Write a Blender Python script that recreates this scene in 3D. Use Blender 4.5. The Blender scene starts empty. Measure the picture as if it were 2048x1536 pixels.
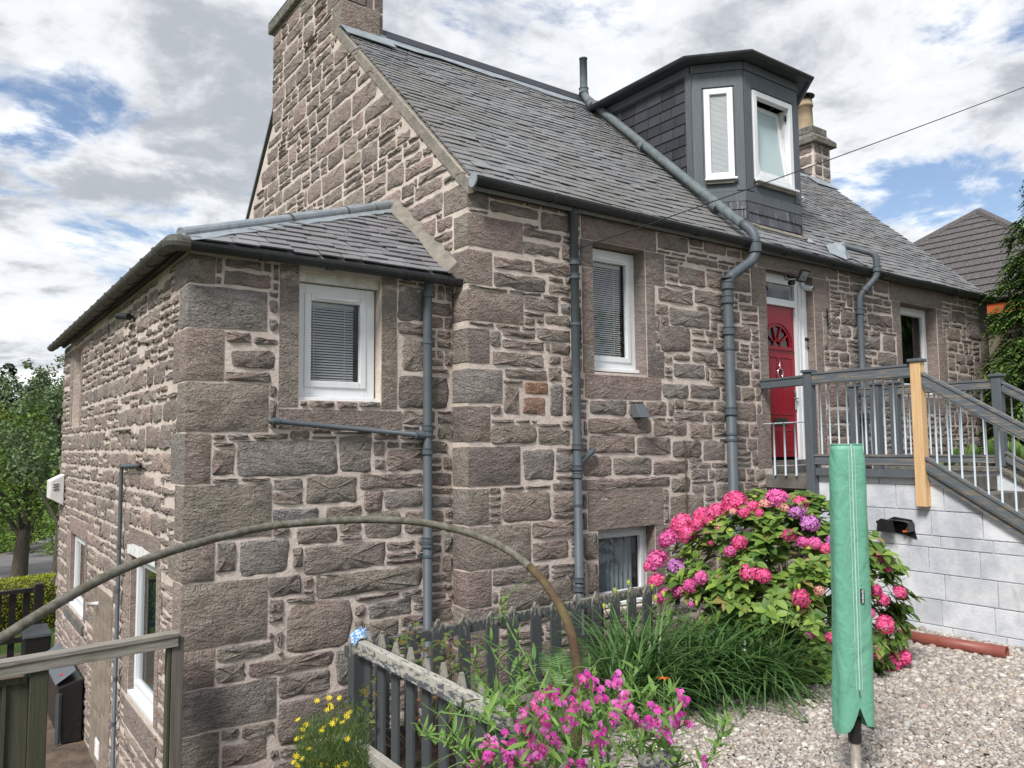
import bpy, math, random
import numpy as np
from mathutils import Vector, Matrix, noise as mnoise

S = bpy.context.scene
COL = S.collection
R = random.Random(7)

# ------------------------------------------------------------------ camera
YAW, PIT, ROL = math.radians(35.903), math.radians(4.476), math.radians(-0.496)
FPX = 1586.0
_f = Vector((math.sin(YAW)*math.cos(PIT), math.cos(YAW)*math.cos(PIT), math.sin(PIT)))
_r = Vector((math.cos(YAW), -math.sin(YAW), 0)); _u = _r.cross(_f)
RR = _r*math.cos(ROL) + _u*math.sin(ROL); UU = -_r*math.sin(ROL) + _u*math.cos(ROL); FF = _f
camd = bpy.data.cameras.new('camera'); cam = bpy.data.objects.new('camera', camd); COL.objects.link(cam)
camd.sensor_width = 36; camd.lens = 36*FPX/2048; camd.clip_end = 4000; camd.clip_start = 0.05
cam.matrix_world = Matrix(((RR.x, UU.x, -FF.x, 0), (RR.y, UU.y, -FF.y, 0), (RR.z, UU.z, -FF.z, 0), (0, 0, 0, 1)))
S.camera = cam
S.render.resolution_x = 1024; S.render.resolution_y = 768

# ------------------------------------------------------------------ world + sun
SUN_EL, SUN_AZ = math.radians(48), math.radians(-118)      # azimuth from +Y towards +X
W = bpy.data.worlds.new('World'); S.world = W; W.use_nodes = True
def build_world():
    nt = W.node_tree; n = nt.nodes; l = nt.links; n.clear()
    out = n.new('ShaderNodeOutputWorld'); bg = n.new('ShaderNodeBackground'); l.new(bg.outputs[0], out.inputs[0])
    sky = n.new('ShaderNodeTexSky'); sky.sky_type = 'NISHITA'; sky.sun_disc = False
    sky.sun_elevation = SUN_EL; sky.sun_rotation = SUN_AZ; sky.air_density = 1.1; sky.dust_density = 0.6
    tc = n.new('ShaderNodeTexCoord'); sep = n.new('ShaderNodeSeparateXYZ'); l.new(tc.outputs['Generated'], sep.inputs[0])
    def m(op, a, b=None, c=None, clamp=False):
        k = n.new('ShaderNodeMath'); k.operation = op; k.use_clamp = clamp
        for i, v in enumerate((a, b, c)):
            if v is None: continue
            if isinstance(v, (int, float)): k.inputs[i].default_value = v
            else: l.new(v, k.inputs[i])
        return k.outputs[0]
    zz = m('ADD', m('MAXIMUM', sep.outputs[2], 0.0), 0.16)
    cx = m('DIVIDE', sep.outputs[0], zz); cy = m('DIVIDE', sep.outputs[1], zz)
    cb = n.new('ShaderNodeCombineXYZ'); l.new(cx, cb.inputs[0]); l.new(cy, cb.inputs[1])
    def ns(scale, detail, rough, off, dist=0.0):
        mp = n.new('ShaderNodeMapping'); l.new(cb.outputs[0], mp.inputs[0])
        mp.inputs['Location'].default_value = off
        k = n.new('ShaderNodeTexNoise'); k.inputs['Scale'].default_value = scale; k.inputs['Detail'].default_value = detail
        k.inputs['Roughness'].default_value = rough; k.inputs['Distortion'].default_value = dist
        l.new(mp.outputs[0], k.inputs['Vector']); return k.outputs['Fac']
    big = ns(0.55, 3, 0.5, (3.1, 1.7, 0)); fine = ns(2.6, 12, 0.62, (0.4, 8.2, 2), 0.25)
    cov = m('ADD', m('MULTIPLY', big, 0.55), m('MULTIPLY', fine, 1.15))
    def ramp(fac, pts):
        k = n.new('ShaderNodeValToRGB'); e = k.color_ramp.elements
        while len(e) < len(pts): e.new(0.5)
        for el, (p, c) in zip(e, pts): el.position = p; el.color = (c[0], c[1], c[2], 1)
        k.color_ramp.interpolation = 'EASE'
        l.new(fac, k.inputs[0]); return k.outputs[0]
    mask = ramp(cov, [(0.69, (0, 0, 0)), (0.85, (1, 1, 1))])
    # thickness of the cloud decides white edge / grey body
    body = m('ADD', m('MULTIPLY', ns(0.9, 4, 0.55, (11.3, 4.4, 1)), 0.62), m('MULTIPLY', ns(3.0, 11, 0.62, (5, 2, 7), 0.3), 0.62))
    ccol = ramp(m('ADD', m('MULTIPLY', body, 0.75), m('MULTIPLY', cov, 0.28)), [(0.585, (0.88, 0.88, 0.88)), (0.68, (0.54, 0.555, 0.575)), (0.79, (0.29, 0.31, 0.34))])
    vm = n.new('ShaderNodeMix'); vm.data_type = 'RGBA'; vm.blend_type = 'MULTIPLY'; vm.inputs[0].default_value = 1
    l.new(sky.outputs[0], vm.inputs[6]); vm.inputs[7].default_value = (0.085, 0.083, 0.086, 1)
    mx = n.new('ShaderNodeMix'); mx.data_type = 'RGBA'; l.new(mask, mx.inputs[0]); l.new(vm.outputs[2], mx.inputs[6]); l.new(ccol, mx.inputs[7])
    l.new(mx.outputs[2], bg.inputs[0]); bg.inputs[1].default_value = 1.0
build_world()
sd = bpy.data.lights.new('sun', 'SUN'); sd.energy = 2.7; sd.angle = math.radians(15); sd.color = (1.0, 0.975, 0.94)
sun = bpy.data.objects.new('sun', sd); COL.objects.link(sun)
_sd = Vector((math.sin(SUN_AZ)*math.cos(SUN_EL), math.cos(SUN_AZ)*math.cos(SUN_EL), math.sin(SUN_EL)))
sun.rotation_euler = (-_sd).to_track_quat('-Z', 'Y').to_euler(); sun.location = _sd*50
S.view_settings.view_transform = 'Standard'; S.view_settings.look = 'None'; S.view_settings.gamma = 1
S.view_settings.use_curve_mapping = False; S.view_settings.exposure = 0.80

# ------------------------------------------------------------------ helpers
def ray(x, y): return RR*((x-1024)/FPX) - UU*((y-768)/FPX) + FF
def aX(x, y, c): d = ray(x, y); return d*(c/d.x)
def aY(x, y, c): d = ray(x, y); return d*(c/d.y)
def aZ(x, y, c): d = ray(x, y); return d*(c/d.z)
def aD(x, y, c): return ray(x, y)*c
def proj(p):
    p = Vector(p); d = p.dot(FF)
    if d < 0.05: return None
    return (1024+FPX*p.dot(RR)/d, 768-FPX*p.dot(UU)/d, d)

def empty(name, loc, label=None, cat=None, group=None):
    o = bpy.data.objects.new(name, None); COL.objects.link(o); o.location = loc; o.empty_display_size = 0.1
    if label: o['label'] = label
    if cat: o['category'] = cat
    if group: o['group'] = group
    return o
def tag(o, label=None, cat=None, group=None, kind=None):
    if label: o['label'] = label
    if cat: o['category'] = cat
    if group: o['group'] = group
    if kind: o['kind'] = kind
    return o
def wloc(o):
    v = Vector(o.location)
    while o.parent: o = o.parent; v += Vector(o.location)
    return v
def link(o, parent, world):
    COL.objects.link(o)
    if parent is not None: o.parent = parent; o.location = Vector(world) - wloc(parent)
    else: o.location = world
    return o

class MB:
    def __init__(s): s.v = []; s.f = []
    def add(s, vs, fs):
        b = len(s.v); s.v += [tuple(p) for p in vs]; s.f += [tuple(b+i for i in f) for f in fs]; return s
    def box(s, a, b):
        x0, x1 = sorted((a[0], b[0])); y0, y1 = sorted((a[1], b[1])); z0, z1 = sorted((a[2], b[2]))
        return s.add([(x0,y0,z0),(x1,y0,z0),(x1,y1,z0),(x0,y1,z0),(x0,y0,z1),(x1,y0,z1),(x1,y1,z1),(x0,y1,z1)],
                     [(0,3,2,1),(4,5,6,7),(0,1,5,4),(1,2,6,5),(2,3,7,6),(3,0,4,7)])
    def hexa(s, p): return s.add(p, [(0,3,2,1),(4,5,6,7),(0,1,5,4),(1,2,6,5),(2,3,7,6),(3,0,4,7)])
    def prism(s, pts, off):
        off = Vector(off); n = len(pts); a = [Vector(p) for p in pts]; b = [p+off for p in a]
        nn = Vector((0,0,0))
        for i in range(n): nn += a[i].cross(a[(i+1) % n])
        fs = [tuple(range(n))[::-1], tuple(range(n, 2*n))] + [(i, (i+1) % n, n+(i+1) % n, n+i) for i in range(n)]
        if nn.dot(off) < 0: fs = [f[::-1] for f in fs]
        return s.add(a+b, fs)
    def bar(s, p0, p1, w, h, up=(0,0,1)):
        p0 = Vector(p0); p1 = Vector(p1); d = (p1-p0).normalized(); up = Vector(up)
        sd_ = d.cross(up).normalized(); u2 = sd_.cross(d)
        a, b = sd_*w/2, u2*h/2
        return s.hexa([p0-a-b, p0+a-b, p1+a-b, p1-a-b, p0-a+b, p0+a+b, p1+a+b, p1-a+b])
    def tube(s, path, r, n=10, cap=True, closed=False):
        P = [Vector(p) for p in path]; m = len(P); rs = r if isinstance(r, (list, tuple)) else [r]*m
        vs = []; prev = None
        for i, p in enumerate(P):
            if closed: t = (P[(i+1) % m]-P[i-1])
            else: t = (P[min(i+1, m-1)]-P[max(i-1, 0)])
            t.normalize()
            if prev is None:
                a = t.cross(Vector((0,0,1)))
                if a.length < 0.1: a = t.cross(Vector((0,1,0)))
            else: a = prev - t*prev.dot(t)
            a.normalize(); prev = a; b = t.cross(a)
            for k in range(n):
                q = 2*math.pi*k/n; vs.append(p + a*math.cos(q)*rs[i] + b*math.sin(q)*rs[i])
        fs = []
        for i in range(m if closed else m-1):
            j = (i+1) % m
            for k in range(n):
                k2 = (k+1) % n; fs.append((i*n+k, j*n+k, j*n+k2, i*n+k2)[::-1])
        if cap and not closed: fs += [tuple(range(n)), tuple(range((m-1)*n, m*n))[::-1]]
        return s.add(vs, [f[::-1] for f in fs])
    def build(s, name, mat, parent=None, smooth=False, bevel=0, origin=None):
        if not s.v: return None
        xs = np.array(s.v, dtype=float)
        if origin is None:
            lo = xs.min(0); hi = xs.max(0); origin = ((lo[0]+hi[0])/2, (lo[1]+hi[1])/2, lo[2])
        origin = Vector(origin); xs = xs-np.array(origin)
        me = bpy.data.meshes.new(name); me.from_pydata([tuple(p) for p in xs], [], s.f); me.update()
        if mat: me.materials.append(mat)
        if smooth: me.shade_smooth()
        o = bpy.data.objects.new(name, me)
        if bevel:
            b = o.modifiers.new('bevel', 'BEVEL'); b.width = bevel; b.segments = 2; b.limit_method = 'ANGLE'
        return link(o, parent, origin)

def np_mesh(name, V, F, mat, parent=None, smooth=False, origin=(0,0,0), mats=None, midx=None):
    V = np.asarray(V, dtype=np.float32) - np.array(origin, dtype=np.float32); F = np.asarray(F, dtype=np.int32)
    k = F.shape[1]; me = bpy.data.meshes.new(name)
    me.vertices.add(len(V)); me.vertices.foreach_set('co', V.ravel())
    me.loops.add(F.size); me.loops.foreach_set('vertex_index', F.ravel())
    me.polygons.add(len(F)); me.polygons.foreach_set('loop_start', np.arange(0, F.size, k, dtype=np.int32))
    me.polygons.foreach_set('loop_total', np.full(len(F), k, dtype=np.int32))
    for mm in (mats or [mat]): me.materials.append(mm)
    if midx is not None: me.polygons.foreach_set('material_index', np.asarray(midx, dtype=np.int32))
    me.update(calc_edges=True)
    if smooth: me.shade_smooth()
    o = bpy.data.objects.new(name, me); return link(o, parent, origin)

def scatter(T, F, mats4):
    """T template verts (n,3); F faces; mats4 (m,3,4) transforms -> V,F joined."""
    T = np.asarray(T, float); F = np.asarray(F, int); M = np.asarray(mats4, float)
    V = np.einsum('mij,nj->mni', M[:, :, :3], T) + M[:, None, :, 3]
    FF_ = F[None] + (np.arange(len(M))*len(T))[:, None, None]
    return V.reshape(-1, 3), FF_.reshape(-1, F.shape[1])

# ------------------------------------------------------------------ materials
def new_mat(name):
    m = bpy.data.materials.new(name); m.use_nodes = True; nt = m.node_tree
    b = nt.nodes['Principled BSDF']; return m, nt.nodes, nt.links, b
class NB:
    def __init__(s, nt_nodes, links): s.n = nt_nodes; s.l = links
    def val(s, sock, v):
        if hasattr(v, 'links') or hasattr(v, 'is_linked'): s.l.new(v, sock)
        elif isinstance(v, (tuple, list)): sock.default_value = tuple(v)+((1,) if len(v) == 3 and len(sock.default_value) == 4 else ())
        else: sock.default_value = v
    def m(s, op, a, b=0.0, clamp=False):
        k = s.n.new('ShaderNodeMath'); k.operation = op; k.use_clamp = clamp; s.val(k.inputs[0], a); s.val(k.inputs[1], b); return k.outputs[0]
    def noise(s, scale, detail=4, rough=0.55, vec=None, dist=0.0):
        k = s.n.new('ShaderNodeTexNoise'); k.inputs['Scale'].default_value = scale; k.inputs['Detail'].default_value = detail
        k.inputs['Roughness'].default_value = rough; k.inputs['Distortion'].default_value = dist
        s.l.new(vec if vec else s.pos(), k.inputs['Vector']); return k.outputs['Fac']
    def vor(s, scale, feature='F1', vec=None, rnd=1.0):
        k = s.n.new('ShaderNodeTexVoronoi'); k.feature = feature; k.inputs['Scale'].default_value = scale; k.inputs['Randomness'].default_value = rnd
        s.l.new(vec if vec else s.pos(), k.inputs['Vector']); return k
    def pos(s):
        if not hasattr(s, '_p'): s._p = s.n.new('ShaderNodeNewGeometry'); 
        return s._p.outputs['Position']
    def island(s):
        s.pos(); return s._p.outputs['Random Per Island']
    def obj(s):
        if not hasattr(s, '_o'): s._o = s.n.new('ShaderNodeObjectInfo')
        return s._o.outputs['Random']
    def rnd(s): return s.m('FRACT', s.m('ADD', s.island(), s.m('MULTIPLY', s.obj(), 3.71)))
    def stretch(s, sc, rot=(0,0,0)):
        k = s.n.new('ShaderNodeMapping'); s.l.new(s.pos(), k.inputs[0]); k.inputs['Scale'].default_value = sc; k.inputs['Rotation'].default_value = rot; return k.outputs[0]
    def ramp(s, fac, pts, interp='LINEAR'):
        k = s.n.new('ShaderNodeValToRGB'); e = k.color_ramp.elements; k.color_ramp.interpolation = interp
        while len(e) < len(pts): e.new(0.5)
        for el, (p, c) in zip(e, pts):
            el.position = p; c = (c, c, c) if isinstance(c, (int, float)) else c; el.color = (c[0], c[1], c[2], 1)
        s.l.new(fac, k.inputs[0]); return k.outputs[0]
    def mix(s, fac, a, b, mode='MIX'):
        k = s.n.new('ShaderNodeMix'); k.data_type = 'RGBA'; k.blend_type = mode
        s.val(k.inputs[0], fac); s.val(k.inputs[6], a); s.val(k.inputs[7], b); return k.outputs[2]
    def bump(s, h, strength, dist, b, prev=None):
        k = s.n.new('ShaderNodeBump'); k.inputs['Strength'].default_value = strength; k.inputs['Distance'].default_value = dist
        s.l.new(h, k.inputs['Height'])
        if prev: s.l.new(prev, k.inputs['Normal'])
        if b: s.l.new(k.outputs[0], b.inputs['Normal'])
        return k.outputs[0]

def stone_mat(name, cols, gain=1.0, rough=0.9, pit=1.0, lich=0.25):
    m, n, l, b = new_mat(name); q = NB(n, l)
    r = q.rnd(); k = len(cols)
    base = q.ramp(r, [(i/k, tuple(v*gain for v in c)) for i, c in enumerate(cols)], 'CONSTANT')
    mott = q.noise(7, 5, 0.6); base = q.mix(q.m('MULTIPLY', mott, 0.75), base, tuple(v*gain for v in (0.145, 0.125, 0.115)))
    tint = q.noise(3.1, 3, 0.6); base = q.mix(q.ramp(tint, [(0.5, 0), (0.74, 0.32)]), base, tuple(v*gain for v in (0.215, 0.195, 0.15)))
    fine = q.noise(55, 6, 0.7); base = q.mix(1.0, base, q.ramp(fine, [(0.25, 0.55), (0.5, 1.0), (0.78, 1.35)]), 'MULTIPLY')
    pits = q.vor(42).outputs['Distance']; lay = q.noise(9, 8, 0.65, q.stretch((1, 1, 2.6)), 0.6)
    base = q.mix(1.0, base, q.ramp(lay, [(0.3, 0.72), (0.55, 1.05)]), 'MULTIPLY')
    lm = q.m('MULTIPLY', q.ramp(q.vor(17).outputs['Distance'], [(0.13, 1), (0.2, 0)]), q.ramp(q.noise(2.3, 3), [(0.5, 0), (0.62, 1)]))
    base = q.mix(q.m('MULTIPLY', lm, lich), base, (0.5, 0.5, 0.46))
    l.new(base, b.inputs['Base Color']); b.inputs['Roughness'].default_value = rough
    b.inputs['Specular IOR Level'].default_value = 0.25
    h = q.m('ADD', q.m('MULTIPLY', lay, 1.0), q.m('MULTIPLY', q.m('MINIMUM', pits, 0.5), 0.55*pit)); h = q.m('ADD', h, q.m('MULTIPLY', fine, 0.3)); rid = q.noise(6.5, 7, 0.62, q.stretch((1, 1, 1.9), (0.3, 0.2, 0.4)), 0.7); h = q.m('ADD', h, q.m('MULTIPLY', q.m('ABSOLUTE', q.m('SUBTRACT', rid, 0.5)), 1.7*pit)); crk = q.noise(3.2, 5, 0.6, q.stretch((1, 1, 2.2), (0.5, 0.1, 0.2)), 0.5); h = q.m('ADD', h, q.m('MULTIPLY', q.ramp(q.m('ABSOLUTE', q.m('SUBTRACT', crk, 0.5)), [(0.0, 0), (0.022, 1)]), 0.35*pit))
    q.bump(h, 0.85, 0.028, b); return m
SC = [(0.175,0.133,0.114),(0.152,0.121,0.104),(0.195,0.150,0.128),(0.158,0.132,0.115),(0.178,0.149,0.123),(0.122,0.097,0.086),(0.186,0.136,0.121),(0.15,0.132,0.106),(0.155,0.114,0.10),(0.145,0.130,0.119),(0.10,0.083,0.074)]
M = {}
M['stone'] = stone_mat('red_brown_sandstone', SC, 1.6)
M['stone_grey'] = stone_mat('grey_sandstone', [(0.158,0.145,0.137),(0.142,0.136,0.134),(0.175,0.160,0.148)], 1.6, lich=0.3)
M['stone_orange'] = stone_mat('orange_sandstone', [(0.36,0.19,0.115),(0.33,0.18,0.125)], 1.15)
M['stone_dressed'] = stone_mat('dressed_sandstone', [(0.165,0.125,0.112),(0.15,0.125,0.112),(0.175,0.135,0.115)], 1.55, pit=0.35, lich=0.1)
M['stone_gable'] = stone_mat('gable_sandstone', [(0.22,0.17,0.145),(0.24,0.19,0.155),(0.19,0.15,0.13),(0.21,0.18,0.15),(0.26,0.19,0.16),(0.17,0.135,0.12)], 1.5, pit=0.8)

def mk(name, c1, c2=None, scale=8, rough=0.7, bs=40, bstr=0.2, bdist=0.005, metal=0.0, rnd=0.0, stretch=None, spec=0.4, fade=(0.35, 0.65), detail=5, dirt=0.0, dcol=(0.05, 0.045, 0.035)):
    m, n, l, b = new_mat(name); q = NB(n, l); c2 = c2 or c1
    vec = q.stretch(stretch) if stretch else None
    col = q.mix(q.ramp(q.noise(scale, detail, 0.6, vec), [(fade[0], 0), (fade[1], 1)]), c1, c2)
    if dirt: col = q.mix(q.m('MULTIPLY', q.ramp(q.m('ADD', q.m('MULTIPLY', q.noise(5, 6, 0.65, q.stretch((3, 3, 0.5))), 0.6), q.m('MULTIPLY', q.noise(19, 5, 0.7), 0.4)), [(0.5, 0), (0.66, 1)]), dirt), col, dcol)
    if rnd: col = q.mix(1.0, col, q.ramp(q.rnd(), [(0, 1-rnd), (1, 1+rnd)]), 'MULTIPLY')
    l.new(col, b.inputs['Base Color']); b.inputs['Roughness'].default_value = rough; b.inputs['Metallic'].default_value = metal
    b.inputs['Specular IOR Level'].default_value = spec
    if bstr: q.bump(q.noise(bs, 6, 0.65, q.stretch(stretch) if stretch else None), bstr, bdist, b)
    return m
M['mortar'] = mk('lime_mortar', (0.66,0.565,0.505), (0.50,0.425,0.375), 5, 0.95, 28, 0.7, 0.014, spec=0.1)
M['mortar_gable'] = mk('sunlit_gable_mortar', (0.62,0.535,0.47), (0.48,0.41,0.355), 6, 0.95, 26, 0.8, 0.016, spec=0.1)  # warmth of the sunlit gable is put into the mortar colour
M['cement'] = mk('cement_fillet', (0.27,0.24,0.20), (0.17,0.16,0.14), 9, 0.95, 30, 0.7, 0.015, spec=0.1)
M['cope'] = mk('lichened_cope_stone', (0.10,0.095,0.08), (0.22,0.21,0.18), 16, 0.95, 40, 0.8, 0.02, spec=0.1)
M['concrete'] = mk('stained_concrete', (0.09,0.085,0.075), (0.16,0.15,0.13), 6, 0.9, 40, 0.4, 0.006)
M['upvc'] = mk('white_upvc', (0.74,0.755,0.77), (0.68,0.695,0.71), 3, 0.35, 5, 0, 0, dirt=0.12, dcol=(0.3, 0.28, 0.23))
M['upvc_dirty'] = mk('grimy_white_upvc', (0.72,0.71,0.68), (0.5,0.48,0.44), 12, 0.5, 5, 0, 0)
M['black'] = mk('black_plastic', (0.012,0.012,0.013), (0.02,0.02,0.02), 20, 0.35, 60, 0.1, 0.002)
M['pipe'] = mk('grey_painted_pipe', (0.085,0.102,0.116), (0.07,0.085,0.098), 5, 0.55, 60, 0.1, 0.002, rnd=0.08, dirt=0.35)
M['pipe_pale'] = mk('weathered_grey_pipe', (0.15,0.178,0.182), (0.10,0.12,0.13), 9, 0.7, 60, 0.15, 0.002, rnd=0.06, dirt=0.45)
M['gutter'] = mk('dark_grey_gutter', (0.022,0.025,0.028), (0.042,0.046,0.05), 4, 0.45, 40, 0.1, 0.003)
M['gutter_brown'] = mk('weathered_cast_gutter', (0.10,0.092,0.08), (0.06,0.057,0.05), 7, 0.6, 40, 0.3, 0.004)
M['paint_grey'] = mk('grey_painted_timber', (0.098,0.112,0.126), (0.082,0.095,0.108), 6, 0.6, 30, 0.12, 0.003, stretch=(6,6,0.6), dirt=0.3, dcol=(0.16, 0.165, 0.16))
M['ridge'] = mk('dark_grey_membrane', (0.045,0.047,0.06), (0.06,0.062,0.075), 6, 0.55, 30, 0.1, 0.003)
M['lead'] = mk('lead_flashing', (0.24,0.275,0.30), (0.34,0.38,0.405), 7, 0.5, 18, 0.4, 0.01, metal=0.25, dirt=0.4, dcol=(0.2, 0.21, 0.2))
M['gate_wood'] = mk('mossy_green_timber', (0.075,0.07,0.045), (0.045,0.052,0.03), 5, 0.85, 30, 0.5, 0.006, stretch=(9,9,0.5), rnd=0.15)
M['rail_weather'] = mk('grey_weathered_rail', (0.30,0.28,0.24), (0.17,0.155,0.13), 7, 0.85, 30, 0.5, 0.006, stretch=(0.8,9,9))
M['post_grey'] = mk('grey_weathered_post', (0.16,0.14,0.12), (0.10,0.088,0.075), 5, 0.85, 30, 0.5, 0.006, stretch=(9,9,0.5))
M['new_wood'] = mk('new_pine', (0.68,0.46,0.25), (0.56,0.35,0.17), 6, 0.6, 30, 0.15, 0.002, stretch=(14,14,0.5))
M['baluster'] = mk('pale_grey_metal_baluster', (0.44,0.50,0.54), (0.36,0.41,0.44), 6, 0.45, 30, 0.05, 0.002)
M['gravel_base'] = mk('gravel_bed', (0.30,0.26,0.225), (0.18,0.155,0.135), 90, 0.95, 70, 0.9, 0.02, spec=0.1)
M['soil'] = mk('dark_soil', (0.06,0.045,0.033), (0.03,0.023,0.018), 14, 0.97, 30, 0.9, 0.03, spec=0.1)
M['path'] = mk('brown_yard_paving', (0.15,0.105,0.075), (0.07,0.052,0.04), 5, 0.9, 14, 0.9, 0.03)
M['grass'] = mk('rough_grass', (0.065,0.11,0.025), (0.035,0.065,0.018), 1.2, 0.95, 30, 0.9, 0.05, spec=0.1)
M['grass_bright'] = mk('sunny_grass', (0.16,0.25,0.04), (0.10,0.18,0.03), 1.5, 0.95, 30, 0.9, 0.05, spec=0.1)  # sunlit grass: the sunlight is put into a brighter green
M['road'] = mk('asphalt', (0.17,0.16,0.155), (0.13,0.125,0.12), 2, 0.9, 80, 0.4, 0.01)
M['roughcast'] = mk('roughcast_render', (0.30,0.25,0.19), (0.19,0.155,0.12), 60, 0.95, 70, 1.0, 0.03, spec=0.1)
M['orange'] = mk('orange_fascia_paint', (0.5,0.11,0.03), (0.42,0.09,0.03), 6, 0.5, 30, 0.05, 0.002)
M['tile_brown'] = mk('brown_concrete_tile', (0.082,0.075,0.073), (0.27,0.26,0.25), 34, 0.9, 60, 0.4, 0.006, fade=(0.55, 0.72))
M['red_door'] = mk('red_door_paint', (0.26,0.006,0.018), (0.235,0.006,0.016), 4, 0.32, 20, 0.02, 0.001)
M['chrome'] = mk('chrome', (0.7,0.7,0.7), None, 5, 0.15, 5, 0, 0, metal=1.0)
M['brass_dark'] = mk('dark_letterbox_metal', (0.06,0.065,0.05), None, 5, 0.35, 5, 0, 0, metal=0.7)
M['pot'] = mk('buff_clay_pot', (0.36,0.27,0.17), (0.25,0.19,0.13), 9, 0.85, 30, 0.2, 0.004)
M['rust'] = mk('rusty_mossy_iron', (0.085,0.045,0.03), (0.12,0.10,0.04), 9, 0.9, 60, 0.7, 0.006, fade=(0.4, 0.6))
M['iron'] = mk('galvanised_iron', (0.17,0.16,0.14), (0.085,0.078,0.05), 26, 0.8, 70, 0.7, 0.005)
M['clay_pipe'] = mk('red_brown_plastic_pipe', (0.21,0.055,0.042), (0.26,0.085,0.065), 5, 0.45, 30, 0.1, 0.002)
M['blind'] = mk('white_blind_slats', (0.56,0.57,0.57), (0.5,0.51,0.51), 5, 0.5, 5, 0, 0)
M['curtain'] = mk('pale_blue_curtain', (0.36,0.42,0.45), (0.28,0.33,0.36), 5, 0.9, 5, 0, 0)
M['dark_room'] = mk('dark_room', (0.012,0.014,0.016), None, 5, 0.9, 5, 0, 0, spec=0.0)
M['teal_room'] = mk('teal_curtain', (0.06,0.20,0.19), (0.03,0.08,0.085), 3, 0.8, 5, 0, 0)
M['white_paint'] = mk('white_metal_cabinet', (0.72,0.70,0.70), (0.6,0.58,0.58), 8, 0.5, 5, 0, 0)
M['rag'] = mk('blue_checked_rag', (0.08,0.2,0.42), (0.45,0.55,0.65), 60, 0.9, 40, 0.5, 0.006, fade=(0.45, 0.55))
M['plastic_red'] = mk('red_plastic', (0.5,0.03,0.02), None, 5, 0.4, 5, 0, 0)
M['orange_fitting'] = mk('orange_hose_fitting', (0.55,0.14,0.03), None, 5, 0.4, 5, 0, 0)
M['beige_brick'] = mk('beige_flush_brick', (0.27,0.225,0.18), (0.2,0.168,0.135), 9, 0.9, 50, 0.5, 0.006, rnd=0.12, spec=0.1)
M['white_patch'] = mk('white_limewash', (0.72,0.72,0.70), (0.5,0.47,0.44), 10, 0.9, 40, 0.6, 0.01)

def slate_mat(name, g, warm, rnd=0.3, streak=0.0):
    m, n, l, b = new_mat(name); q = NB(n, l)
    col = q.mix(q.rnd(), tuple(v*(1-rnd) for v in g), tuple(v*(1+rnd) for v in g))
    col = q.mix(q.ramp(q.noise(0.9, 3, 0.6), [(0.42, 0), (0.62, 0.8)]), col, warm, 'MIX')
    col = q.mix(q.ramp(q.noise(26, 6, 0.7), [(0.5, 0), (0.8, 0.4)]), col, tuple(v*1.5 for v in g))
    if streak: col = q.mix(q.m('MULTIPLY', q.ramp(q.noise(9, 5, 0.6, q.stretch((4, 4, 0.35))), [(0.55, 0), (0.72, 1)]), streak), col, (0.42, 0.43, 0.47))
    l.new(col, b.inputs['Base Color']); b.inputs['Roughness'].default_value = 0.8 if g[0] < 0.1 else 0.6; b.inputs['Specular IOR Level'].default_value = 0.15 if g[0] < 0.1 else 0.4
    q.bump(q.m('ADD', q.noise(30, 6, 0.65), q.m('MULTIPLY', q.noise(6, 3), 0.8)), 0.45, 0.008, b); return m
M['slate'] = slate_mat('weathered_roof_slate', (0.185,0.188,0.196), (0.165,0.158,0.145), 0.19)
M['slate_annex'] = slate_mat('grey_annex_slate', (0.19,0.186,0.195), (0.17,0.163,0.165), 0.18)
M['slate_dark'] = slate_mat('dark_dormer_slate', (0.045,0.047,0.055), (0.06,0.058,0.06), 0.35)
M['slate_streak'] = slate_mat('streaked_dormer_slate', (0.085,0.087,0.105), (0.095,0.095,0.11), 0.35, 0.55)

def glass_mat(name, tint=(0.93, 0.94, 0.94), refl=1.45, rough=0.01, wavy=0.0, milk=0.0):
    m = bpy.data.materials.new(name); m.use_nodes = True; n = m.node_tree.nodes; l = m.node_tree.links; n.clear(); q = NB(n, l)
    out = n.new('ShaderNodeOutputMaterial'); mx = n.new('ShaderNodeMixShader'); tr = n.new('ShaderNodeBsdfTransparent'); gl = n.new('ShaderNodeBsdfGlossy')
    tr.inputs[0].default_value = tint+(1,); gl.inputs['Roughness'].default_value = rough; gl.inputs[0].default_value = (1, 1, 1, 1)
    fr = n.new('ShaderNodeFresnel'); fr.inputs[0].default_value = refl
    gm = n.new('ShaderNodeNewGeometry'); l.new(q.m('MULTIPLY', q.m('MULTIPLY', fr.outputs[0], 1.25, True), q.m('SUBTRACT', 1.0, gm.outputs['Backfacing'])), mx.inputs[0]); l.new(tr.outputs[0], mx.inputs[1]); l.new(gl.outputs[0], mx.inputs[2])
    last = mx.outputs[0]
    if milk:
        d = n.new('ShaderNodeBsdfDiffuse'); d.inputs[0].default_value = (0.6, 0.72, 0.74, 1); m2 = n.new('ShaderNodeMixShader'); m2.inputs[0].default_value = milk
        l.new(last, m2.inputs[1]); l.new(d.outputs[0], m2.inputs[2]); last = m2.outputs[0]
    l.new(last, out.inputs[0])
    if wavy:
        k = n.new('ShaderNodeBump'); k.inputs['Strength'].default_value = wavy; k.inputs['Distance'].default_value = 0.02
        l.new(q.noise(18, 3, 0.5, q.stretch((3, 3, 1))), k.inputs['Height']); l.new(k.outputs[0], gl.inputs['Normal']); l.new(k.outputs[0], fr.inputs['Normal'])
    return m
M['glass'] = glass_mat('window_glass')
M['glass_obscure'] = glass_mat('obscure_glass', wavy=0.5, milk=0.55, rough=0.15)

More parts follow.
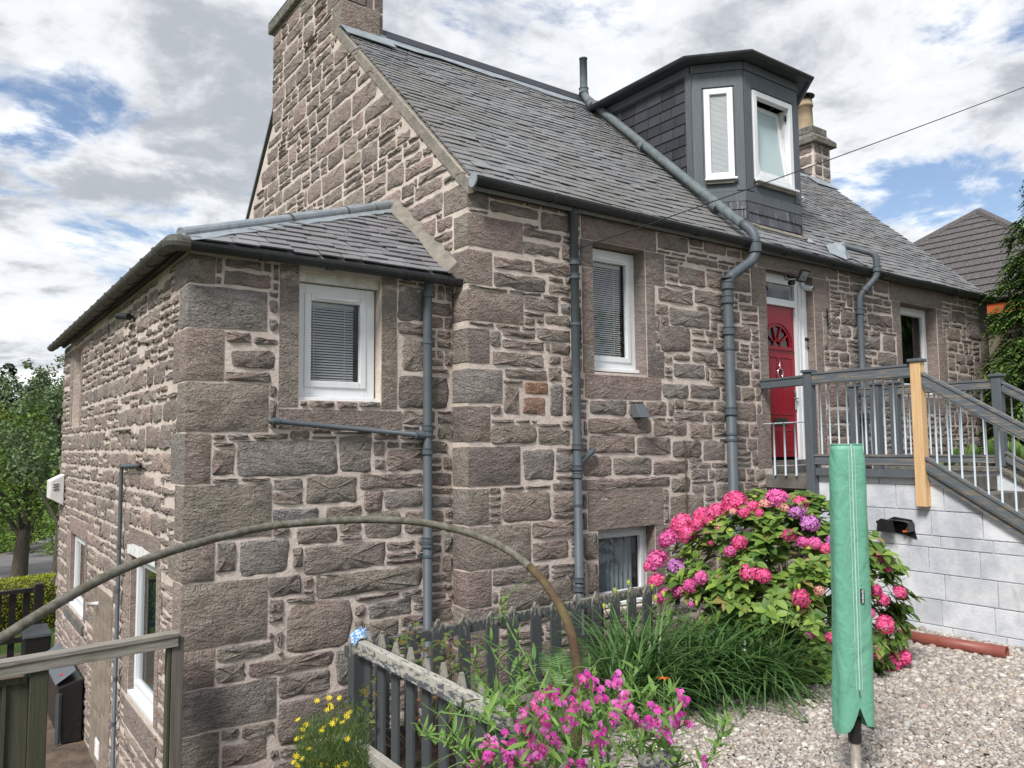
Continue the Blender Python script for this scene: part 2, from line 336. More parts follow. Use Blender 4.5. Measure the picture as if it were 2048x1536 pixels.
def leaf_mat(name, c1, c2, rough=0.5, trans=0.25, edge=None):
    m, n, l, b = new_mat(name); q = NB(n, l)
    col = q.mix(q.rnd(), c1, c2)
    col = q.mix(q.ramp(q.noise(5, 3), [(0.4, 0), (0.7, 0.5)]), col, tuple(v*0.6 for v in c1))
    if edge: col = q.mix(q.ramp(q.rnd(), [(0.93, 0), (0.95, 1)]), col, edge)
    l.new(col, b.inputs['Base Color']); b.inputs['Roughness'].default_value = rough; b.inputs['Specular IOR Level'].default_value = 0.3
    tb = n.new('ShaderNodeBsdfTranslucent'); l.new(col, tb.inputs[0]); ms = n.new('ShaderNodeMixShader'); ms.inputs[0].default_value = trans
    out = n['Material Output']; l.new(b.outputs[0], ms.inputs[1]); l.new(tb.outputs[0], ms.inputs[2]); l.new(ms.outputs[0], out.inputs[0]); return m
M['hyd_leaf'] = leaf_mat('hydrangea_leaf', (0.055,0.135,0.028), (0.28,0.40,0.075), edge=(0.26,0.22,0.07))
M['strap_leaf'] = leaf_mat('strap_leaf', (0.04,0.105,0.03), (0.14,0.25,0.075), 0.35)
M['pea_leaf'] = leaf_mat('sweet_pea_leaf', (0.09,0.20,0.045), (0.25,0.39,0.09))
M['rose_leaf'] = leaf_mat('rose_leaf', (0.07,0.12,0.035), (0.17,0.2,0.055), edge=(0.2,0.1,0.03))
M['fine_leaf'] = leaf_mat('feathery_leaf', (0.06,0.11,0.03), (0.12,0.18,0.04))
M['tree_leaf'] = leaf_mat('tree_leaf', (0.075,0.14,0.028), (0.22,0.32,0.07), 0.6)
M['tree_leaf_grey'] = leaf_mat('grey_green_leaf', (0.09,0.14,0.06), (0.20,0.27,0.13), 0.6)
M['tree_leaf_yellow'] = leaf_mat('yellow_green_leaf', (0.11,0.16,0.02), (0.22,0.28,0.04), 0.6)
M['conifer'] = leaf_mat('conifer_spray', (0.04,0.09,0.02), (0.15,0.25,0.05), 0.6, 0.15)
M['hedge'] = leaf_mat('golden_hedge_leaf', (0.22,0.26,0.02), (0.42,0.45,0.04), 0.6)
M['cabbage'] = leaf_mat('broad_pale_leaf', (0.16,0.28,0.07), (0.28,0.42,0.14))
M['bark'] = mk('bark', (0.10,0.085,0.065), (0.055,0.045,0.035), 8, 0.95, 20, 0.9, 0.03, stretch=(3,3,0.6))
M['twig'] = mk('dry_twig', (0.20,0.15,0.10), (0.12,0.085,0.055), 8, 0.95, 20, 0.3, 0.01)
M['stem'] = mk('green_stem', (0.10,0.19,0.05), (0.14,0.22,0.06), 8, 0.6, 20, 0, 0)
def petal(name, c1, c2, tr=0.3): return leaf_mat(name, c1, c2, 0.6, tr)
M['pink'] = petal('pink_petal', (0.80,0.06,0.24), (0.93,0.22,0.45))
M['mauve'] = petal('mauve_petal', (0.58,0.16,0.52), (0.72,0.34,0.68))
M['rosepink'] = petal('rose_petal', (0.72,0.08,0.32), (0.86,0.25,0.55))
M['palepink'] = petal('pale_pink_petal', (0.85,0.30,0.33), (0.9,0.6,0.4))
M['limebud'] = petal('lime_bud', (0.5,0.55,0.08), (0.6,0.62,0.15))
M['magenta'] = petal('magenta_petal', (0.80,0.06,0.50), (0.93,0.33,0.76))
M['yellow'] = petal('yellow_petal', (0.85,0.62,0.02), (0.9,0.75,0.05))
M['orangefl'] = petal('orange_petal', (0.7,0.13,0.01), (0.8,0.2,0.02))

def flaky_mat(name, paint, wood, thr, st=(2.5, 2.5, 1), st2=(8, 8, 0.8)):
    m, n, l, b = new_mat(name); q = NB(n, l)
    z = q.n.new('ShaderNodeSeparateXYZ'); l.new(q.pos(), z.inputs[0])
    w = q.mix(q.noise(14, 5, 0.7, q.stretch(st2)), wood, tuple(v*0.45 for v in wood))
    p = q.mix(q.noise(6, 3), paint, tuple(v*1.35 for v in paint))
    f = q.m('ADD', q.noise(20, 7, 0.75, q.stretch(st)), q.m('MULTIPLY', q.m('ADD', z.outputs[2], -thr[0]), thr[1]))
    l.new(q.mix(q.ramp(f, [(0.52, 0), (0.56, 1)]), p, w), b.inputs['Base Color']); b.inputs['Roughness'].default_value = 0.8
    q.bump(q.noise(30, 6, 0.6, q.stretch((9, 9, 0.8))), 0.5, 0.005, b); return m
M['picket'] = flaky_mat('flaking_dark_picket', (0.045,0.05,0.052), (0.32,0.30,0.25), (-1.265, 1.2))
M['flaky_rail'] = flaky_mat('bleached_flaky_rail', (0.07,0.075,0.085), (0.55,0.52,0.45), (-1.27, 1.3), (2.5, 0.8, 2.5), (9, 0.6, 9))
M['flaky_low'] = flaky_mat('bleached_flaky_lower_rail', (0.07,0.075,0.085), (0.50,0.47,0.41), (-1.92, 1.2), (2.5, 0.8, 2.5), (9, 0.6, 9))
M['deck_rail'] = flaky_mat('peeling_grey_rail', (0.085,0.10,0.115), (0.30,0.25,0.19), (0.0, 0.0), (1.5, 0.12, 2.2), (9, 0.5, 9))
M['deck_low'] = flaky_mat('peeling_grey_stringer', (0.085,0.10,0.11), (0.26,0.21,0.155), (0.0, 0.0), (1.5, 0.12, 2.2), (9, 0.5, 9))

def block_mat():
    m, n, l, b = new_mat('patchy_white_painted_block'); q = NB(n, l)
    c = q.mix(q.ramp(q.noise(3.2, 5, 0.65), [(0.36, 0), (0.66, 1)]), (0.43, 0.455, 0.50), (0.66, 0.67, 0.69))
    c = q.mix(1.0, c, q.ramp(q.rnd(), [(0, 0.9), (1, 1.06)]), 'MULTIPLY')
    c = q.mix(q.ramp(q.noise(38, 6, 0.75), [(0.66, 0), (0.70, 0.75)]), c, (0.16, 0.13, 0.12)); c = q.mix(q.m('MULTIPLY', q.ramp(q.noise(4.5, 7, 0.7, q.stretch((2, 2, 0.7))), [(0.56, 0), (0.72, 1)]), 0.35), c, (0.28, 0.27, 0.24))
    l.new(c, b.inputs['Base Color']); b.inputs['Roughness'].default_value = 0.8
    q.bump(q.noise(45, 6, 0.7), 0.55, 0.01, b); return m
M['block'] = block_mat()
M['block_joint'] = mk('painted_block_joint', (0.60,0.62,0.66), (0.3,0.3,0.3), 20, 0.9, 40, 0.5, 0.01)
def cloth_mat():
    m, n, l, b = new_mat('green_dryer_cover'); q = NB(n, l)
    c = q.mix(q.noise(5, 4), (0.11, 0.325, 0.22), (0.165, 0.405, 0.29)); l.new(c, b.inputs['Base Color']); b.inputs['Roughness'].default_value = 0.55
    q.bump(q.m('ADD', q.noise(2.6, 3, 0.5, q.stretch((2.6, 2.6, 1.2), (0.3, 0.5, 0.2)), 1.4), q.m('MULTIPLY', q.m('ABSOLUTE', q.m('SUBTRACT', q.noise(7, 3, 0.5, q.stretch((1.5, 1.5, 1), (0.6, 0.2, 0.4)), 0.8), 0.5)), 0.8)), 0.5, 0.03, b); return m
M['cover'] = cloth_mat()
M['pole'] = mk('speckled_metal_pole', (0.28,0.24,0.20), (0.40,0.36,0.32), 30, 0.5, 60, 0.2, 0.002, metal=0.3)
def pebble_mat():
    m, n, l, b = new_mat('mixed_pebble'); q = NB(n, l)
    c = q.ramp(q.rnd(), [(0, (0.36,0.315,0.265)), (0.15, (0.26,0.225,0.195)), (0.3, (0.43,0.37,0.305)), (0.42, (0.19,0.168,0.155)), (0.55, (0.48,0.44,0.385)), (0.68, (0.31,0.245,0.195)), (0.8, (0.39,0.375,0.35)), (0.93, (0.58,0.55,0.50))], 'CONSTANT')
    c = q.mix(q.m('MULTIPLY', q.noise(60, 3), 0.4), c, (0.3, 0.26, 0.23)); l.new(c, b.inputs['Base Color']); b.inputs['Roughness'].default_value = 0.7; return m
M['pebble'] = pebble_mat()

# ------------------------------------------------------------------ key planes (metres, camera eye at the origin)
GX, FY = 3.73, 5.80            # gable plane x, front wall plane y
AX, AY = 1.462, 6.06           # annex side plane x, annex front plane y
GZ = -1.83                     # gravel level
LZ = -3.25                     # lower yard level
FARX = 13.73
WX = 7.84                      # outer face of the white stair wall

# ------------------------------------------------------------------ ground
def sheet(name, pts, mat, z=None):
    mb = MB(); mb.add([(p[0], p[1], z if z is not None else p[2]) for p in pts], [tuple(range(len(pts)))])
    o = mb.build(name, mat, None, origin=(0, 0, 0)); o['kind'] = 'structure'; return o
def terrain():
    # lower land: yard level by the house, falling away behind and to the left, rising to a hill far off
    xs = np.concatenate([np.linspace(-600, -60, 20), np.linspace(-55, 55, 90), np.linspace(60, 600, 20)])
    ys = np.concatenate([np.linspace(-120, -10, 8), np.linspace(-8, 70, 110), np.linspace(75, 900, 40)])
    XX, YY = np.meshgrid(xs, ys)
    Z = np.full_like(XX, LZ)
    t = np.clip((YY-17)/14.0, 0, 1); Z -= 1.55*t*t*(3-2*t)
    t = np.clip((YY-44)/60.0, 0, 1); Z += 5.0*t*t*(3-2*t)
    t = np.clip((YY-110)/400.0, 0, 1); Z += 20*t
    Z += np.where(YY > 20, 0.12*np.sin(XX*0.31)*np.cos(YY*0.23), 0)
    V = np.stack([XX, YY, Z], -1).reshape(-1, 3); nx = len(xs); ny = len(ys)
    I = np.arange(nx*ny).reshape(ny, nx)
    F = np.stack([I[:-1, :-1], I[:-1, 1:], I[1:, 1:], I[1:, :-1]], -1).reshape(-1, 4)
    o = np_mesh('grass_land', V, F, M['grass'], smooth=True); o['kind'] = 'structure'
terrain()
def tz(x, y):
    z = LZ
    t = min(max((y-17)/14.0, 0), 1); z -= 1.55*t*t*(3-2*t)
    t = min(max((y-44)/60.0, 0), 1); z += 5.0*t*t*(3-2*t)
    t = min(max((y-110)/400.0, 0), 1); z += 20*t
    if y > 20: z += 0.12*math.sin(x*0.31)*math.cos(y*0.23)
    return z
# yard paving round the lower storey
sheet('yard', [(-6, 4, 0), (AX+12, 4, 0), (AX+12, 15.2, 0), (-6, 15.2, 0)], M['path'], LZ+0.012)
# raised garden: gravel top with its soil flank (a solid bank)
bank = MB()
top = [(1.15, -14), (16.5, -14), (16.5, 3.6), (9.3, 3.6), (9.3, 4.9), (2.45, 4.95), (2.3, 4.3), (1.15, 3.6)]
bank.prism([(x, y, GZ-0.06) for x, y in top], (0, 0, -(GZ-0.06-LZ)-0.3))
o = bank.build('garden_bank', M['soil'], None); o['kind'] = 'structure'
grv = [(2.5, -14), (16.4, -14), (16.4, 3.5), (8.6, 3.5), (8.6, 4.85), (3.0, 4.86)]
gb = MB(); gb.prism([(x, y, GZ-0.008) for x, y in grv], (0, 0, -0.05)); o = gb.build('gravel_ground', M['gravel_base'], None); o['kind'] = 'structure'

def pebbles():
    rng = np.random.default_rng(3)
    # icosahedron template
    t = (1+5**0.5)/2
    T = np.array([(-1,t,0),(1,t,0),(-1,-t,0),(1,-t,0),(0,-1,t),(0,1,t),(0,-1,-t),(0,1,-t),(t,0,-1),(t,0,1),(-t,0,-1),(-t,0,1)], float); T /= np.linalg.norm(T[0])
    F = np.array([(0,11,5),(0,5,1),(0,1,7),(0,7,10),(0,10,11),(1,5,9),(5,11,4),(11,10,2),(10,7,6),(7,1,8),(3,9,4),(3,4,2),(3,2,6),(3,6,8),(3,8,9),(4,9,5),(2,4,11),(6,2,10),(8,6,7),(9,8,1)])
    pts = rng.uniform((2.9, 0.4), (7.84, 4.85), (145000, 2))
    # keep what the camera's field can hold (a generous margin) and thin with distance
    P = np.c_[pts, np.full(len(pts), GZ)]
    d = P@np.array(FF); x = 1024+FPX*(P@np.array(RR))/d; y = 768-FPX*(P@np.array(UU))/d
    k = (x > 1150) & (x < 2500) & (y < 1900); P = P[k]; d = d[k]
    n = len(P)
    keep = rng.random(n) < np.clip((5.6/d)**1.2, 0.35, 1.0); P = P[keep]; d = d[keep]; n = len(P)
    s = rng.lognormal(math.log(0.0100), 0.36, n)*np.clip(d/4.6, 1, 1.35); sx = s*rng.uniform(0.9, 1.5, n); sy = s*rng.uniform(0.75, 1.1, n); sz = s*rng.uniform(0.5, 0.8, n)
    a = rng.uniform(0, 6.28, n); tilt = rng.normal(0, 0.35, n)
    ca, sa, ct, st = np.cos(a), np.sin(a), np.cos(tilt), np.sin(tilt)
    Mx = np.zeros((n, 3, 4))
    Mx[:, 0, 0] = ca*ct*sx; Mx[:, 0, 1] = -sa*sy; Mx[:, 0, 2] = ca*st*sz
    Mx[:, 1, 0] = sa*ct*sx; Mx[:, 1, 1] = ca*sy; Mx[:, 1, 2] = sa*st*sz
    Mx[:, 2, 0] = -st*sx; Mx[:, 2, 2] = ct*sz
    Mx[:, :, 3] = P; Mx[:, 2, 3] += sz*0.55 + rng.uniform(-0.004, 0.010, n)
    V, FFc = scatter(T, F, Mx)
    o = np_mesh('gravel_pebbles', V, FFc, M['pebble'], smooth=True)
    tag(o, 'mixed pale pink and grey pebbles of the garden', 'gravel', kind='stuff')
    print('pebbles', n)
pebbles()

# ------------------------------------------------------------------ stone work
class Wall:
    """A vertical wall face: origin, direction along it, outward normal."""
    def __init__(s, O, U, N): s.O = Vector(O); s.U = Vector(U); s.N = Vector(N); s.flip = s.U.cross(Vector((0,0,1))).dot(s.N) < 0
    def P(s, u, v, n=0.0): return s.O + s.U*u + Vector((0,0,v)) + s.N*n
FRONT = Wall((0, FY, 0), (1, 0, 0), (0, -1, 0))
GABLE = Wall((GX, 0, 0), (0, 1, 0), (-1, 0, 0))
AFRONT = Wall((0, AY, 0), (1, 0, 0), (0, -1, 0))
ASIDE = Wall((AX, 0, 0), (0, 1, 0), (-1, 0, 0))

def stone_geo(w, h, rng, proud=0.012, rough=0.010, chunky=0.10, edge=0.006):
    """local (u,v,n) verts and faces of one rock-faced stone, centre at 0,0"""
    md = min(w, h)
    c = [Vector((sx*(w/2)+rng.uniform(-1, 1)*chunky*md*0.35, sy*(h/2)+rng.uniform(-1, 1)*chunky*md*0.35)) for sx, sy in ((-1,-1),(1,-1),(1,1),(-1,1))]
    rad = md*rng.uniform(0.10, 0.30)*min(1.0, chunky*8)
    out = []
    for i in range(4):
        p, a, b = c[i], c[i-1], c[(i+1) % 4]
        da = (a-p); db = (b-p); ra = min(rad, da.length*0.4); rb = min(rad*rng.uniform(0.6, 1.3), db.length*0.4)
        p1 = p+da.normalized()*ra; p2 = p+db.normalized()*rb; mid = (p1+p2)/2*0.45+p*0.55
        out += [p1, mid, p2]
        k = max(0, int((db.length-ra-rb)/0.085))
        nb = c[(i+1) % 4]; q1 = nb+(p-nb).normalized()*min(rad, db.length*0.4)
        for t in range(1, k+1):
            q = p2.lerp(q1, t/(k+1)); nrm = Vector((db.y, -db.x)).normalized(); out.append(q+nrm*rng.uniform(-1, 1)*edge*1.3)
    out = [p+Vector((rng.uniform(-1,1), rng.uniform(-1,1)))*edge for p in out]
    n = len(out); V = []; 
    sc = rng.uniform(-2, 2), rng.uniform(-2, 2)
    bulge = rng.uniform(0.2, 1.0)*rough
    tilt = (rng.uniform(-1, 1)*rough*0.8, rng.uniform(-1, 1)*rough*0.8)
    for ring, (s_, nn) in enumerate(((1.0, -0.004), (0.97, proud*0.3), (0.86, proud*0.75), (0.45, proud))):
        ins = (1-s_)
        for p in out:
            q = p*s_ if ring > 1 else Vector((p.x*(1-min(0.5, 0.006*ring/max(w, 1e-3)*2)), p.y*(1-min(0.5, 0.006*ring/max(h, 1e-3)*2))))
            d = nn
            if ring >= 2: d += bulge*(1-s_*s_) + tilt[0]*q.x/w + tilt[1]*q.y/h + rng.uniform(-1, 1)*rough*0.55
            elif ring == 1: d += rng.uniform(-0.3, 0.3)*rough
            V.append((q.x, q.y, d))
    V.append((0, 0, proud+bulge+rng.uniform(-0.5, 0.5)*rough))
    F = []
    for r_ in range(3):
        for i in range(n):
            j = (i+1) % n; F.append((r_*n+i, r_*n+j, (r_+1)*n+j, (r_+1)*n+i))
    for i in range(n): F.append((3*n+i, 3*n+(i+1) % n, 4*n))
    return V, F

class StoneBank:
    """collects stones of one building; the 300 that show largest become parts, the rest one joined part"""
    def __init__(s): s.items = []
    def add(s, wall, u0, u1, v0, v1, rng, mat='stone', gap=0.013, cut=None, **kw):
        w = u1-u0-2*gap; h = v1-v0-2*gap
        if w < 0.02 or h < 0.015: return
        V, F = stone_geo(w, h, rng, **kw); cu, cv = (u0+u1)/2, (v0+v1)/2
        if cut:
            V = [(a, min(b, cut(cu+a)-cv-0.01*(1-c/0.02) if b > 0 else b), c) for a, b, c in V]
            V = [(a, max(b, -h/2-0.004), c) for a, b, c in V]
        W_ = [wall.P(cu+a, cv+b, c) for a, b, c in V]
        if wall.flip: F = [f[::-1] for f in F]
        s.put(W_, F, wall.P(cu, cv, 0), mat, [wall.P(a, b) for a, b in ((u0, v0), (u1, v0), (u1, v1), (u0, v1))])
    def put(s, V, F, c, mat, quad):
        ps = [proj(q) for q in quad]; area = 0
        if all(ps):
            pc = [(min(max(p[0], 0), 2048), min(max(p[1], 0), 1536)) for p in ps]
            area = abs(sum(pc[i][0]*pc[(i+1) % 4][1]-pc[(i+1) % 4][0]*pc[i][1] for i in range(4)))/2
        s.items.append((area, V, F, Vector(c), mat))
    def flush(s, parent, name, restname, limit=300, smooth=True):
        s.items.sort(key=lambda t: -t[0])
        k = 0
        rest = {}
        for a, V, F, c, mat in s.items:
            if k < limit and a > 60:
                me = bpy.data.meshes.new(name); me.from_pydata([tuple(Vector(v)-c) for v in V], [], F); me.materials.append(M[mat]); me.set_sharp_from_angle(angle=math.radians(38)) if smooth else None
                o = bpy.data.objects.new(name, me); link(o, parent, c); k += 1
            else: rest.setdefault(mat, MB()).add(V, F)
        # one joined part: several materials in one mesh
        if rest:
            V = []; F = []; mi = []; mats = []
            for i, (mat, mb) in enumerate(rest.items()):
                b = len(V); V += mb.v; F += [tuple(b+x for x in f) for f in mb.f]; mi += [i]*len(mb.f); mats.append(M[mat])
            c = Vector(V[0]); me = bpy.data.meshes.new(restname); me.from_pydata([tuple(Vector(v)-c) for v in V], [], F)
            for mm in mats: me.materials.append(mm)
            me.polygons.foreach_set('material_index', mi); me.set_sharp_from_angle(angle=math.radians(38)) if smooth else None
            o = bpy.data.objects.new(restname, me); link(o, parent, c); o['kind'] = 'stuff'
        print(name, k, len(s.items)); s.items = []

def pack(free, c, rng, wr, hr):
    """brought-to-course rubble: bands of uneven height, each filled with full-height stones or stacked pairs"""
    nz, nu = free.shape; out = []; i = 0
    while i < nz:
        H = max(4, int(rng.uniform(hr[1]*0.55, hr[1]*1.05)/c)); j = 0; step = int(1.9/c)
        while j < nu:                                             # courses drift every couple of metres
            j2 = min(nu, j+int(step*rng.uniform(0.6, 1.4))); sub = free[i:i+H, j:j2]
            if sub.any(): out += [(a+j, b+j, p+i, q+i) for a, b, p, q in pack_band(sub, c, rng, wr, hr)]
            j = j2
        i += H
    return out
def pack_band(free, c, rng, wr, hr, big=0.42, small=0.12):
    """fill the free cells of a raster with rectangles like snecked rubble; returns (j0,j1,i0,i1)"""
    nz, nu = free.shape; out = []; full = nz
    wmin = max(3, int(0.07/c)); hmin = max(2, int(0.04/c))
    for i in range(nz):
        while True:
            row = free[i]
            if not row.any(): break
            j0 = int(np.argmax(row)); seg = row[j0:]; L = int(np.argmin(seg)) if not seg.all() else len(seg)
            t = rng.random()
            if t < big: w = rng.uniform(0.5, 1.0)*wr[1]; h = full*c
            elif t < big+small: w = rng.uniform(wr[0], wr[0]*2.4); h = rng.uniform(hr[0], hr[0]*1.8)
            else: w = rng.uniform(wr[0]*1.5, wr[1]*0.85); h = full*c*rng.choice((0.5, 0.5, 0.35, 0.62))
            w = int(w/c); h = int(h/c)
            if L-w < wmin: w = L
            if w > wr[1]/c*1.35: w = w//2
            if w < 0.13/c: h = max(h, int(rng.uniform(0.10, 0.26)/c))
            w = max(w, 1); hh = 1
            while hh < h+hmin and i+hh < nz and free[i+hh, j0:j0+w].all(): hh += 1
            if hh > h:
                hh = h if hh >= h+hmin else hh
            hh = max(hh, 1)
            lim = 3.2 if w < 0.13/c else 1.25
            if hh > w*lim: hh = min(hh, max(hmin, int(w*rng.uniform(0.6, 1.0)*lim)))
            free[i:i+hh, j0:j0+w] = False
            if w >= wmin*0.8 and hh >= hmin: out.append((j0, j0+w, i, i+hh))
    return out

def wall_fill(bank, wall, u0, u1, v0, v1, blocked, rng, wr, hr, mat, inside=None, c=0.015, gap=0.014, mats=None, **kw):
    nu = int((u1-u0)/c); nz = int((v1-v0)/c); free = np.ones((nz, nu), bool)
    for (a0, a1, b0, b1) in blocked:
        j0 = max(0, int(round((a0-u0)/c))); j1 = min(nu, int(round((a1-u0)/c))); i0 = max(0, int(round((b0-v0)/c))); i1 = min(nz, int(round((b1-v0)/c)))
        if j1 > j0 and i1 > i0: free[i0:i1, j0:j1] = False
    if inside is not None:
        uu = u0+(np.arange(nu)+0.5)*c; vv = v0+(np.arange(nz)+0.5)*c; free &= inside(uu[None, :], vv[:, None])
    for (a, b, i, j) in pack(free, c, rng, wr, hr):
        m_ = mat
        if mats and rng.random() < mats[1]: m_ = mats[0]
        bank.add(wall, u0+a*c, u0+b*c, v0+i*c, v0+j*c, rng, mat=m_, gap=gap, **kw)

def panel(mb, wall, u0, u1, v0, v1, holes, depth=0.16, top=None):
    """flat wall skin with rectangular openings and their reveals"""
    us = sorted({u0, u1, *[h[0] for h in holes], *[h[1] for h in holes]}); vs = sorted({v0, v1, *[h[2] for h in holes], *[h[3] for h in holes]})
    us = [u for u in us if u0 <= u <= u1]; vs = [v for v in vs if v0 <= v <= v1]
    for i in range(len(us)-1):
        for j in range(len(vs)-1):
            cu, cv = (us[i]+us[i+1])/2, (vs[j]+vs[j+1])/2
            if any(h[0] < cu < h[1] and h[2] < cv < h[3] for h in holes): continue
            f = (0, 1, 2, 3)
            mb.add([wall.P(us[i], vs[j]), wall.P(us[i+1], vs[j]), wall.P(us[i+1], vs[j+1]), wall.P(us[i], vs[j+1])], [f[::-1] if wall.flip else f])
def reveal(mb, wall, h, depth):
    a, b, c, d = h
    for (p, q) in (((a, c), (a, d)), ((b, d), (b, c)), ((a, d), (b, d)), ((b, c), (a, c))):
        f = (0, 1, 2, 3); mb.add([wall.P(*p), wall.P(*q), wall.P(*q, -depth), wall.P(*p, -depth)], [f[::-1] if wall.flip else f])

def slab_stone(bank, wall, u0, u1, v0, v1, rng, mat='stone_dressed', proud=0.012, depth=0.03, grid=0.09, rough=0.006, side=0.0, inner=None):
    """dressed lintel, jamb, sill or quoin face: box with a lightly uneven front; side>0 returns inward as a reveal"""
    g = 0.006; u0 += g; u1 -= g; v0 += g; v1 -= g
    nu = max(2, int((u1-u0)/grid)+1); nv = max(2, int((v1-v0)/grid)+1); V = []; F = []
    for j in range(nv+1):
        for i in range(nu+1):
            e = i in (0, nu) or j in (0, nv)
            ju = rng.uniform(-1, 1)*0.003 if not e else 0
            V.append(wall.P(u0+(u1-u0)*i/nu+ju, v0+(v1-v0)*j/nv+ju, proud*(0.6 if e else 1)+(rng.uniform(-1, 1)*rough*(0.35 if e else 1))))
    for j in range(nv):
        for i in range(nu):
            a = j*(nu+1)+i; F.append((a, a+1, a+nu+2, a+nu+1))
    rim = [i for i in range(nu+1)]+[j*(nu+1)+nu for j in range(1, nv+1)]+[nv*(nu+1)+i for i in range(nu-1, -1, -1)]+[j*(nu+1) for j in range(nv-1, 0, -1)]
    b = len(V)
    for k in rim:
        p = V[k]; V.append(p-wall.N*(depth+proud))
    n = len(rim)
    for k in range(n): F.append((rim[k], b+k, b+(k+1) % n, rim[(k+1) % n]))
    if wall.flip: F = [f[::-1] for f in F]
    c = wall.P((u0+u1)/2, (v0+v1)/2)
    bank.put(V, F, c, mat, [wall.P(a, b_) for a, b_ in ((u0, v0), (u1, v0), (u1, v1), (u0, v1))])

def quoin(bank, cx, cy, w, d, z0, z1, rng, mat='stone', rough=0.012, proud=0.012):
    """corner stone seen on both walls: front face runs +x by w, side face runs +y by d"""
    g = 0.009; z0 += g; z1 -= g; h = z1-z0; V = []; F = []
    nv = max(3, int(h/0.07)+1)
    def prof():
        a = [(0.0, 1)]; t = 0.035
        while t < 1: a.append((t, 0)); t += 0.1
        return a
    ns = max(3, int(w/0.07)); nd = max(3, int(d/0.09))
    cols = [('s', d*(1-k/nd)) for k in range(nd)]+[('c', 0)]+[('f', w*(k+1)/ns) for k in range(ns)]
    bul = rng.uniform(0.3, 1)*rough
    for j in range(nv+1):
        e_v = j in (0, nv); z = z0+h*j/nv
        for (k, t) in cols:
            L = d if k == 's' else w; near = t < 0.06; far = t > L*0.97
            dd = proud + (0 if (near or e_v or far) else bul*0.8 + rng.uniform(-1, 1)*rough*0.7)
            if e_v or far: dd -= 0.006; 
            jz = 0 if e_v and k == 'c' else rng.uniform(-1, 1)*0.005*(1 if t > 0.05 else 0)
            if k == 's': V.append(Vector((cx-dd, cy+t, z+jz)))
            elif k == 'f': V.append(Vector((cx+t, cy-dd, z+jz)))
            else: V.append(Vector((cx-proud*0.7, cy-proud*0.7, z)))
    m_ = len(cols)
    for j in range(nv):
        for i in range(m_-1):
            a = j*m_+i; F.append((a, a+1, a+m_+1, a+m_))
    rim = list(range(m_))+[j*m_+m_-1 for j in range(1, nv+1)]+[nv*m_+i for i in range(m_-2, -1, -1)]+[j*m_ for j in range(nv-1, 0, -1)]
    b = len(V)
    for k in rim:
        p = V[k]; i = k % m_; kind, t = cols[i]
        off = Vector((0.03, 0, 0)) if kind == 's' else (Vector((0, 0.03, 0)) if kind == 'f' else Vector((0.03, 0.03, 0)))
        V.append(p+off)
    n = len(rim)
    for k in range(n): F.append((rim[k], b+k, b+(k+1) % n, rim[(k+1) % n]))
    bank.put(V, F, (cx, cy, z0), mat, [Vector((cx, cy, z0)), Vector((cx+w, cy, z0)), Vector((cx+w, cy, z1)), Vector((cx, cy, z1))])

def boxpx(fn, plane, b):
    """two opposite picture corners of a stone -> rectangle on its wall plane"""
    p = fn(b[0], b[1], plane); q = fn(b[2], b[3], plane)
    return p, q

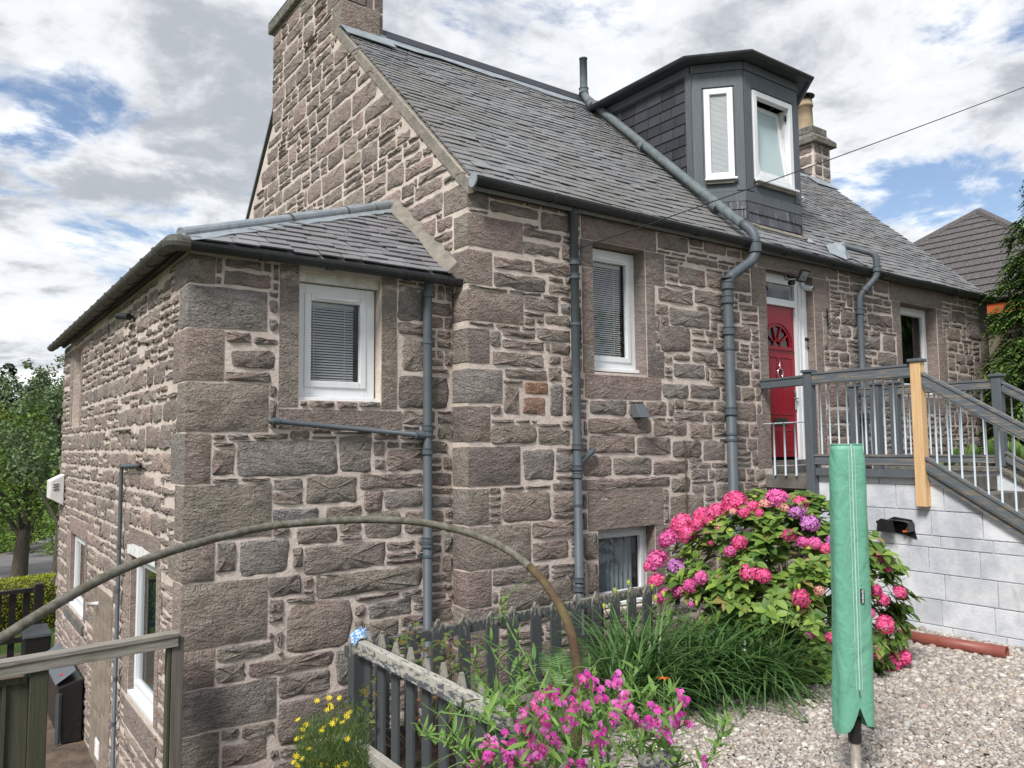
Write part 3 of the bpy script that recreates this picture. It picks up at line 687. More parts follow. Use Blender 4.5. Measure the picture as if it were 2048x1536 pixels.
# ------------------------------------------------------------------ windows
def upvc_window(parent, wall, u0, u1, v0, v1, depth, kind='blind', fw=0.07, sash=0.05, sill=True, vent=True, room='dark_room', side_first=None, glassmat='glass', slat=0.022, trim=0.0):
    """white framed window set `depth` behind the wall face; parts hang on `parent` as one window part with sub-parts"""
    def bx(mb, a0, a1, b0, b1, n0, n1):
        p = wall.P(a0, b0, n0); q = wall.P(a1, b1, n1); mb.box(p, q)
    f = MB(); d = -depth
    bx(f, u0, u0+fw, v0, v1, d-0.06, d); bx(f, u1-fw, u1, v0, v1, d-0.06, d)
    bx(f, u0+fw, u1-fw, v1-fw, v1, d-0.06, d); bx(f, u0+fw, u1-fw, v0, v0+fw, d-0.06, d)
    w = f.build('window', M['upvc'], parent, bevel=0.004)
    s = MB(); a0, a1, b0, b1 = u0+fw-0.004, u1-fw+0.004, v0+fw-0.004, v1-fw+0.004; dd = d+0.012
    bx(s, a0, a0+sash, b0, b1, dd-0.05, dd); bx(s, a1-sash, a1, b0, b1, dd-0.05, dd)
    bx(s, a0+sash, a1-sash, b1-sash, b1, dd-0.05, dd); bx(s, a0+sash, a1-sash, b0, b0+sash, dd-0.05, dd)
    s.build('sash', M['upvc'], w, bevel=0.006)
    if vent:
        t = MB(); bx(t, a0+0.13*(a1-a0)+0.02, a1-0.13*(a1-a0)-0.02, b1-sash*0.72, b1-sash*0.38, dd+0.001, dd+0.014); t.build('trickle_vent', M['upvc'], w, bevel=0.003)
    p = MB(); e = sash*0.95; bx(p, a0+e, a1-e, b0+e, b1-e, dd-0.035, dd-0.031); p.build('pane', M[glassmat], w)
    if sill:
        t = MB(); bx(t, u0-0.005, u1+0.02, v0-0.035, v0-0.002, d-0.05, d+0.055); t.build('sill', M['upvc'], w, bevel=0.004)
        t = MB(); bx(t, u0+0.01, u1-0.01, v0-0.09, v0-0.036, d-0.05, d+0.025); t.build('packer', M['cement'], w)
    if kind == 'blind':
        t = MB(); z = b0+sash+0.02; n = 0
        U0, U1 = a0+sash*0.6, a1-sash-0.03
        while z < b1-sash-0.03:
            q = [wall.P(U0, z-0.009, dd-0.072), wall.P(U1, z-0.009, dd-0.072), wall.P(U1, z+0.006, dd-0.085), wall.P(U0, z+0.006, dd-0.085)]
            t.add(q, [(0, 1, 2, 3)]); z += slat
        bx(t, U0, U1, b1-sash-0.035, b1-sash-0.002, dd-0.1, dd-0.07)
        for uu in (U0+0.16*(U1-U0), U0+0.8*(U1-U0)): bx(t, uu, uu+0.004, b0+sash, b1-sash, dd-0.072, dd-0.068)
        t.build('blind', M['blind'], w)
    elif kind == 'curtain':
        t = MB(); n = 40; U0, U1 = a0, a1-0.09
        for i in range(n):
            x0 = U0+(U1-U0)*i/n; x1 = U0+(U1-U0)*(i+1)/n; o0 = 0.022*math.sin(i*1.45); o1 = 0.022*math.sin((i+1)*1.45)
            t.add([wall.P(x0, b0, dd-0.12+o0), wall.P(x1, b0, dd-0.12+o1), wall.P(x1, b1, dd-0.12+o1), wall.P(x0, b1, dd-0.12+o0)], [(0, 1, 2, 3)])
        t.build('curtain', M['curtain'], w, smooth=True)
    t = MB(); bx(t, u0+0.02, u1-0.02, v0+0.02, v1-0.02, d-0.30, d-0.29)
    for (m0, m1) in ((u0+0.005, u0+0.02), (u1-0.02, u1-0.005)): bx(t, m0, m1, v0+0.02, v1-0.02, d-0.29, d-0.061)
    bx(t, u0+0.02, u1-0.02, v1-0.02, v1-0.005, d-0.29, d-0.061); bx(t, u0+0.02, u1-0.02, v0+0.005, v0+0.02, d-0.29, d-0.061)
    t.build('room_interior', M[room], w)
    return w

# ================================================================== STONE COTTAGE
cot = empty('stone_cottage', (8.7, FY, LZ), 'brown sandstone cottage with slate roof, grey bay dormer and red front door', 'house')
bank = StoneBank(); rg = random.Random(21)
WIN1 = (5.20, 5.93, 0.72, 2.03); BAS = (5.21, 5.99, -1.60, -0.82); DOOR = (7.96, 8.93, -0.26, 2.10); WIN3 = (11.02, 12.06, 0.68, 2.0)
EZ = 2.40                                                            # top of the front wall
wm = MB(); holes = [WIN1, BAS, DOOR, WIN3]
panel(wm, FRONT, GX, FARX, LZ-0.3, EZ, holes)
for h, d in ((WIN1, 0.2), (BAS, 0.17), (DOOR, 0.22), (WIN3, 0.2)): reveal(wm, FRONT, h, d)
front_wall = wm.build('wall', M['mortar'], cot)
for h, d in ((WIN1, 0.168), (BAS, 0.13), (DOOR, 0.16), (WIN3, 0.168)):
    a, b, c, e = h; t = 0.004
    for q0_, q1_ in (((b-t, FY+0.005, c), (b+0.0, FY+d, e)), ((a, FY+0.005, c), (a+t, FY+d, e)), ((a+t, FY+0.005, e-t), (b-t, FY+d, e))):
        rv = MB(); rv.box(q0_, q1_); rv.build('jamb_lining', M['stone_dressed'], cot)

# gable outline on x = GX : (y, z)
gab = [(FY, LZ-0.3), (FY, 2.40), (8.57, 4.98), (8.57, 6.0), (10.95, 6.0), (10.95, 4.62), (12.05, 3.42), (13.1, 2.4), (13.1, LZ-0.3)]
gm = MB(); gp = [(GX, y, z) for y, z in gab]
def ear(poly_pts, mb, flip):
    from mathutils.geometry import tessellate_polygon
    for t in tessellate_polygon([[Vector(p) for p in poly_pts]]):
        mb.add([poly_pts[i] for i in t], [(0, 1, 2)])
ear(gp, gm, False); gm.build('wall', M['mortar_gable'], cot)
bk = MB(); bk.box((GX+0.02, 12.8, LZ-0.3), (FARX-0.02, 13.1, 2.4)); bk.box((FARX-0.3, FY+0.02, LZ-0.3), (FARX, 13.1, 2.38))
ear([(FARX, y, z) for y, z in [(FY, 2.38), (8.85, 5.2), (10.9, 5.2), (13.1, 2.38)]], bk, False)
bk.build('wall', M['mortar'], cot)

# ---- hand-placed stones, read off the picture and laid on the wall planes
Q1 = [(937,380,977,422),(937,424,1045,509),(937,496,983,572),(937,576,1046,652),(939,654,978,728),(940,735,1004,808),(940,810,980,885),
      (939,892,1040,970),(939,977,973,1050),(939,1054,1061,1129),(939,1136,982,1213)]
qz = [1.44, 0]
blockF = [(h[0], h[1], h[2], h[3]) for h in holes]
zs = [2.42]
for i, b in enumerate(Q1):
    p, q = boxpx(aY, FY, b); w = max(0.2, q.x-GX)
    z0, z1 = q.z, p.z
    if i == 0: z1 = 2.36
    z1 = min(z1, zs[-1]); z0 = min(z0, z1-0.12); zs.append(z0)
    big = w > 0.35; d = 0.22 if big else 0.40
    quoin(bank, GX, FY, w, d if z1 > 1.6 else 0.255, z0, z1, rg, mat='stone' if i != 5 else 'stone_grey', rough=0.018)
    blockF.append((GX-0.1, GX+w, z0, z1))
GQ = []                                                             # blocked cells of the gable (y0,y1,z0,z1)
for i in range(len(zs)-1): GQ.append((FY-0.1, FY+(0.42 if i in (0, 2) else 0.24), zs[i+1], zs[i]))
z = zs[-1]
k = 0
while z > LZ+0.1:
    h = 0.36; w = 0.5 if k % 2 else 0.3; quoin(bank, GX, FY, w, 0.255, z-h, z, rg, rough=0.014); blockF.append((GX-0.1, GX+w, z-h, z)); GQ.append((FY-0.1, FY+0.25, z-h, z)); z -= h; k += 1

HF = """981,403,1076,440 1079,423,1139,467 1046,455,1121,483 1048,483,1118,515 988,514,1063,545 1068,519,1138,553 988,545,1090,585 1099,569,1139,590
1048,594,1115,625 1092,628,1138,652 1074,657,1139,683 1006,675,1087,701 986,703,1086,735 1011,739,1092,766 1095,735,1121,763
1009,773,1038,827 1099,770,1125,830 983,851,1071,885 1074,859,1139,888 1317,468,1375,507 1370,470,1405,494 1408,475,1450,511
1374,514,1434,535 1359,533,1410,573 1413,548,1444,577 1317,566,1385,610 1388,579,1444,613 1340,616,1418,657 1322,652,1380,706 1385,703,1434,724
1348,726,1408,758 1326,768,1377,796 1370,799,1427,820 1291,804,1333,831 1180,799,1252,830 1177,835,1302,864 1307,846,1372,869 1349,822,1406,843
1380,848,1424,875 1178,868,1269,904 1272,875,1340,907 1346,882,1403,913 1407,879,1450,918 1047,900,1108,957 984,850,1070,882
1168,909,1222,950 1228,911,1303,947 1306,914,1376,945 1165,954,1339,984 1344,957,1380,982 1006,988,1100,1043 1066,1045,1149,1067 1065,1088,1136,1113
986,1126,1097,1156 988,1158,1147,1203 1168,1065,1197,1115 1175,1122,1197,1185 1340,988,1408,1038
1629,637,1655,700 1652,600,1690,612 1620,640,1660,655 1650,735,1700,815 1706,568,1745,590 1742,560,1782,588 1716,592,1765,610 1745,600,1782,628 1735,628,1784,655
1855,605,1900,645 1903,622,1930,648 1866,655,1890,685 1932,650,1962,680 1718,672,1760,700 1765,672,1790,703 1755,705,1800,735 1880,715,1910,740"""
def overlaps(r, L, m=0.004): return any(r[0] < b[1]-m and r[1] > b[0]+m and r[2] < b[3]-m and r[3] > b[2]+m for b in L)
def place_list(txt, fn, plane, wall, blocked, mat, rng, orange=()):
    for n_, s_ in enumerate(txt.split()):
        b = [float(x) for x in s_.split(',')]; p, q = boxpx(fn, plane, b)
        u0, u1 = sorted((p.x, q.x)) if fn is aY else sorted((p.y, q.y)); v0, v1 = sorted((p.z, q.z)); g = 0.019
        u0 -= g; u1 += g; v0 -= g; v1 += g
        # trim against what is already there
        for c in blocked:
            if u0 < c[1] and u1 > c[0] and v0 < c[3] and v1 > c[2]:
                cand = [(c[1]-u0, 0), (u1-c[0], 1), (c[3]-v0, 2), (v1-c[2], 3)]; a = min(cand)[1]
                if a == 0: u0 = c[1]
                elif a == 1: u1 = c[0]
                elif a == 2: v0 = c[3]
                else: v1 = c[2]
        if u1-u0 < 0.06 or v1-v0 < 0.04: continue
        wall_m = mat if n_ not in orange else 'stone_orange'
        bank_cur.add(wall, u0, u1, v0, v1, rng, mat=wall_m, gap=0.009, rough=0.013, proud=0.011, chunky=0.14)
        blocked.append((u0, u1, v0, v1))
bank_cur = bank
# dressed stones round the openings (lintels, jambs, sills) laid from the openings' own sizes
def dressed(wall, u0, u1, v0, v1, blocked, mat='stone_dressed', **kw):
    slab_stone(bank_cur, wall, u0, u1, v0, v1, rg, mat=mat, **kw); blocked.append((u0, u1, v0, v1))
dressed(FRONT, 5.05, 6.10, 2.03, 2.38, blockF, rough=0.008)                          # window lintel
dressed(FRONT, 5.07, 6.13, 0.46, 0.70, blockF, mat='stone', rough=0.012)             # window sill stone
for (a, b, c, d, mt) in ((5.03,5.20,1.75,2.03,'stone'),(5.05,5.20,0.98,1.75,'stone'),(5.05,5.20,0.70,0.98,'stone'),
                         (5.93,6.22,1.68,2.03,'stone'),(5.93,6.06,0.98,1.68,'stone_dressed'),(5.93,6.18,0.70,0.98,'stone')):
    dressed(FRONT, a, b, c, d, blockF, mat=mt, rough=0.01)
dressed(FRONT, 5.08, 6.12, -0.82, -0.44, blockF, rough=0.014)                        # basement lintel
for (a, b, c, d) in ((5.99,6.2,-1.25,-0.82),(5.99,6.12,-1.7,-1.25)): dressed(FRONT, a, b, c, d, blockF)
dressed(FRONT, 7.80, 9.22, 2.10, 2.38, blockF)                                       # door lintel
for (a, b, c, d) in ((7.68,7.96,1.62,2.10),(7.80,7.96,0.35,1.62),(7.70,7.96,-0.28,0.35),(8.93,9.28,1.68,2.10),(8.93,9.10,0.65,1.68),(8.93,9.10,-0.26,0.65)): dressed(FRONT, a, b, c, d, blockF)
dressed(FRONT, 10.75, 12.25, 2.0, 2.34, blockF)                                      # far window lintel
for (a, b, c, d) in ((10.80,11.02,1.55,2.0),(10.88,11.02,0.55,1.55),(12.06,12.22,1.6,2.0),(12.06,12.32,0.55,1.6)): dressed(FRONT, a, b, c, d, blockF)
dressed(FRONT, 10.85, 12.25, 0.42, 0.66, blockF)
# the two orange stones
for b_ in ((1048,763,1097,791),(1045,794,1092,830)):
    p, q = boxpx(aY, FY, b_); r_ = (p.x-0.01, q.x+0.01, q.z-0.01, p.z+0.01)
    if not overlaps(r_, blockF): bank.add(FRONT, *r_, rg, mat='stone_orange', gap=0.012, rough=0.01, chunky=0.12); blockF.append(r_)
place_list(HF, aY, FY, FRONT, blockF, 'stone', rg)
far_q = 2.3
k = 0
while far_q > -0.6:                                                  # far end quoins
    w = 0.55 if k % 2 else 0.32; dressed(FRONT, FARX-w, FARX-0.002, far_q-0.34, far_q, blockF, mat='stone'); far_q -= 0.34; k += 1
blockF += [(7.84, 9.5, -0.9, -0.3)]
wall_fill(bank, FRONT, GX, FARX, -2.2, 2.36, blockF, rg, (0.12, 0.52), (0.055, 0.24), 'stone', mats=('stone_grey', 0.05), rough=0.010, chunky=0.15, gap=0.010)

# gable stones
def in_gable(u, v):
    f = v < 2.52+0.932*(u-5.80); b = np.where(u < 10.98, v < 6.0, v < 4.62-1.08*(u-10.95)); return ((f & b) | ((u > 8.6) & (u < 10.93) & (v < 6.0))) & (u < 12.9)
def verge_cut(u): return 2.36+0.932*(u-5.80) if u < 8.56 else (6.0 if u < 10.95 else 4.58-1.08*(u-10.95))
gb_blocked = [(c[0], c[1], c[2], c[3]) for c in GQ]
k = 0; z = 5.02
while z < 5.95:                                                      # chimney corner stones on the gable side
    d_, w_ = (0.42, 0.3) if k % 2 else (0.26, 0.5); quoin(bank, GX, 8.57, w_, d_, z, min(z+0.36, 6.0), rg, rough=0.012); gb_blocked.append((8.5, 8.57+d_, z, z+0.36)); z += 0.36; k += 1
wall_fill(bank, GABLE, FY, 12.9, 1.4, 6.0, gb_blocked, rg, (0.20, 0.80), (0.065, 0.30), 'stone_gable', inside=in_gable, cut=verge_cut, mats=('stone', 0.2), rough=0.013, gap=0.014, chunky=0.2)
for zz in np.arange(-2.2, 1.5, 0.2): pass
wall_fill(bank, GABLE, FY+0.0, FY+0.26, -2.2, 1.5, gb_blocked, rg, (0.1, 0.2), (0.06, 0.2), 'stone', rough=0.01)

# chimney stack (near): front face y=8.57, x GX..GX+0.56
ch = MB(); CHX1 = GX+0.56
ch.box((GX+0.03, 8.60, 4.0), (CHX1, 10.95, 6.0)); chim = ch.build('chimney', M['mortar_gable'], cot)
CHF = Wall((0, 8.60, 0), (1, 0, 0), (0, -1, 0))
for (a, b, c, d) in ((GX+0.04, CHX1, 5.02, 5.36), (GX+0.27, CHX1-0.14, 5.38, 5.72), (CHX1-0.14, CHX1, 5.38, 5.75), (GX+0.04, GX+0.27, 5.38, 5.62)):
    if a < GX+0.1 and c < 5.1: slab_stone(bank, CHF, GX+0.53-0.45, b, c, d, rg, mat='stone', rough=0.014)
    else: slab_stone(bank, CHF, a+0.02, b, c, d, rg, mat='stone', rough=0.012)
cp = MB(); cp.box((GX-0.07, 8.48, 5.98), (CHX1+0.07, 11.03, 6.14)); cp.add([(GX-0.07, 8.48, 6.141), (CHX1+0.07, 8.48, 6.141), (CHX1+0.07, 11.03, 6.141), (GX-0.07, 11.03, 6.141), (GX+0.05, 8.62, 6.3), (CHX1-0.05, 8.62, 6.3), (CHX1-0.05, 10.9, 6.3), (GX+0.05, 10.9, 6.3)], [(0,1,5,4),(1,2,6,5),(2,3,7,6),(3,0,4,7),(4,5,6,7)])
cp.build('cope_stone', M['cope'], chim, bevel=0.02)
for yy in (10.55, 9.9, 9.2):
    t = MB(); t.tube([(GX+0.28, yy, 6.28), (GX+0.28, yy, 6.75), (GX+0.28, yy, 6.78), (GX+0.28, yy, 6.86)], [0.12, 0.11, 0.13, 0.13], 16); t.build('chimney_pot', M['pot'], chim, smooth=True)

# far chimney
c2 = MB(); c2.box((13.38, 8.57, 4.0), (13.92, 9.55, 5.74)); chim2 = c2.build('chimney', M['mortar'], cot)
C2F = Wall((0, 8.57, 0), (1, 0, 0), (0, -1, 0)); C2S = Wall((13.38, 0, 0), (0, 1, 0), (-1, 0, 0))
for z0 in np.arange(4.9, 5.7, 0.22):
    for (a, b) in ((13.4, 13.64), (13.66, 13.9)): bank.add(C2F, a, b, z0, min(z0+0.2, 5.73), rg, rough=0.012, gap=0.008)
    for (a, b) in ((8.6, 8.9), (8.92, 9.3)): bank.add(C2S, a, b, z0, min(z0+0.2, 5.73), rg, rough=0.012, gap=0.008)
t = MB(); t.box((13.28, 8.47, 5.741), (14.02, 9.65, 5.84)); t.add([(13.28,8.47,5.841),(14.02,8.47,5.841),(14.02,9.65,5.841),(13.28,9.65,5.841),(13.4,8.6,5.98),(13.9,8.6,5.98),(13.9,9.5,5.98),(13.4,9.5,5.98)], [(0,1,5,4),(1,2,6,5),(2,3,7,6),(3,0,4,7),(4,5,6,7)])
t.box((13.4, 8.6, 5.981), (13.9, 9.5, 6.12)); t.build('cope_stone', M['cope'], chim2, bevel=0.015)
t = MB(); t.tube([(13.67, 8.92, 6.12), (13.67, 8.92, 6.16), (13.67, 8.92, 6.62), (13.67, 8.92, 6.63), (13.67, 8.92, 6.68), (13.67, 8.92, 6.69), (13.67, 8.92, 6.76)], [0.19, 0.155, 0.145, 0.165, 0.165, 0.15, 0.15], 20); t.build('chimney_pot', M['pot'], chim2, smooth=True)
t = MB(); t.tube([(13.67, 8.92, 6.765), (13.67, 8.92, 6.84)], 0.10, 14); t.tube([(13.67, 8.92, 6.842), (13.67, 8.92, 6.86), (13.67, 8.92, 6.90)], [0.2, 0.2, 0.05], 20); t.build('chimney_cowl', M['black'], chim2, smooth=False)
bank.flush(cot, 'stone', 'rubble_stonework')

# ------------------------------------------------------------------ slates
def clip_poly(poly, a, b):
    """keep the part of poly left of a->b"""
    out = []; d = (b[0]-a[0], b[1]-a[1])
    side = lambda p: d[0]*(p[1]-a[1])-d[1]*(p[0]-a[0])
    for i in range(len(poly)):
        p, q = poly[i], poly[(i+1) % len(poly)]; sp, sq = side(p), side(q)
        if sp >= 0: out.append(p)
        if (sp >= 0) != (sq >= 0): t = sp/(sp-sq); out.append((p[0]+(q[0]-p[0])*t, p[1]+(q[1]-p[1])*t))
    return out
def lay_slates(sb, O, U, V, u0, u1, v1, expo, wr, rng, mat, clip=None, skip=None, v0=0.0, thick=0.008, lift=0.016, jit=0.006, sag=None, ex2=None):
    O = Vector(O); U = Vector(U).normalized(); V = Vector(V).normalized(); N = U.cross(V); 
    if N.z < 0 and abs(V.z) < 0.99: N = -N
    v = v0; row = 0
    while v < v1-0.01:
        e = expo if ex2 is None else expo+(ex2-expo)*(v-v0)/(v1-v0)
        u = u0-rng.uniform(0, wr[1])
        while u < u1:
            w = rng.uniform(*wr); a, b = max(u, u0), min(u+w, u1)
            if b-a > 0.03 and not (skip and skip((a+b)/2, v+e/2)):
                ht = min(e*1.75, v1-v+0.02); dv = rng.uniform(-jit, jit); ch = rng.uniform(0, 0.012)
                poly = [(a+0.0025+ch*rng.random(), v+dv+rng.uniform(-1, 1)*jit*0.6), (b-0.0025-ch*rng.random(), v+dv+rng.uniform(-1, 1)*jit*0.6), (b-0.0025, v+ht), (a+0.0025, v+ht)]
                if clip:
                    for k in range(len(clip)):
                        poly = clip_poly(poly, clip[k], clip[(k+1) % len(clip)])
                        if len(poly) < 3: break
                if len(poly) >= 3:
                    tl = lift*rng.uniform(0.8, 1.35); sd = rng.uniform(-0.003, 0.003)
                    def P(p, up):
                        t = (p[1]-v)/max(ht, 1e-3); s_ = sag(p[0], p[1]) if sag else 0
                        return O+U*p[0]+V*p[1]+N*(tl*(1-t)+0.002+sd*(p[0]-a)/w*2+up+s_)
                    top = [P(p, thick) for p in poly]; bot = [P(p, 0) for p in poly]; n = len(poly)
                    F = [tuple(range(n))]+[(i, n+i, n+(i+1) % n, (i+1) % n) for i in range(n)]
                    if U.cross(V).dot(N) < 0: F = [f[::-1] for f in F]
                    c = sum(top, Vector())/n
                    sb.put(top+bot, F, c, mat, [P((a, v), 0), P((b, v), 0), P((b, v+e), 0), P((a, v+e), 0)])
            u += w
        v += e; row += 1

SL = math.atan2(0.935, 1); RV = Vector((0, math.cos(SL), math.sin(SL)))
EY, EZR = 5.70, 2.44+0.935*(5.70-5.85)                         # eave line of the main roof
RL = (8.72-EY)/math.cos(SL)
roof = MB()
roof.prism([(GX+0.02, EY, EZR-0.02), (FARX+0.02, EY, EZR-0.02), (FARX+0.02, EY+RL*RV.y, EZR-0.02+RL*RV.z), (GX+0.02, EY+RL*RV.y, EZR-0.02+RL*RV.z)], (0, 0.02, -0.03))
roof.prism([(GX+0.06, 8.70, 5.08), (FARX, 8.70, 5.08), (FARX, 10.9, 5.08), (GX+0.06, 10.9, 5.08)], (0, 0, 0.06))
roof.prism([(GX+0.02, 10.9, 5.08), (FARX, 10.9, 5.08), (FARX, 13.3, 2.3), (GX+0.02, 13.3, 2.3)], (0, 0, -0.05))
roof_o = roof.build('roof', M['slate'], cot)
sb = StoneBank(); rs = random.Random(5)
def sagf(u, v): return 0.012*math.sin(u*1.7+v*0.8)+0.010*math.sin(u*0.63+1)
DCX0, DCX1 = 7.64, 9.64                                        # dormer cheeks
def skipd(u, v):
    y = EY+v*RV.y
    return DCX0+0.04 < u < DCX1-0.04 and y > 6.2+max(0, (abs(u-8.64)-0.56))
lay_slates(sb, (0, EY, EZR+0.004), (1, 0, 0), RV, GX+0.03, FARX, RL-0.1, 0.118, (0.15, 0.29), rs, 'slate', skip=skipd, sag=sagf, ex2=0.1, jit=0.008, lift=0.017, thick=0.009)
sb.flush(cot, 'slate', 'slate_courses', smooth=False)
# verge fillet along the gable, lead and membrane at the roof top
t = MB()
for i in range(14):
    a, b = i/14, (i+1)/14
    p = Vector((GX, EY+0.06, EZR+0.02))+RV*(RL-0.05)*a; q = Vector((GX, EY+0.06, EZR+0.02))+RV*(RL-0.05)*b; j = rs.uniform(-0.008, 0.008)
    t.hexa([p+Vector((-0.02, 0, -0.10)), p+Vector((0.075+j, 0, -0.06)), q+Vector((0.075+j, 0, -0.06)), q+Vector((-0.02, 0, -0.10)), p+Vector((-0.015, 0, 0.028)), p+Vector((0.07+j, 0, 0.035)), q+Vector((0.07+j, 0, 0.035)), q+Vector((-0.015, 0, 0.028))])
t.build('verge_mortar', M['cement'], cot, smooth=False)
tp = Vector((0, EY, EZR))+RV*RL; Nn = Vector((0, -RV.z, RV.y))
def on_roof(x, y, n=0.0): v = (y-EY)/RV.y; return Vector((x, EY, EZR))+RV*v+Nn*n
t = MB()
xs = np.linspace(GX+0.58, FARX-0.55, 24)
for i in range(23):
    if DCX0 < xs[i] < DCX1+0.0 and False: continue
    j0 = 0.10+0.03*math.sin(i*2.1); j1 = 0.10+0.03*math.sin((i+1)*2.1)
    a, b = xs[i], xs[i+1]; t.prism([on_roof(a, 8.64-j0, 0.035), on_roof(b, 8.64-j1, 0.035), on_roof(b, 8.70, 0.04), on_roof(a, 8.70, 0.04)], (0, -0.004, 0.006))
t.build('lead_apron', M['lead'], cot)
t = MB(); t.hexa([(GX+0.57, 8.62, 5.10), (FARX-0.54, 8.62, 5.10), (FARX-0.54, 8.80, 5.10), (GX+0.57, 8.80, 5.10), (GX+0.57, 8.66, 5.215), (FARX-0.54, 8.66, 5.215), (FARX-0.54, 8.80, 5.215), (GX+0.57, 8.80, 5.215)])
t.build('ridge_capping', M['ridge'], cot, bevel=0.015)
t = MB(); t.prism([on_roof(GX-0.005, 8.40, 0.045), on_roof(GX+0.62, 8.38, 0.05), on_roof(GX+0.62, 8.60, 0.05), on_roof(GX-0.005, 8.60, 0.045)], (0, -0.006, 0.008)); t.box((GX+0.0, 8.575, 4.96), (GX+0.6, 8.59, 5.09))
t.build('chimney_flashing', M['lead'], cot)
t = MB(); t.prism([on_roof(13.1, 8.36, 0.05), on_roof(13.78, 8.36, 0.05), on_roof(13.78, 8.60, 0.05), on_roof(13.1, 8.60, 0.05)], (0, -0.006, 0.008)); t.build('chimney_flashing', M['lead'], cot)

# ------------------------------------------------------------------ gutters and pipes
def gutter(name, parent, path, r, mat, joints=(), outward=(0, -1, 0), bands=None):
    """half-round gutter along a polyline"""
    mb = MB(); P = [Vector(p) for p in path]; n = 9; vs = []
    for i, p in enumerate(P):
        d0 = (P[i]-P[i-1]).normalized() if i else (P[1]-P[0]).normalized(); d1 = (P[i+1]-P[i]).normalized() if i < len(P)-1 else d0
        t = (d0+d1).normalized(); s_ = t.cross(Vector((0, 0, 1))).normalized(); k = 1/max(0.4, s_.dot(d0.cross(Vector((0,0,1))).normalized()))
        for q in range(n+1):
            a = math.pi*q/n; vs.append(p+s_*math.cos(a)*r*k-Vector((0, 0, 1))*math.sin(a)*r)
        for q in range(n+1):
            a = math.pi*q/n; vs.append(p+s_*math.cos(a)*(r-0.006)*k-Vector((0, 0, 1))*math.sin(a)*(r-0.006))
    W2 = 2*(n+1); fs = []
    for i in range(len(P)-1):
        for q in range(n):
            a, b = i*W2+q, (i+1)*W2+q; fs += [(a, a+1, b+1, b), (a+n+1, b+n+1, b+n+2, a+n+2)]
        a, b = i*W2, (i+1)*W2; fs += [(a, b, b+n+1, a+n+1), (a+n, a+2*n+1, b+2*n+1, b+n)]
    fs += [tuple(range(n+1)), tuple(range((len(P)-1)*W2, (len(P)-1)*W2+n+1))[::-1]]
    mb.add(vs, fs); g = mb.build(name, mat, parent, smooth=False)
    for (seg, tt) in joints:
        a, b = P[seg], P[seg+1]; d = (b-a).normalized(); c = a.lerp(b, tt); s_ = d.cross(Vector((0, 0, 1))).normalized(); m2 = MB(); vs = []
        wd = 0.03
        for e in (-wd, wd):
            for q in range(n+1):
                an = math.pi*q/n; vs.append(c+d*e+s_*math.cos(an)*(r+0.009)-Vector((0, 0, 1))*math.sin(an)*(r+0.009))
        fs = [(q, q+1, n+2+q, n+1+q) for q in range(n)]+[tuple(range(n+1))[::-1], tuple(range(n+1, 2*n+2))]
        m2.add(vs, fs); m2.build('gutter_joint', mat, g)
    return g
gutter('gutter', cot, [(GX-0.03, 5.655, 2.345), (8.4, 5.655, 2.325), (11.0, 5.655, 2.30), (FARX+0.05, 5.655, 2.30)], 0.066, M['gutter'], joints=[(0, 0.19), (0, 0.42), (0, 0.62), (0, 0.8), (0, 0.95), (1, 0.3), (1, 0.75), (2, 0.5)])
t = MB(); t.tube([(GX-0.045, 5.655, 2.31), (GX-0.03, 5.655, 2.31)], 0.06, 14); t.build('gutter_end_cap', M['lead'], cot)
t = MB(); t.box((GX+0.05, 5.72, 2.26), (FARX, 5.79, 2.36)); t.build('dark_eave_strip', M['gutter'], cot)  # dark strip standing in for the shadow along the wall top

def sockets(parent, p, d, r, mat, length=0.07):
    d = Vector(d).normalized(); p = Vector(p); t = MB()
    t.tube([p-d*length/2, p-d*(length/2-0.008), p-d*(length/2-0.009), p+d*(length/2-0.009), p+d*(length/2-0.008), p+d*length/2], [r*1.32, r*1.32, r*1.2, r*1.2, r*1.32, r*1.32], 16)
    return t.build('pipe_collar', mat, parent, smooth=False)
def bracket(parent, x, y, z, r, wally, mat):
    t = MB(); t.tube([(x, y, z-0.012), (x, y, z+0.012)], r*1.15, 14); t.box((x-r*1.7, wally-0.012, z-0.012), (x+r*1.7, wally+0.01, z+0.012)); t.build('pipe_bracket', mat, parent)
def smooth_path(pts, r=0.09, n=5):
    P = [Vector(p) for p in pts]; out = [P[0]]
    for i in range(1, len(P)-1):
        a, b, c = P[i-1], P[i], P[i+1]; ra = min(r, (a-b).length*0.45, (c-b).length*0.45); p = b+(a-b).normalized()*ra; q = b+(c-b).normalized()*ra
        for k in range(n+1):
            t = k/n; out.append(p*(1-t)**2+b*2*t*(1-t)+q*t*t)
    out.append(P[-1]); return out

# downpipe beside the window
pz = aY(1147, 420, FY-0.06); px1 = pz.x; r = 0.042
dp = MB(); dp.tube([(px1, FY-0.062, -1.75), (px1, FY-0.062, 2.31)], r, 16); dp1 = dp.build('downpipe', M['pipe'], cot, smooth=True)
for yy in (425, 525, 553, 893, 935, 950, 1160, 1178):
    q = aY(1150, yy, FY-0.062); sockets(dp1, (px1, FY-0.062, q.z), (0, 0, 1), r, M['pipe'], 0.05)
for yy in (648, 1010): q = aY(1150, yy, FY-0.062); bracket(dp1, px1, FY-0.062, q.z, r, FY, M['pipe'])
q = aY(1180, 900, FY); t = MB(); t.tube(smooth_path([(q.x+0.02, FY+0.02, q.z), (q.x, FY-0.06, q.z), (px1+0.02, FY-0.06, q.z-0.13)], 0.05), 0.024, 12); t.build('waste_branch', M['pipe'], dp1, smooth=True)

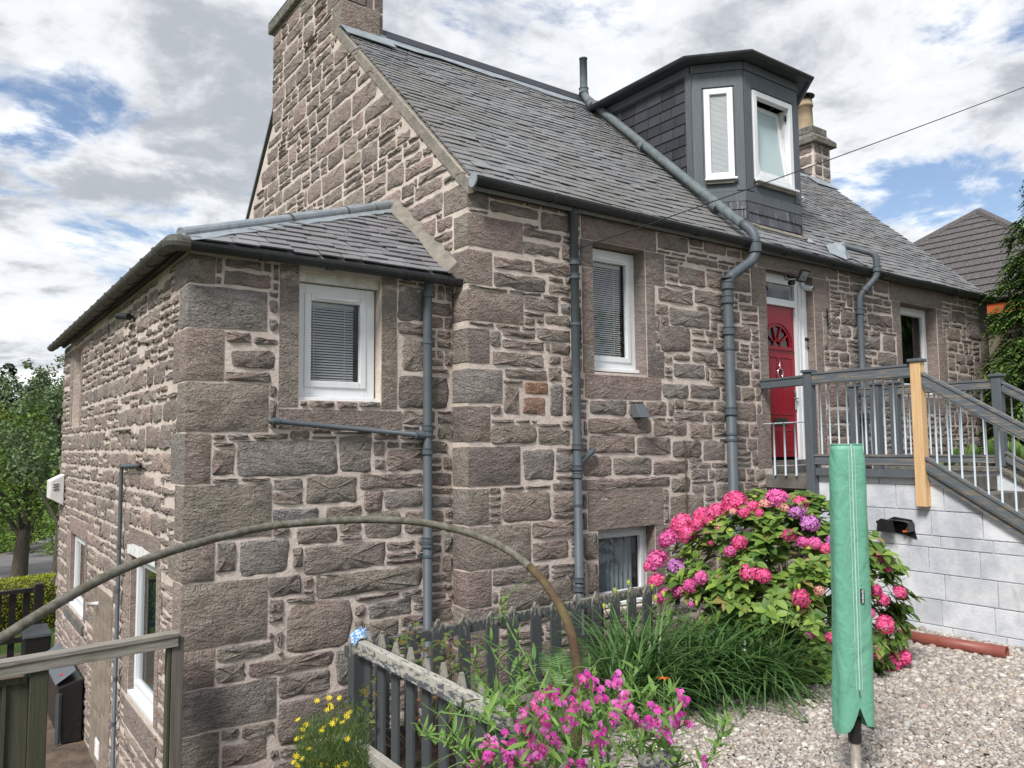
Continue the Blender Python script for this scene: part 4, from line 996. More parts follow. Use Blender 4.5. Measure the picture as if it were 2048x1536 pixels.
# soil pipe over the roof, down the wall
sx = aY(1460, 750, FY-0.09).x
A_ = on_roof(7.60, 8.66, 0.10); B_ = on_roof(7.50, 5.98, 0.105); top = A_+Vector((0, 0.02, 0.62))
C_ = Vector((7.52, 5.62, 2.28)); D_ = Vector((sx, FY-0.09, 1.86))
pth = smooth_path([top, A_+Vector((0, 0.02, 0.04)), B_+Vector((0, -0.05, 0)), Vector((7.52, 5.60, 2.42)), Vector((7.52, 5.60, 2.12)), D_, Vector((sx, FY-0.09, -1.75))], 0.12, 6)
r = 0.057; n1 = 9
t = MB(); t.tube(pth, r, 20); 
sp = MB(); split = next(i for i, p in enumerate(pth) if p.y < 5.75)
t1 = MB(); t1.tube(pth[split-1:], r, 20); soil = t1.build('soil_pipe', M['pipe'], cot, smooth=True)
t2 = MB(); t2.tube(pth[:split], r, 20); soil2 = t2.build('vent_pipe_on_roof', M['pipe_pale'], cot, smooth=True)
dR = (B_-A_).normalized()
sockets(soil2, top+Vector((0, 0, -0.50)), (0, 0, 1), r, M['pipe_pale'], 0.08)
for f_ in (0.06, 0.45, 0.91): sockets(soil2, A_.lerp(B_, f_), dR, r, M['pipe_pale'], 0.10)
sockets(soil, Vector((7.515, 5.60, 2.25)), (0, 0, 1), r, M['pipe'], 0.12)
t = MB(); t.tube([top+Vector((0, 0, -0.01)), top+Vector((0, 0, 0.002))], r*1.12, 18); t.build('pipe_rim', M['pipe'], soil2)
for yy in (556, 572, 600, 662, 698, 822, 868, 880):
    q = aY(1460, yy, FY-0.09)
    if yy in (572, 600, 662, 822): sockets(soil, (sx, FY-0.09, q.z), (0, 0, 1), r, M['pipe'], 0.085)
    else: bracket(soil, sx, FY-0.09, q.z, r, FY, M['pipe'])

# short pipe over the eave beside the door with its torn membrane
q0 = aY(1690, 520, 5.86); qb = aY(1702, 570, FY-0.07)
P0 = on_roof(9.86, 5.95, 0.03); pts = [P0+Vector((-0.05, 0.1, 0.02)), P0+Vector((0.0, 0, 0.12)), Vector((10.02, 5.56, 2.50)), Vector((10.02, 5.56, 2.20)), Vector((9.86, FY-0.07, 1.95)), Vector((9.86, FY-0.07, 1.7)), Vector((9.86, FY-0.07, -0.30))]
t = MB(); t.tube(smooth_path(pts, 0.08), 0.043, 16); wp = t.build('waste_pipe', M['pipe'], cot, smooth=True)
for p_, d_ in (((10.02, 5.56, 2.30), (0, 0, 1)), ((9.92, 5.67, 2.04), (-0.16, 0.17, -0.25)), ((9.86, FY-0.07, 1.74), (0, 0, 1)), ((9.86, FY-0.07, 0.35), (0, 0, 1))): sockets(wp, p_, d_, 0.043, M['pipe'], 0.07)
t = MB(); base = on_roof(9.6, 6.0, 0.03)
t.add([on_roof(9.45, 5.90, 0.03), on_roof(9.62, 5.78, 0.05), on_roof(9.86, 5.86, 0.05), P0+Vector((0.03, 0, 0.17)), P0+Vector((-0.08, 0.08, 0.16)), on_roof(9.55, 6.03, 0.06)], [(0,1,5),(1,2,3),(1,3,4),(1,4,5)]); t.build('torn_membrane', M['lead'], wp)

# wall mounted bits that are separate things are further down

# ------------------------------------------------------------------ openings
upvc_window(cot, FRONT, WIN1[0], WIN1[1], WIN1[2]+0.06, WIN1[3]-0.02, 0.166, 'blind', fw=0.075, sash=0.055)
upvc_window(cot, FRONT, BAS[0], BAS[1], BAS[2]+0.05, BAS[3], 0.125, 'curtain', fw=0.055, sash=0.05, slat=0.03)
w3 = upvc_window(cot, FRONT, WIN3[0], WIN3[1], WIN3[2]+0.06, WIN3[3]-0.01, 0.166, 'none', fw=0.07, sash=0.055)
# door
dr = empty('front_door', (8.4, FY+0.15, -0.26)); COL.objects.unlink(dr); COL.objects.link(dr); dr.parent = cot; dr.location = Vector((8.4, FY+0.15, -0.26))-Vector(cot.location)
dY = FY+0.15
X0, X1 = 7.97, 8.925; LX0, LX1, LZ0, LZ1 = 8.03, 8.70, -0.16, 1.70
f = MB(); f.box((X0, dY-0.03, -0.2), (LX0, dY+0.05, 2.095)); f.box((LX1, dY-0.03, -0.2), (8.76, dY+0.05, 2.095)); f.box((LX0, dY-0.03, 1.98), (LX1, dY+0.05, 2.095)); f.box((LX0, dY-0.035, LZ1+0.004), (LX1, dY+0.05, 1.79))
f.box((8.762, dY-0.02, -0.2), (8.85, dY+0.04, 2.095)); f.box((8.85, dY-0.045, -0.2), (X1, dY+0.04, 2.095)); f.box((8.772, dY-0.035, -0.2), (8.80, dY-0.02, 2.0))
f.build('door_frame', M['upvc'], dr, bevel=0.004)
# leaf with arched fan light: ring of boxes is avoided by a cut polygon
lf = MB(); cxx = (LX0+LX1)/2; fz, fr_ = 1.20, 0.255; n = 20
arc = [(cxx+fr_*math.cos(math.pi*i/n), fz+fr_*0.98*math.sin(math.pi*i/n)) for i in range(n+1)]
yl = dY+0.0
def face_strip(mb, y):
    for i in range(n):
        (xa, za), (xb, zb) = arc[i], arc[i+1]; mb.add([(xa, y, za), (xb, y, zb), (xb, y, LZ1), (xa, y, LZ1)], [(0, 1, 2, 3)])
    mb.add([(LX1, y, fz), (arc[0][0], y, fz), (arc[0][0], y, LZ1), (LX1, y, LZ1)], [(0, 1, 2, 3)]); mb.add([(arc[-1][0], y, fz), (LX0, y, fz), (LX0, y, LZ1), (arc[-1][0], y, LZ1)], [(0, 1, 2, 3)])
    mb.add([(LX1, y, LZ0), (LX0, y, LZ0), (LX0, y, fz), (LX1, y, fz)], [(0, 1, 2, 3)])
face_strip(lf, yl)
for i in range(n): (xa, za), (xb, zb) = arc[i], arc[i+1]; lf.add([(xa, yl, za), (xb, yl, zb), (xb, yl+0.03, zb), (xa, yl+0.03, za)], [(3, 2, 1, 0)])
lf.add([(arc[0][0], yl, fz), (arc[-1][0], yl, fz), (arc[-1][0], yl+0.03, fz), (arc[0][0], yl+0.03, fz)], [(0, 1, 2, 3)])
lf.tube([(x, yl-0.004, z) for x, z in [(cxx+(fr_+0.035)*math.cos(math.pi*i/n), fz+(fr_+0.035)*math.sin(math.pi*i/n)) for i in range(n+1)]], 0.010, 6)
lf.box((cxx-fr_-0.05, yl-0.018, fz-0.045), (cxx+fr_+0.05, yl-0.001, fz-0.02))
for (a, b) in ((LX0+0.07, cxx-0.03), (cxx+0.03, LX1-0.07)):
    for (c, d) in ((0.36, 1.06), (-0.08, 0.16)):
        for (p, q) in (((a, c), (b, c)), ((a, d), (b, d)), ((a, c), (a, d)), ((b, c), (b, d))): lf.tube([(p[0], yl-0.002, p[1]), (q[0], yl-0.002, q[1])], 0.007, 6)
        lf.hexa([(a+0.04, yl-0.001, c+0.04), (b-0.04, yl-0.001, c+0.04), (b-0.04, yl+0.01, c+0.04), (a+0.04, yl+0.01, c+0.04), (a+0.04, yl-0.008, d-0.04), (b-0.04, yl-0.008, d-0.04), (b-0.04, yl+0.01, d-0.04), (a+0.04, yl+0.01, d-0.04)])
for k in range(1, 5):
    a = math.pi*k/5; lf.bar((cxx+0.07*math.cos(a), yl+0.012, fz+0.07*math.sin(a)), (cxx+fr_*math.cos(a), yl+0.012, fz+fr_*math.sin(a)), 0.014, 0.02, up=(0, 1, 0))
lf.tube([(cxx+0.07*math.cos(math.pi*i/10), yl+0.01, fz+0.07*math.sin(math.pi*i/10)) for i in range(11)], 0.010, 6)
lf.build('door_leaf', M['red_door'], dr)
t = MB(); t.add([(x, yl+0.025, z) for x, z in arc], [tuple(range(n+1))]); t.build('fanlight_pane', M['glass'], dr)
t = MB(); t.box((LX0+0.003, dY+0.0, 1.80), (LX1-0.003, dY+0.006, 1.975)); t.build('transom_pane', M['glass'], dr)
t = MB(); t.box((X0, dY+0.051, -0.2), (X1, dY+0.06, 2.09)); t.build('hall_interior', M['dark_room'], dr)
t = MB(); t.box((cxx-0.13, yl-0.012, 0.225), (cxx+0.13, yl-0.002, 0.315)); t.build('letterbox', M['brass_dark'], dr, bevel=0.003)
t = MB(); t.tube([(cxx-0.0+0.05*math.cos(a), yl-0.02, 0.86+0.065*math.sin(a)) for a in np.linspace(0, 6.28, 17)[:-1]], 0.008, 6, closed=True); t.tube([(cxx, yl-0.015, 0.92), (cxx, yl-0.015, 1.06)], [0.016, 0.004], 8); t.tube([(cxx, yl-0.015, 0.78), (cxx, yl-0.015, 0.74)], [0.012, 0.003], 8); t.build('door_knocker', M['chrome'], dr, smooth=True)
t = MB(); t.box((LX1-0.05, yl-0.016, 0.42), (LX1-0.015, yl-0.001, 0.66)); t.tube([(LX1-0.03, yl-0.02, 0.56), (LX1-0.03, yl-0.05, 0.56), (LX1-0.13, yl-0.05, 0.56)], 0.009, 8); t.build('door_handle', M['chrome'], dr)
t = MB(); t.box((X0, FY-0.02, -0.34), (X1, dY+0.1, -0.262)); t.box((X0, dY-0.05, -0.26), (X1, dY+0.06, -0.2)); t.build('door_step', M['concrete'], dr)

# ------------------------------------------------------------------ dormer
dm = MB(); DT = 4.88
FXL, FXR, FYD = 8.08, 9.20, 6.13; CY = 6.60
plan = [(DCX0, 8.6), (DCX0, CY), (FXL, FYD), (FXR, FYD), (DCX1, CY), (DCX1, 8.6)]
core = [(DCX0+0.02, 8.6), (DCX0+0.02, 7.15), (DCX0+0.42, 6.62), (DCX1-0.42, 6.62), (DCX1-0.02, 7.15), (DCX1-0.02, 8.6)]
dm.prism([(x, y, 2.6) for x, y in core], (0, 0, DT-0.07-2.6))
def inset(pl, d, c=(8.64, 7.4)):
    out = []
    n = len(pl)
    for i in range(n):
        p0, p1, p2 = Vector(pl[i-1]), Vector(pl[i]), Vector(pl[(i+1) % n]); e1 = (p1-p0).normalized(); e2 = (p2-p1).normalized()
        n1 = Vector((e1.y, -e1.x)); n2 = Vector((e2.y, -e2.x)); b = (n1+n2).normalized(); out.append(tuple(p1-b*(d/max(0.3, b.dot(n1)))))
    return out
dorm = None
M['dormer_core'] = M['paint_grey']
dorm = dm.build('dormer', M['paint_grey'], cot)
# roof of the dormer: thin edge, low hip
ov = [(DCX0-0.13, 8.62), (DCX0-0.13, CY-0.06), (FXL-0.06, FYD-0.14), (FXR+0.06, FYD-0.14), (DCX1+0.13, CY-0.06), (DCX1+0.13, 8.62)]
t = MB(); t.prism([(x, y, DT-0.035) for x, y in ov], (0, 0, 0.05)); n = len(ov); cpt = (8.64, 7.6, DT+0.16)
t.add([(x, y, DT+0.016) for x, y in ov]+[cpt, (8.64, 8.62, DT+0.16)], [(0,1,6),(1,2,6),(2,3,6),(3,4,6),(4,5,6),(5,7,6),(7,0,6)]); t.build('dormer_roof', M['ridge'], dorm)
g_ = [(x, y, DT-0.005) for x, y in [(DCX0-0.17, 8.45), (DCX0-0.17, CY-0.075), (FXL-0.075, FYD-0.18), (FXR+0.075, FYD-0.18), (DCX1+0.17, CY-0.075), (DCX1+0.17, 8.45)]]
gg = gutter('dormer_gutter', cot, g_, 0.05, M['gutter']); 
# corner boards, heads, aprons as painted panels
def face_frame(p0, p1):
    p0 = Vector(p0); p1 = Vector(p1); U = (p1-p0).normalized(); return Wall((p0.x, p0.y, 0), (U.x, U.y, 0), (U.y, -U.x, 0)), (p1-p0).length
FL, LL = face_frame((DCX0, CY), (FXL, FYD)); FM, LM = face_frame((FXL, FYD), (FXR, FYD)); FRt, LRt = face_frame((FXR, FYD), (DCX1, CY)); FC, LC = face_frame((DCX0, 8.6), (DCX0, CY))
def wbox(mb, wall, u0, u1, v0, v1, n0, n1):
    q = [wall.P(u0, v0, n0), wall.P(u1, v0, n0), wall.P(u1, v0, n1), wall.P(u0, v0, n1), wall.P(u0, v1, n0), wall.P(u1, v1, n0), wall.P(u1, v1, n1), wall.P(u0, v1, n1)]
    mb.hexa([q[3], q[2], q[1], q[0], q[7], q[6], q[5], q[4]])
WB, WT = 3.33, 4.50
skin = MB()
for wall, L, a, b in ((FL, LL, 0.155, LL-0.13), (FM, LM, 0.155, 0.98), (FRt, LRt, 0.13, LRt-0.155)): panel(skin, wall, 0, L, 2.6, DT-0.04, [(a+0.01, b-0.01, WB+0.01, WT-0.01)])
panel(skin, FC, 0, LC, 2.6, DT-0.04, []); _FCR, _LCR = face_frame((DCX1, CY), (DCX1, 8.6)); panel(skin, _FCR, 0, _LCR, 2.6, DT-0.04, [])
skin.build('dormer_skin', M['paint_grey'], dorm)
for wall, L, a, b in ((FL, LL, 0.14, LL-0.12), (FM, LM, 0.14, 0.99), (FRt, LRt, 0.12, LRt-0.14)):
    t = MB(); wbox(t, wall, 0.004, L-0.004, WT+0.03, DT-0.16, 0.001, 0.014); t.build('head_board', M['paint_grey'], dorm)
    t = MB(); wbox(t, wall, 0.0, L, DT-0.155, DT-0.05, 0.001, 0.03); t.build('fascia_board', M['paint_grey'], dorm, bevel=0.003)
    t = MB(); wbox(t, wall, 0.002, a-0.01, WB-0.16, WT+0.025, 0.001, 0.024); t.build('corner_board', M['paint_grey'], dorm)
    t = MB(); wbox(t, wall, b+0.01, L-0.002, WB-0.16, WT+0.025, 0.001, 0.024); t.build('corner_board', M['paint_grey'], dorm)
    for (z0, z1, nn) in ((WB-0.17, WB-0.075, 0.012), (WB-0.30, WB-0.175, 0.02)):
        t = MB(); wbox(t, wall, 0.0, L, z0, z1, 0.001, nn); t.build('apron_board', M['paint_grey'], dorm)
t = MB(); wbox(t, FC, 0.15, LC, DT-0.16, DT-0.05, 0.001, 0.03); t.build('fascia_board', M['paint_grey'], dorm, bevel=0.003)
t = MB(); wbox(t, FC, LC-0.07, LC+0.024, 3.2, DT-0.16, 0.001, 0.03); t.build('corner_board', M['paint_grey'], dorm)
# windows in the dormer (sub-parts of the dormer)
def dormer_window(wall, a, b, z0, z1, tilt=False):
    f = MB(); fw = 0.075
    wbox(f, wall, a, a+fw, z0, z1, -0.05, 0.034); wbox(f, wall, b-fw, b, z0, z1, -0.05, 0.034); wbox(f, wall, a+fw, b-fw, z1-fw, z1, -0.05, 0.034); wbox(f, wall, a+fw, b-fw, z0, z0+fw, -0.05, 0.034)
    f.build('window_frame', M['upvc'], dorm, bevel=0.006)
    s_ = MB(); wbox(s_, wall, a-0.01, b+0.03, z0-0.03, z0-0.003, 0.03, 0.085); s_.build('window_sill', M['upvc'], dorm, bevel=0.004)
    s_ = MB(); wbox(s_, wall, a+0.01, b-0.01, z0-0.07, z0-0.031, 0.02, 0.055); s_.build('sill_packer', M['cement'], dorm)
    if not tilt:
        p = MB(); wbox(p, wall, a+fw, b-fw, z0+fw, z1-fw, 0.024, 0.027); p.build('window_pane', M['glass'], dorm)
        t = MB(); z = z0+fw+0.01
        while z < z1-fw-0.01: t.add([wall.P(a+fw, z-0.006, 0.006), wall.P(b-fw, z-0.006, 0.006), wall.P(b-fw, z+0.009, 0.002), wall.P(a+fw, z+0.009, 0.002)], [(0, 1, 2, 3)]); z += 0.016
        t.build('window_blind', M['blind'], dorm)
    else:
        r_ = MB(); wbox(r_, wall, a+fw-0.002, b-fw+0.002, z0+fw, z1-fw, -0.24, -0.235)
        for (u_, w_) in ((a+fw-0.006, a+fw), (b-fw, b-fw+0.006)): wbox(r_, wall, u_, w_, z0+fw, z1-fw, -0.235, -0.051)
        r_.build('opened_reveal', M['upvc_dirty'], dorm)
        A0, A1, B0, B1 = a+fw+0.004, b-fw-0.004, z0+fw+0.004, z1-fw-0.004; tl = math.radians(8.5)
        def T(u, v, n_): 
            dv = v-B0; return wall.P(u, B0+dv*math.cos(tl)-(0)*n_, 0.02-dv*math.sin(tl)+n_)
        def tb(mb, u0, u1, v0, v1, n0, n1):
            q = [T(u0, v0, n0), T(u1, v0, n0), T(u1, v0, n1), T(u0, v0, n1), T(u0, v1, n0), T(u1, v1, n0), T(u1, v1, n1), T(u0, v1, n1)]; mb.hexa([q[3], q[2], q[1], q[0], q[7], q[6], q[5], q[4]])
        k = MB(); sw = 0.06; tb(k, A0, A0+sw, B0, B1, -0.06, 0); tb(k, A1-sw, A1, B0, B1, -0.06, 0); tb(k, A0+sw, A1-sw, B0, B0+sw, -0.06, 0); tb(k, A0+sw, A1-sw, B1-sw, B1, -0.06, 0); tb(k, A0+0.12, A1-0.16, B1-0.05, B1-0.02, 0, 0.012)
        k.build('tilted_sash', M['upvc'], dorm, bevel=0.004)
        k = MB(); tb(k, A0+sw, A1-sw, B0+sw, B1-sw, -0.03, -0.025); k.build('obscure_pane', M['glass_obscure'], dorm)
        k = MB(); wbox(k, wall, b-fw-0.03, b-fw-0.006, z1-fw-0.16, z1-fw-0.08, -0.02, 0.0); k.build('window_hinge', M['black'], dorm)
dormer_window(FL, 0.155, LL-0.13, WB, WT); dormer_window(FM, 0.155, 0.98, WB, WT, True); dormer_window(FRt, 0.13, LRt-0.155, WB, WT)
# cheek and apron slates
sb = StoneBank()
def vslates(wall, u0, u1, v0, v1, expo, wr, mat, cutfn, rng):
    v = v0
    while v < v1-0.02:
        u = u0-rng.uniform(0, wr[1])
        while u < u1:
            w = rng.uniform(*wr); a, b = max(u, u0), min(u+w, u1)
            if b-a > 0.03:
                poly = [(a+0.004, v), (b-0.004, v), (b-0.004, min(v+expo*1.3, v1)), (a+0.004, min(v+expo*1.3, v1))]
                if cutfn: poly = clip_poly(poly, *cutfn)
                if len(poly) >= 3:
                    n = len(poly); P = lambda p, up: wall.P(p[0], p[1], 0.022-0.016*(p[1]-v)/expo/1.3+up)
                    top = [P(p, 0.006) for p in poly]; bot = [P(p, 0) for p in poly]
                    sb.put(top+bot, [tuple(range(n))]+[(i, n+i, n+(i+1) % n, (i+1) % n) for i in range(n)], sum(top, Vector())/n, mat, [P((a, v), 0), P((b, v), 0), P((b, v+expo), 0), P((a, v+expo), 0)])
            u += w
        v += expo
def rz(y): return 2.44+0.935*(y-5.85)+0.03
# cheek: u runs from y=8.6 down to y=CY
vslates(FC, 0.1, LC-0.072, 3.12, DT-0.165, 0.142, (0.20, 0.27), 'slate_dark', ((0, rz(8.6)), (LC, rz(CY))), rs)
FCR, LCR = face_frame((DCX1, CY), (DCX1, 8.6))
vslates(FCR, 0.0, LCR-0.1, 3.12, DT-0.1, 0.142, (0.2, 0.27), 'slate_dark', ((0, rz(CY)), (LCR, rz(8.6))), rs)
vslates(FM, 0.004, LM-0.004, 2.64, WB-0.305, 0.125, (0.13, 0.21), 'slate_streak', None, rs)
vslates(FL, 0.004, LL-0.004, 2.80, WB-0.305, 0.125, (0.15, 0.24), 'slate_streak', None, rs)
vslates(FRt, 0.004, LRt-0.004, 2.80, WB-0.305, 0.125, (0.15, 0.24), 'slate_streak', None, rs)
sb.flush(dorm, 'hung_slate', 'small_hung_slates', limit=290, smooth=False)
# swept mortar and lead where the dormer meets the roof
t = MB(); line = [on_roof(DCX0-0.02, 8.45, 0.03), on_roof(DCX0-0.02, 7.6, 0.03), on_roof(DCX0-0.02, CY+0.02, 0.03), on_roof(FXL-0.12, FYD+0.14, 0.035), on_roof(FXL+0.15, FYD-0.03, 0.04), on_roof(FXR-0.1, FYD-0.03, 0.03), on_roof(FXR+0.05, FYD+0.0, 0.03), on_roof(DCX1+0.02, CY, 0.03)]
for i in range(len(line)-1):
    a, b = line[i], line[i+1]; d = (b-a).normalized(); s_ = d.cross(Nn).normalized()*0.045
    t.prism([a-s_, a+s_, b+s_, b-s_], Nn*0.02)
t.build('dormer_soaker', M['cement'], cot)
t = MB(); t.add([on_roof(FXR-0.02, FYD-0.10, 0.035), on_roof(FXR+0.22, FYD-0.05, 0.035), on_roof(FXR+0.06, FYD+0.30, 0.035), on_roof(FXR-0.02, FYD+0.10, 0.10)], [(0, 1, 2, 3)]); t.build('lead_corner', M['lead'], cot)

# ================================================================== STONE ANNEX
ann = empty('stone_annex', (2.6, AY, LZ), 'narrow stone annex with small hipped slate roof built against the gable', 'annex')
bank = StoneBank(); bank_cur = bank; ra = random.Random(99)
AW = (2.30, 3.02, 0.38, 1.42); TW = (6.86, 7.93, -2.18, -0.93); W2 = (10.60, 11.88, -2.0, -1.07); NW = (11.45, 12.15, 0.31, 1.36)
AEND = 13.1; AT = 1.47
am = MB(); panel(am, AFRONT, AX, GX, LZ-0.3, AT, [AW]); reveal(am, AFRONT, AW, 0.15); am.build('wall', M['mortar'], ann)
am = MB(); panel(am, ASIDE, AY, AEND, LZ-0.3, AT, [TW, W2, NW])
for h in (TW, W2): reveal(am, ASIDE, h, 0.17)
reveal(am, ASIDE, NW, 0.12); am.build('wall', M['mortar_gable'], ann)
for h_, d_ in ((TW, 0.055), (W2, 0.06)):
    for q0_, q1_ in (((AX+0.004, h_[1]-0.004, h_[2]), (AX+d_+0.003, h_[1], h_[3])), ((AX+0.004, h_[0], h_[3]-0.004), (AX+d_+0.003, h_[1]-0.004, h_[3]))): t = MB(); t.box(q0_, q1_); t.build('jamb_lining', M['stone_dressed'], ann)
t = MB(); t.box((AX+0.121, NW[0]-0.02, NW[2]-0.02), (AX+0.13, NW[1]+0.02, NW[3]+0.02)); t.build('blocked_opening', M['stone_dressed'], ann)
t = MB(); t.box((AX+0.01, AEND-0.02, LZ-0.3), (GX, AEND, AT)); t.build('wall', M['mortar'], ann)
blA = [AW]; blS = [TW, W2, NW]
# corner stones
QA = [(386,507,430,568),(383,574,533,662),(388,661,446,761),(381,765,535,862),(383,869,419,965),(378,970,541,1070),(377,1076,427,1160),(374,1158,532,1300),(368,1306,427,1380),(365,1384,550,1470),(363,1475,436,1560)]
zt = 1.45; zz = [zt]
for i, b in enumerate(QA):
    p, q = boxpx(aY, AY, b); w = q.x-AX; z0 = q.z if i < 7 else None
    if i >= 7: z0 = aY(370, b[3], AY).z
    z1 = zz[-1]; z0 = min(z0, z1-0.12)-0.012; zz.append(z0); d = 0.26 if w > 0.35 else 0.42
    quoin(bank, AX, AY, w, d, z0, z1, ra, mat={1: 'stone_grey'}.get(i, 'stone'), rough=0.020, proud=0.012)
    blA.append((AX-0.1, AX+w+0.005, z0, z1)); blS.append((AY-0.1, AY+d+0.005, z0, z1))
z = zz[-1]; k = 0
while z > LZ+0.05:
    w = 0.5 if k % 2 else 0.3; quoin(bank, AX, AY, w, 0.3, z-0.35, z, ra); blA.append((AX-0.1, AX+w, z-0.35, z)); blS.append((AY-0.1, AY+0.3, z-0.35, z)); z -= 0.35; k += 1
def dr2(wall, u0, u1, v0, v1, bl, mat='stone', **kw): slab_stone(bank, wall, u0, u1, v0, v1, ra, mat=mat, **kw); bl.append((u0, u1, v0, v1))
dr2(AFRONT, 2.135, 2.30, 0.32, 1.46, blA, rough=0.01); dr2(AFRONT, 3.02, 3.17, 0.32, 1.46, blA, rough=0.008); dr2(AFRONT, 2.14, 3.22, 0.14, 0.31, blA, rough=0.012)
HA = """451,543,540,577 464,699,548,736 451,744,540,767 428,901,465,946 470,886,672,945 678,875,742,940 776,902,850,938 507,868,574,884 626,875,672,888
613,950,712,1002 717,945,844,972 771,979,842,1011 547,961,606,975 549,977,604,1004 547,1020,633,1043 654,1004,722,1033 720,1020,801,1070 597,1058,672,1083 482,1077,575,1143
611,1098,767,1130 635,1132,842,1170 538,1143,599,1186 712,1172,797,1190 740,1192,822,1224 575,1200,703,1285 730,1231,794,1271 432,1265,545,1305 500,1295,665,1345 667,1290,720,1362
430,1336,490,1362 561,1340,658,1376 553,1380,700,1458 444,1450,474,1474 480,1434,550,1463 444,1480,531,1516 790,571,848,641 793,646,848,670 806,677,848,743 798,750,895,815 448,665,500,684
432,1085,470,1140 592,1085,640,1112"""
n0 = len(bank.items)
place_list(HA, aY, AY, AFRONT, blA, 'stone', ra)
for idx in (4+n0, 14+n0, 18+n0, 23+n0):
    if idx < len(bank.items): a_, V_, F_, c_, _m = bank.items[idx]; bank.items[idx] = (a_, V_, F_, c_, 'stone_grey')
wall_fill(bank, AFRONT, AX, GX, -3.2, 1.45, blA, ra, (0.10, 0.46), (0.05, 0.22), 'stone', mats=('stone_grey', 0.1), rough=0.014, chunky=0.16, gap=0.010)
# side wall: openings' stones, the flush brick patch and small rubble
dr2(ASIDE, TW[0]-0.1, TW[1]+0.1, -0.93, -0.70, blS, mat='stone_gable'); dr2(ASIDE, W2[0]-0.1, W2[1]+0.1, -1.07, -0.86, blS, mat='stone_gable')
dr2(ASIDE, TW[0]-0.1, TW[1]+0.1, -2.45, -2.22, blS, mat='stone_gable'); 
for h in (W2, NW):
    for (a, b) in ((h[2], (h[2]+h[3])/2), ((h[2]+h[3])/2, h[3])): dr2(ASIDE, h[1], h[1]+0.2+0.1*(a > h[2]), a, b, blS, mat='stone_gable'); dr2(ASIDE, h[0]-0.16, h[0], a, b, blS, mat='stone_gable')
for (a, b) in ((-2.18, -1.55), (-1.55, -0.93)): dr2(ASIDE, TW[1], TW[1]+0.22, a, b, blS, mat='stone_gable'); dr2(ASIDE, TW[0]-0.14, TW[0], a, b, blS, mat='stone_gable')
t = MB(); t.box((AX-0.04, W2[0]-0.12, -2.14), (AX+0.12, W2[1]+0.12, -2.03)); t.build('window_ledge', M['concrete'], ann, bevel=0.006)
BP = (8.72, 9.85, LZ, -1.42); blS.append(BP)
k = 0; z = BP[2]; brick0 = None
while z < BP[3]-0.06:
    y = BP[0]-(0.24 if k % 2 else 0.0)
    while y < BP[1]:
        a, b = max(y, BP[0]), min(y+0.235, BP[1])
        if b-a > 0.05:
            mb = MB(); mb.box((AX-0.012, a, z), (AX+0.02, b-0.012, z+0.062)); mb.build('brick', M['beige_brick'], ann)
        y += 0.235
    z += 0.075; k += 1
wall_fill(bank, ASIDE, AY, AEND, -3.2, 1.45, blS, ra, (0.16, 0.56), (0.06, 0.25), 'stone_gable', mats=('stone', 0.25), rough=0.011, gap=0.015, chunky=0.25, edge=0.009)
bank.flush(ann, 'stone', 'rubble_stonework')
# exposed limewash on the lintel of the tall window
t = MB(); rr = random.Random(4); top_ = []
ys = np.linspace(6.85, 7.98, 30); t2_ = [(AX-0.024, y, -0.935) for y in ys]+[(AX-0.024, y, -0.87+0.012*rr.random()+0.035*math.sin((y-6.85)*2.6)) for y in ys[::-1]]
t.prism(t2_, (0.004, 0, 0)); t.build('limewash_patch', M['white_patch'], ann)
# windows
upvc_window(ann, AFRONT, AW[0]+0.0, AW[1]-0.015, AW[2]+0.03, AW[3]-0.08, 0.10, 'blind', fw=0.085, sash=0.055)
t = MB(); t.box((AW[0], AY+0.05, 1.345), (AW[1], AY+0.1, 1.45)); t.build('eave_soffit', M['upvc_dirty'], ann)
upvc_window(ann, ASIDE, TW[0], TW[1], TW[2]+0.04, TW[3], 0.055, 'none', fw=0.05, sash=0.05, room='teal_room', vent=False)
upvc_window(ann, ASIDE, W2[0], W2[1], W2[2]+0.04, W2[3], 0.06, 'none', fw=0.055, sash=0.05, vent=False)
# hipped roof
HC = Vector((1.36, 5.98, 1.515)); HT = Vector((GX, 7.18, 2.43)); HR = Vector((GX, 5.98, 1.515))
fV = Vector((0, HT.y-HR.y, HT.z-HR.z)); fl = fV.length; fV.normalize()
t = MB(); t.prism([HC, HR, HT], (0, 0.015, -0.03))
t.prism([HC, HT, (GX, AEND+0.1, 2.43), (1.36, AEND+0.1, 1.515)], (0.0, 0, -0.03)); ro = t.build('hipped_roof', M['slate_annex'], ann)
sb = StoneBank(); ru = random.Random(31)
lay_slates(sb, HR-Vector((HR.x, 0, 0))+Vector((0, 0, 0.004)), (1, 0, 0), fV, HC.x, GX-0.06, fl, 0.098, (0.15, 0.27), ru, 'slate_annex', clip=[(HC.x, 0-0.02), (GX, -0.02), (GX, fl)], lift=0.02, jit=0.009, thick=0.012)
sV = Vector((GX-1.36, 0, 2.43-1.515)); sl = sV.length; sV.normalize(); 
lay_slates(sb, Vector((1.36, 0, 1.519)), (0, 1, 0), sV, 5.98, AEND, sl, 0.12, (0.2, 0.3), ru, 'slate_annex', clip=[(7.18+0.02, sl), (5.98, 0), (AEND, 0), (AEND, sl)][::1], lift=0.018)
sb.flush(ann, 'slate', 'slate_courses', smooth=False)
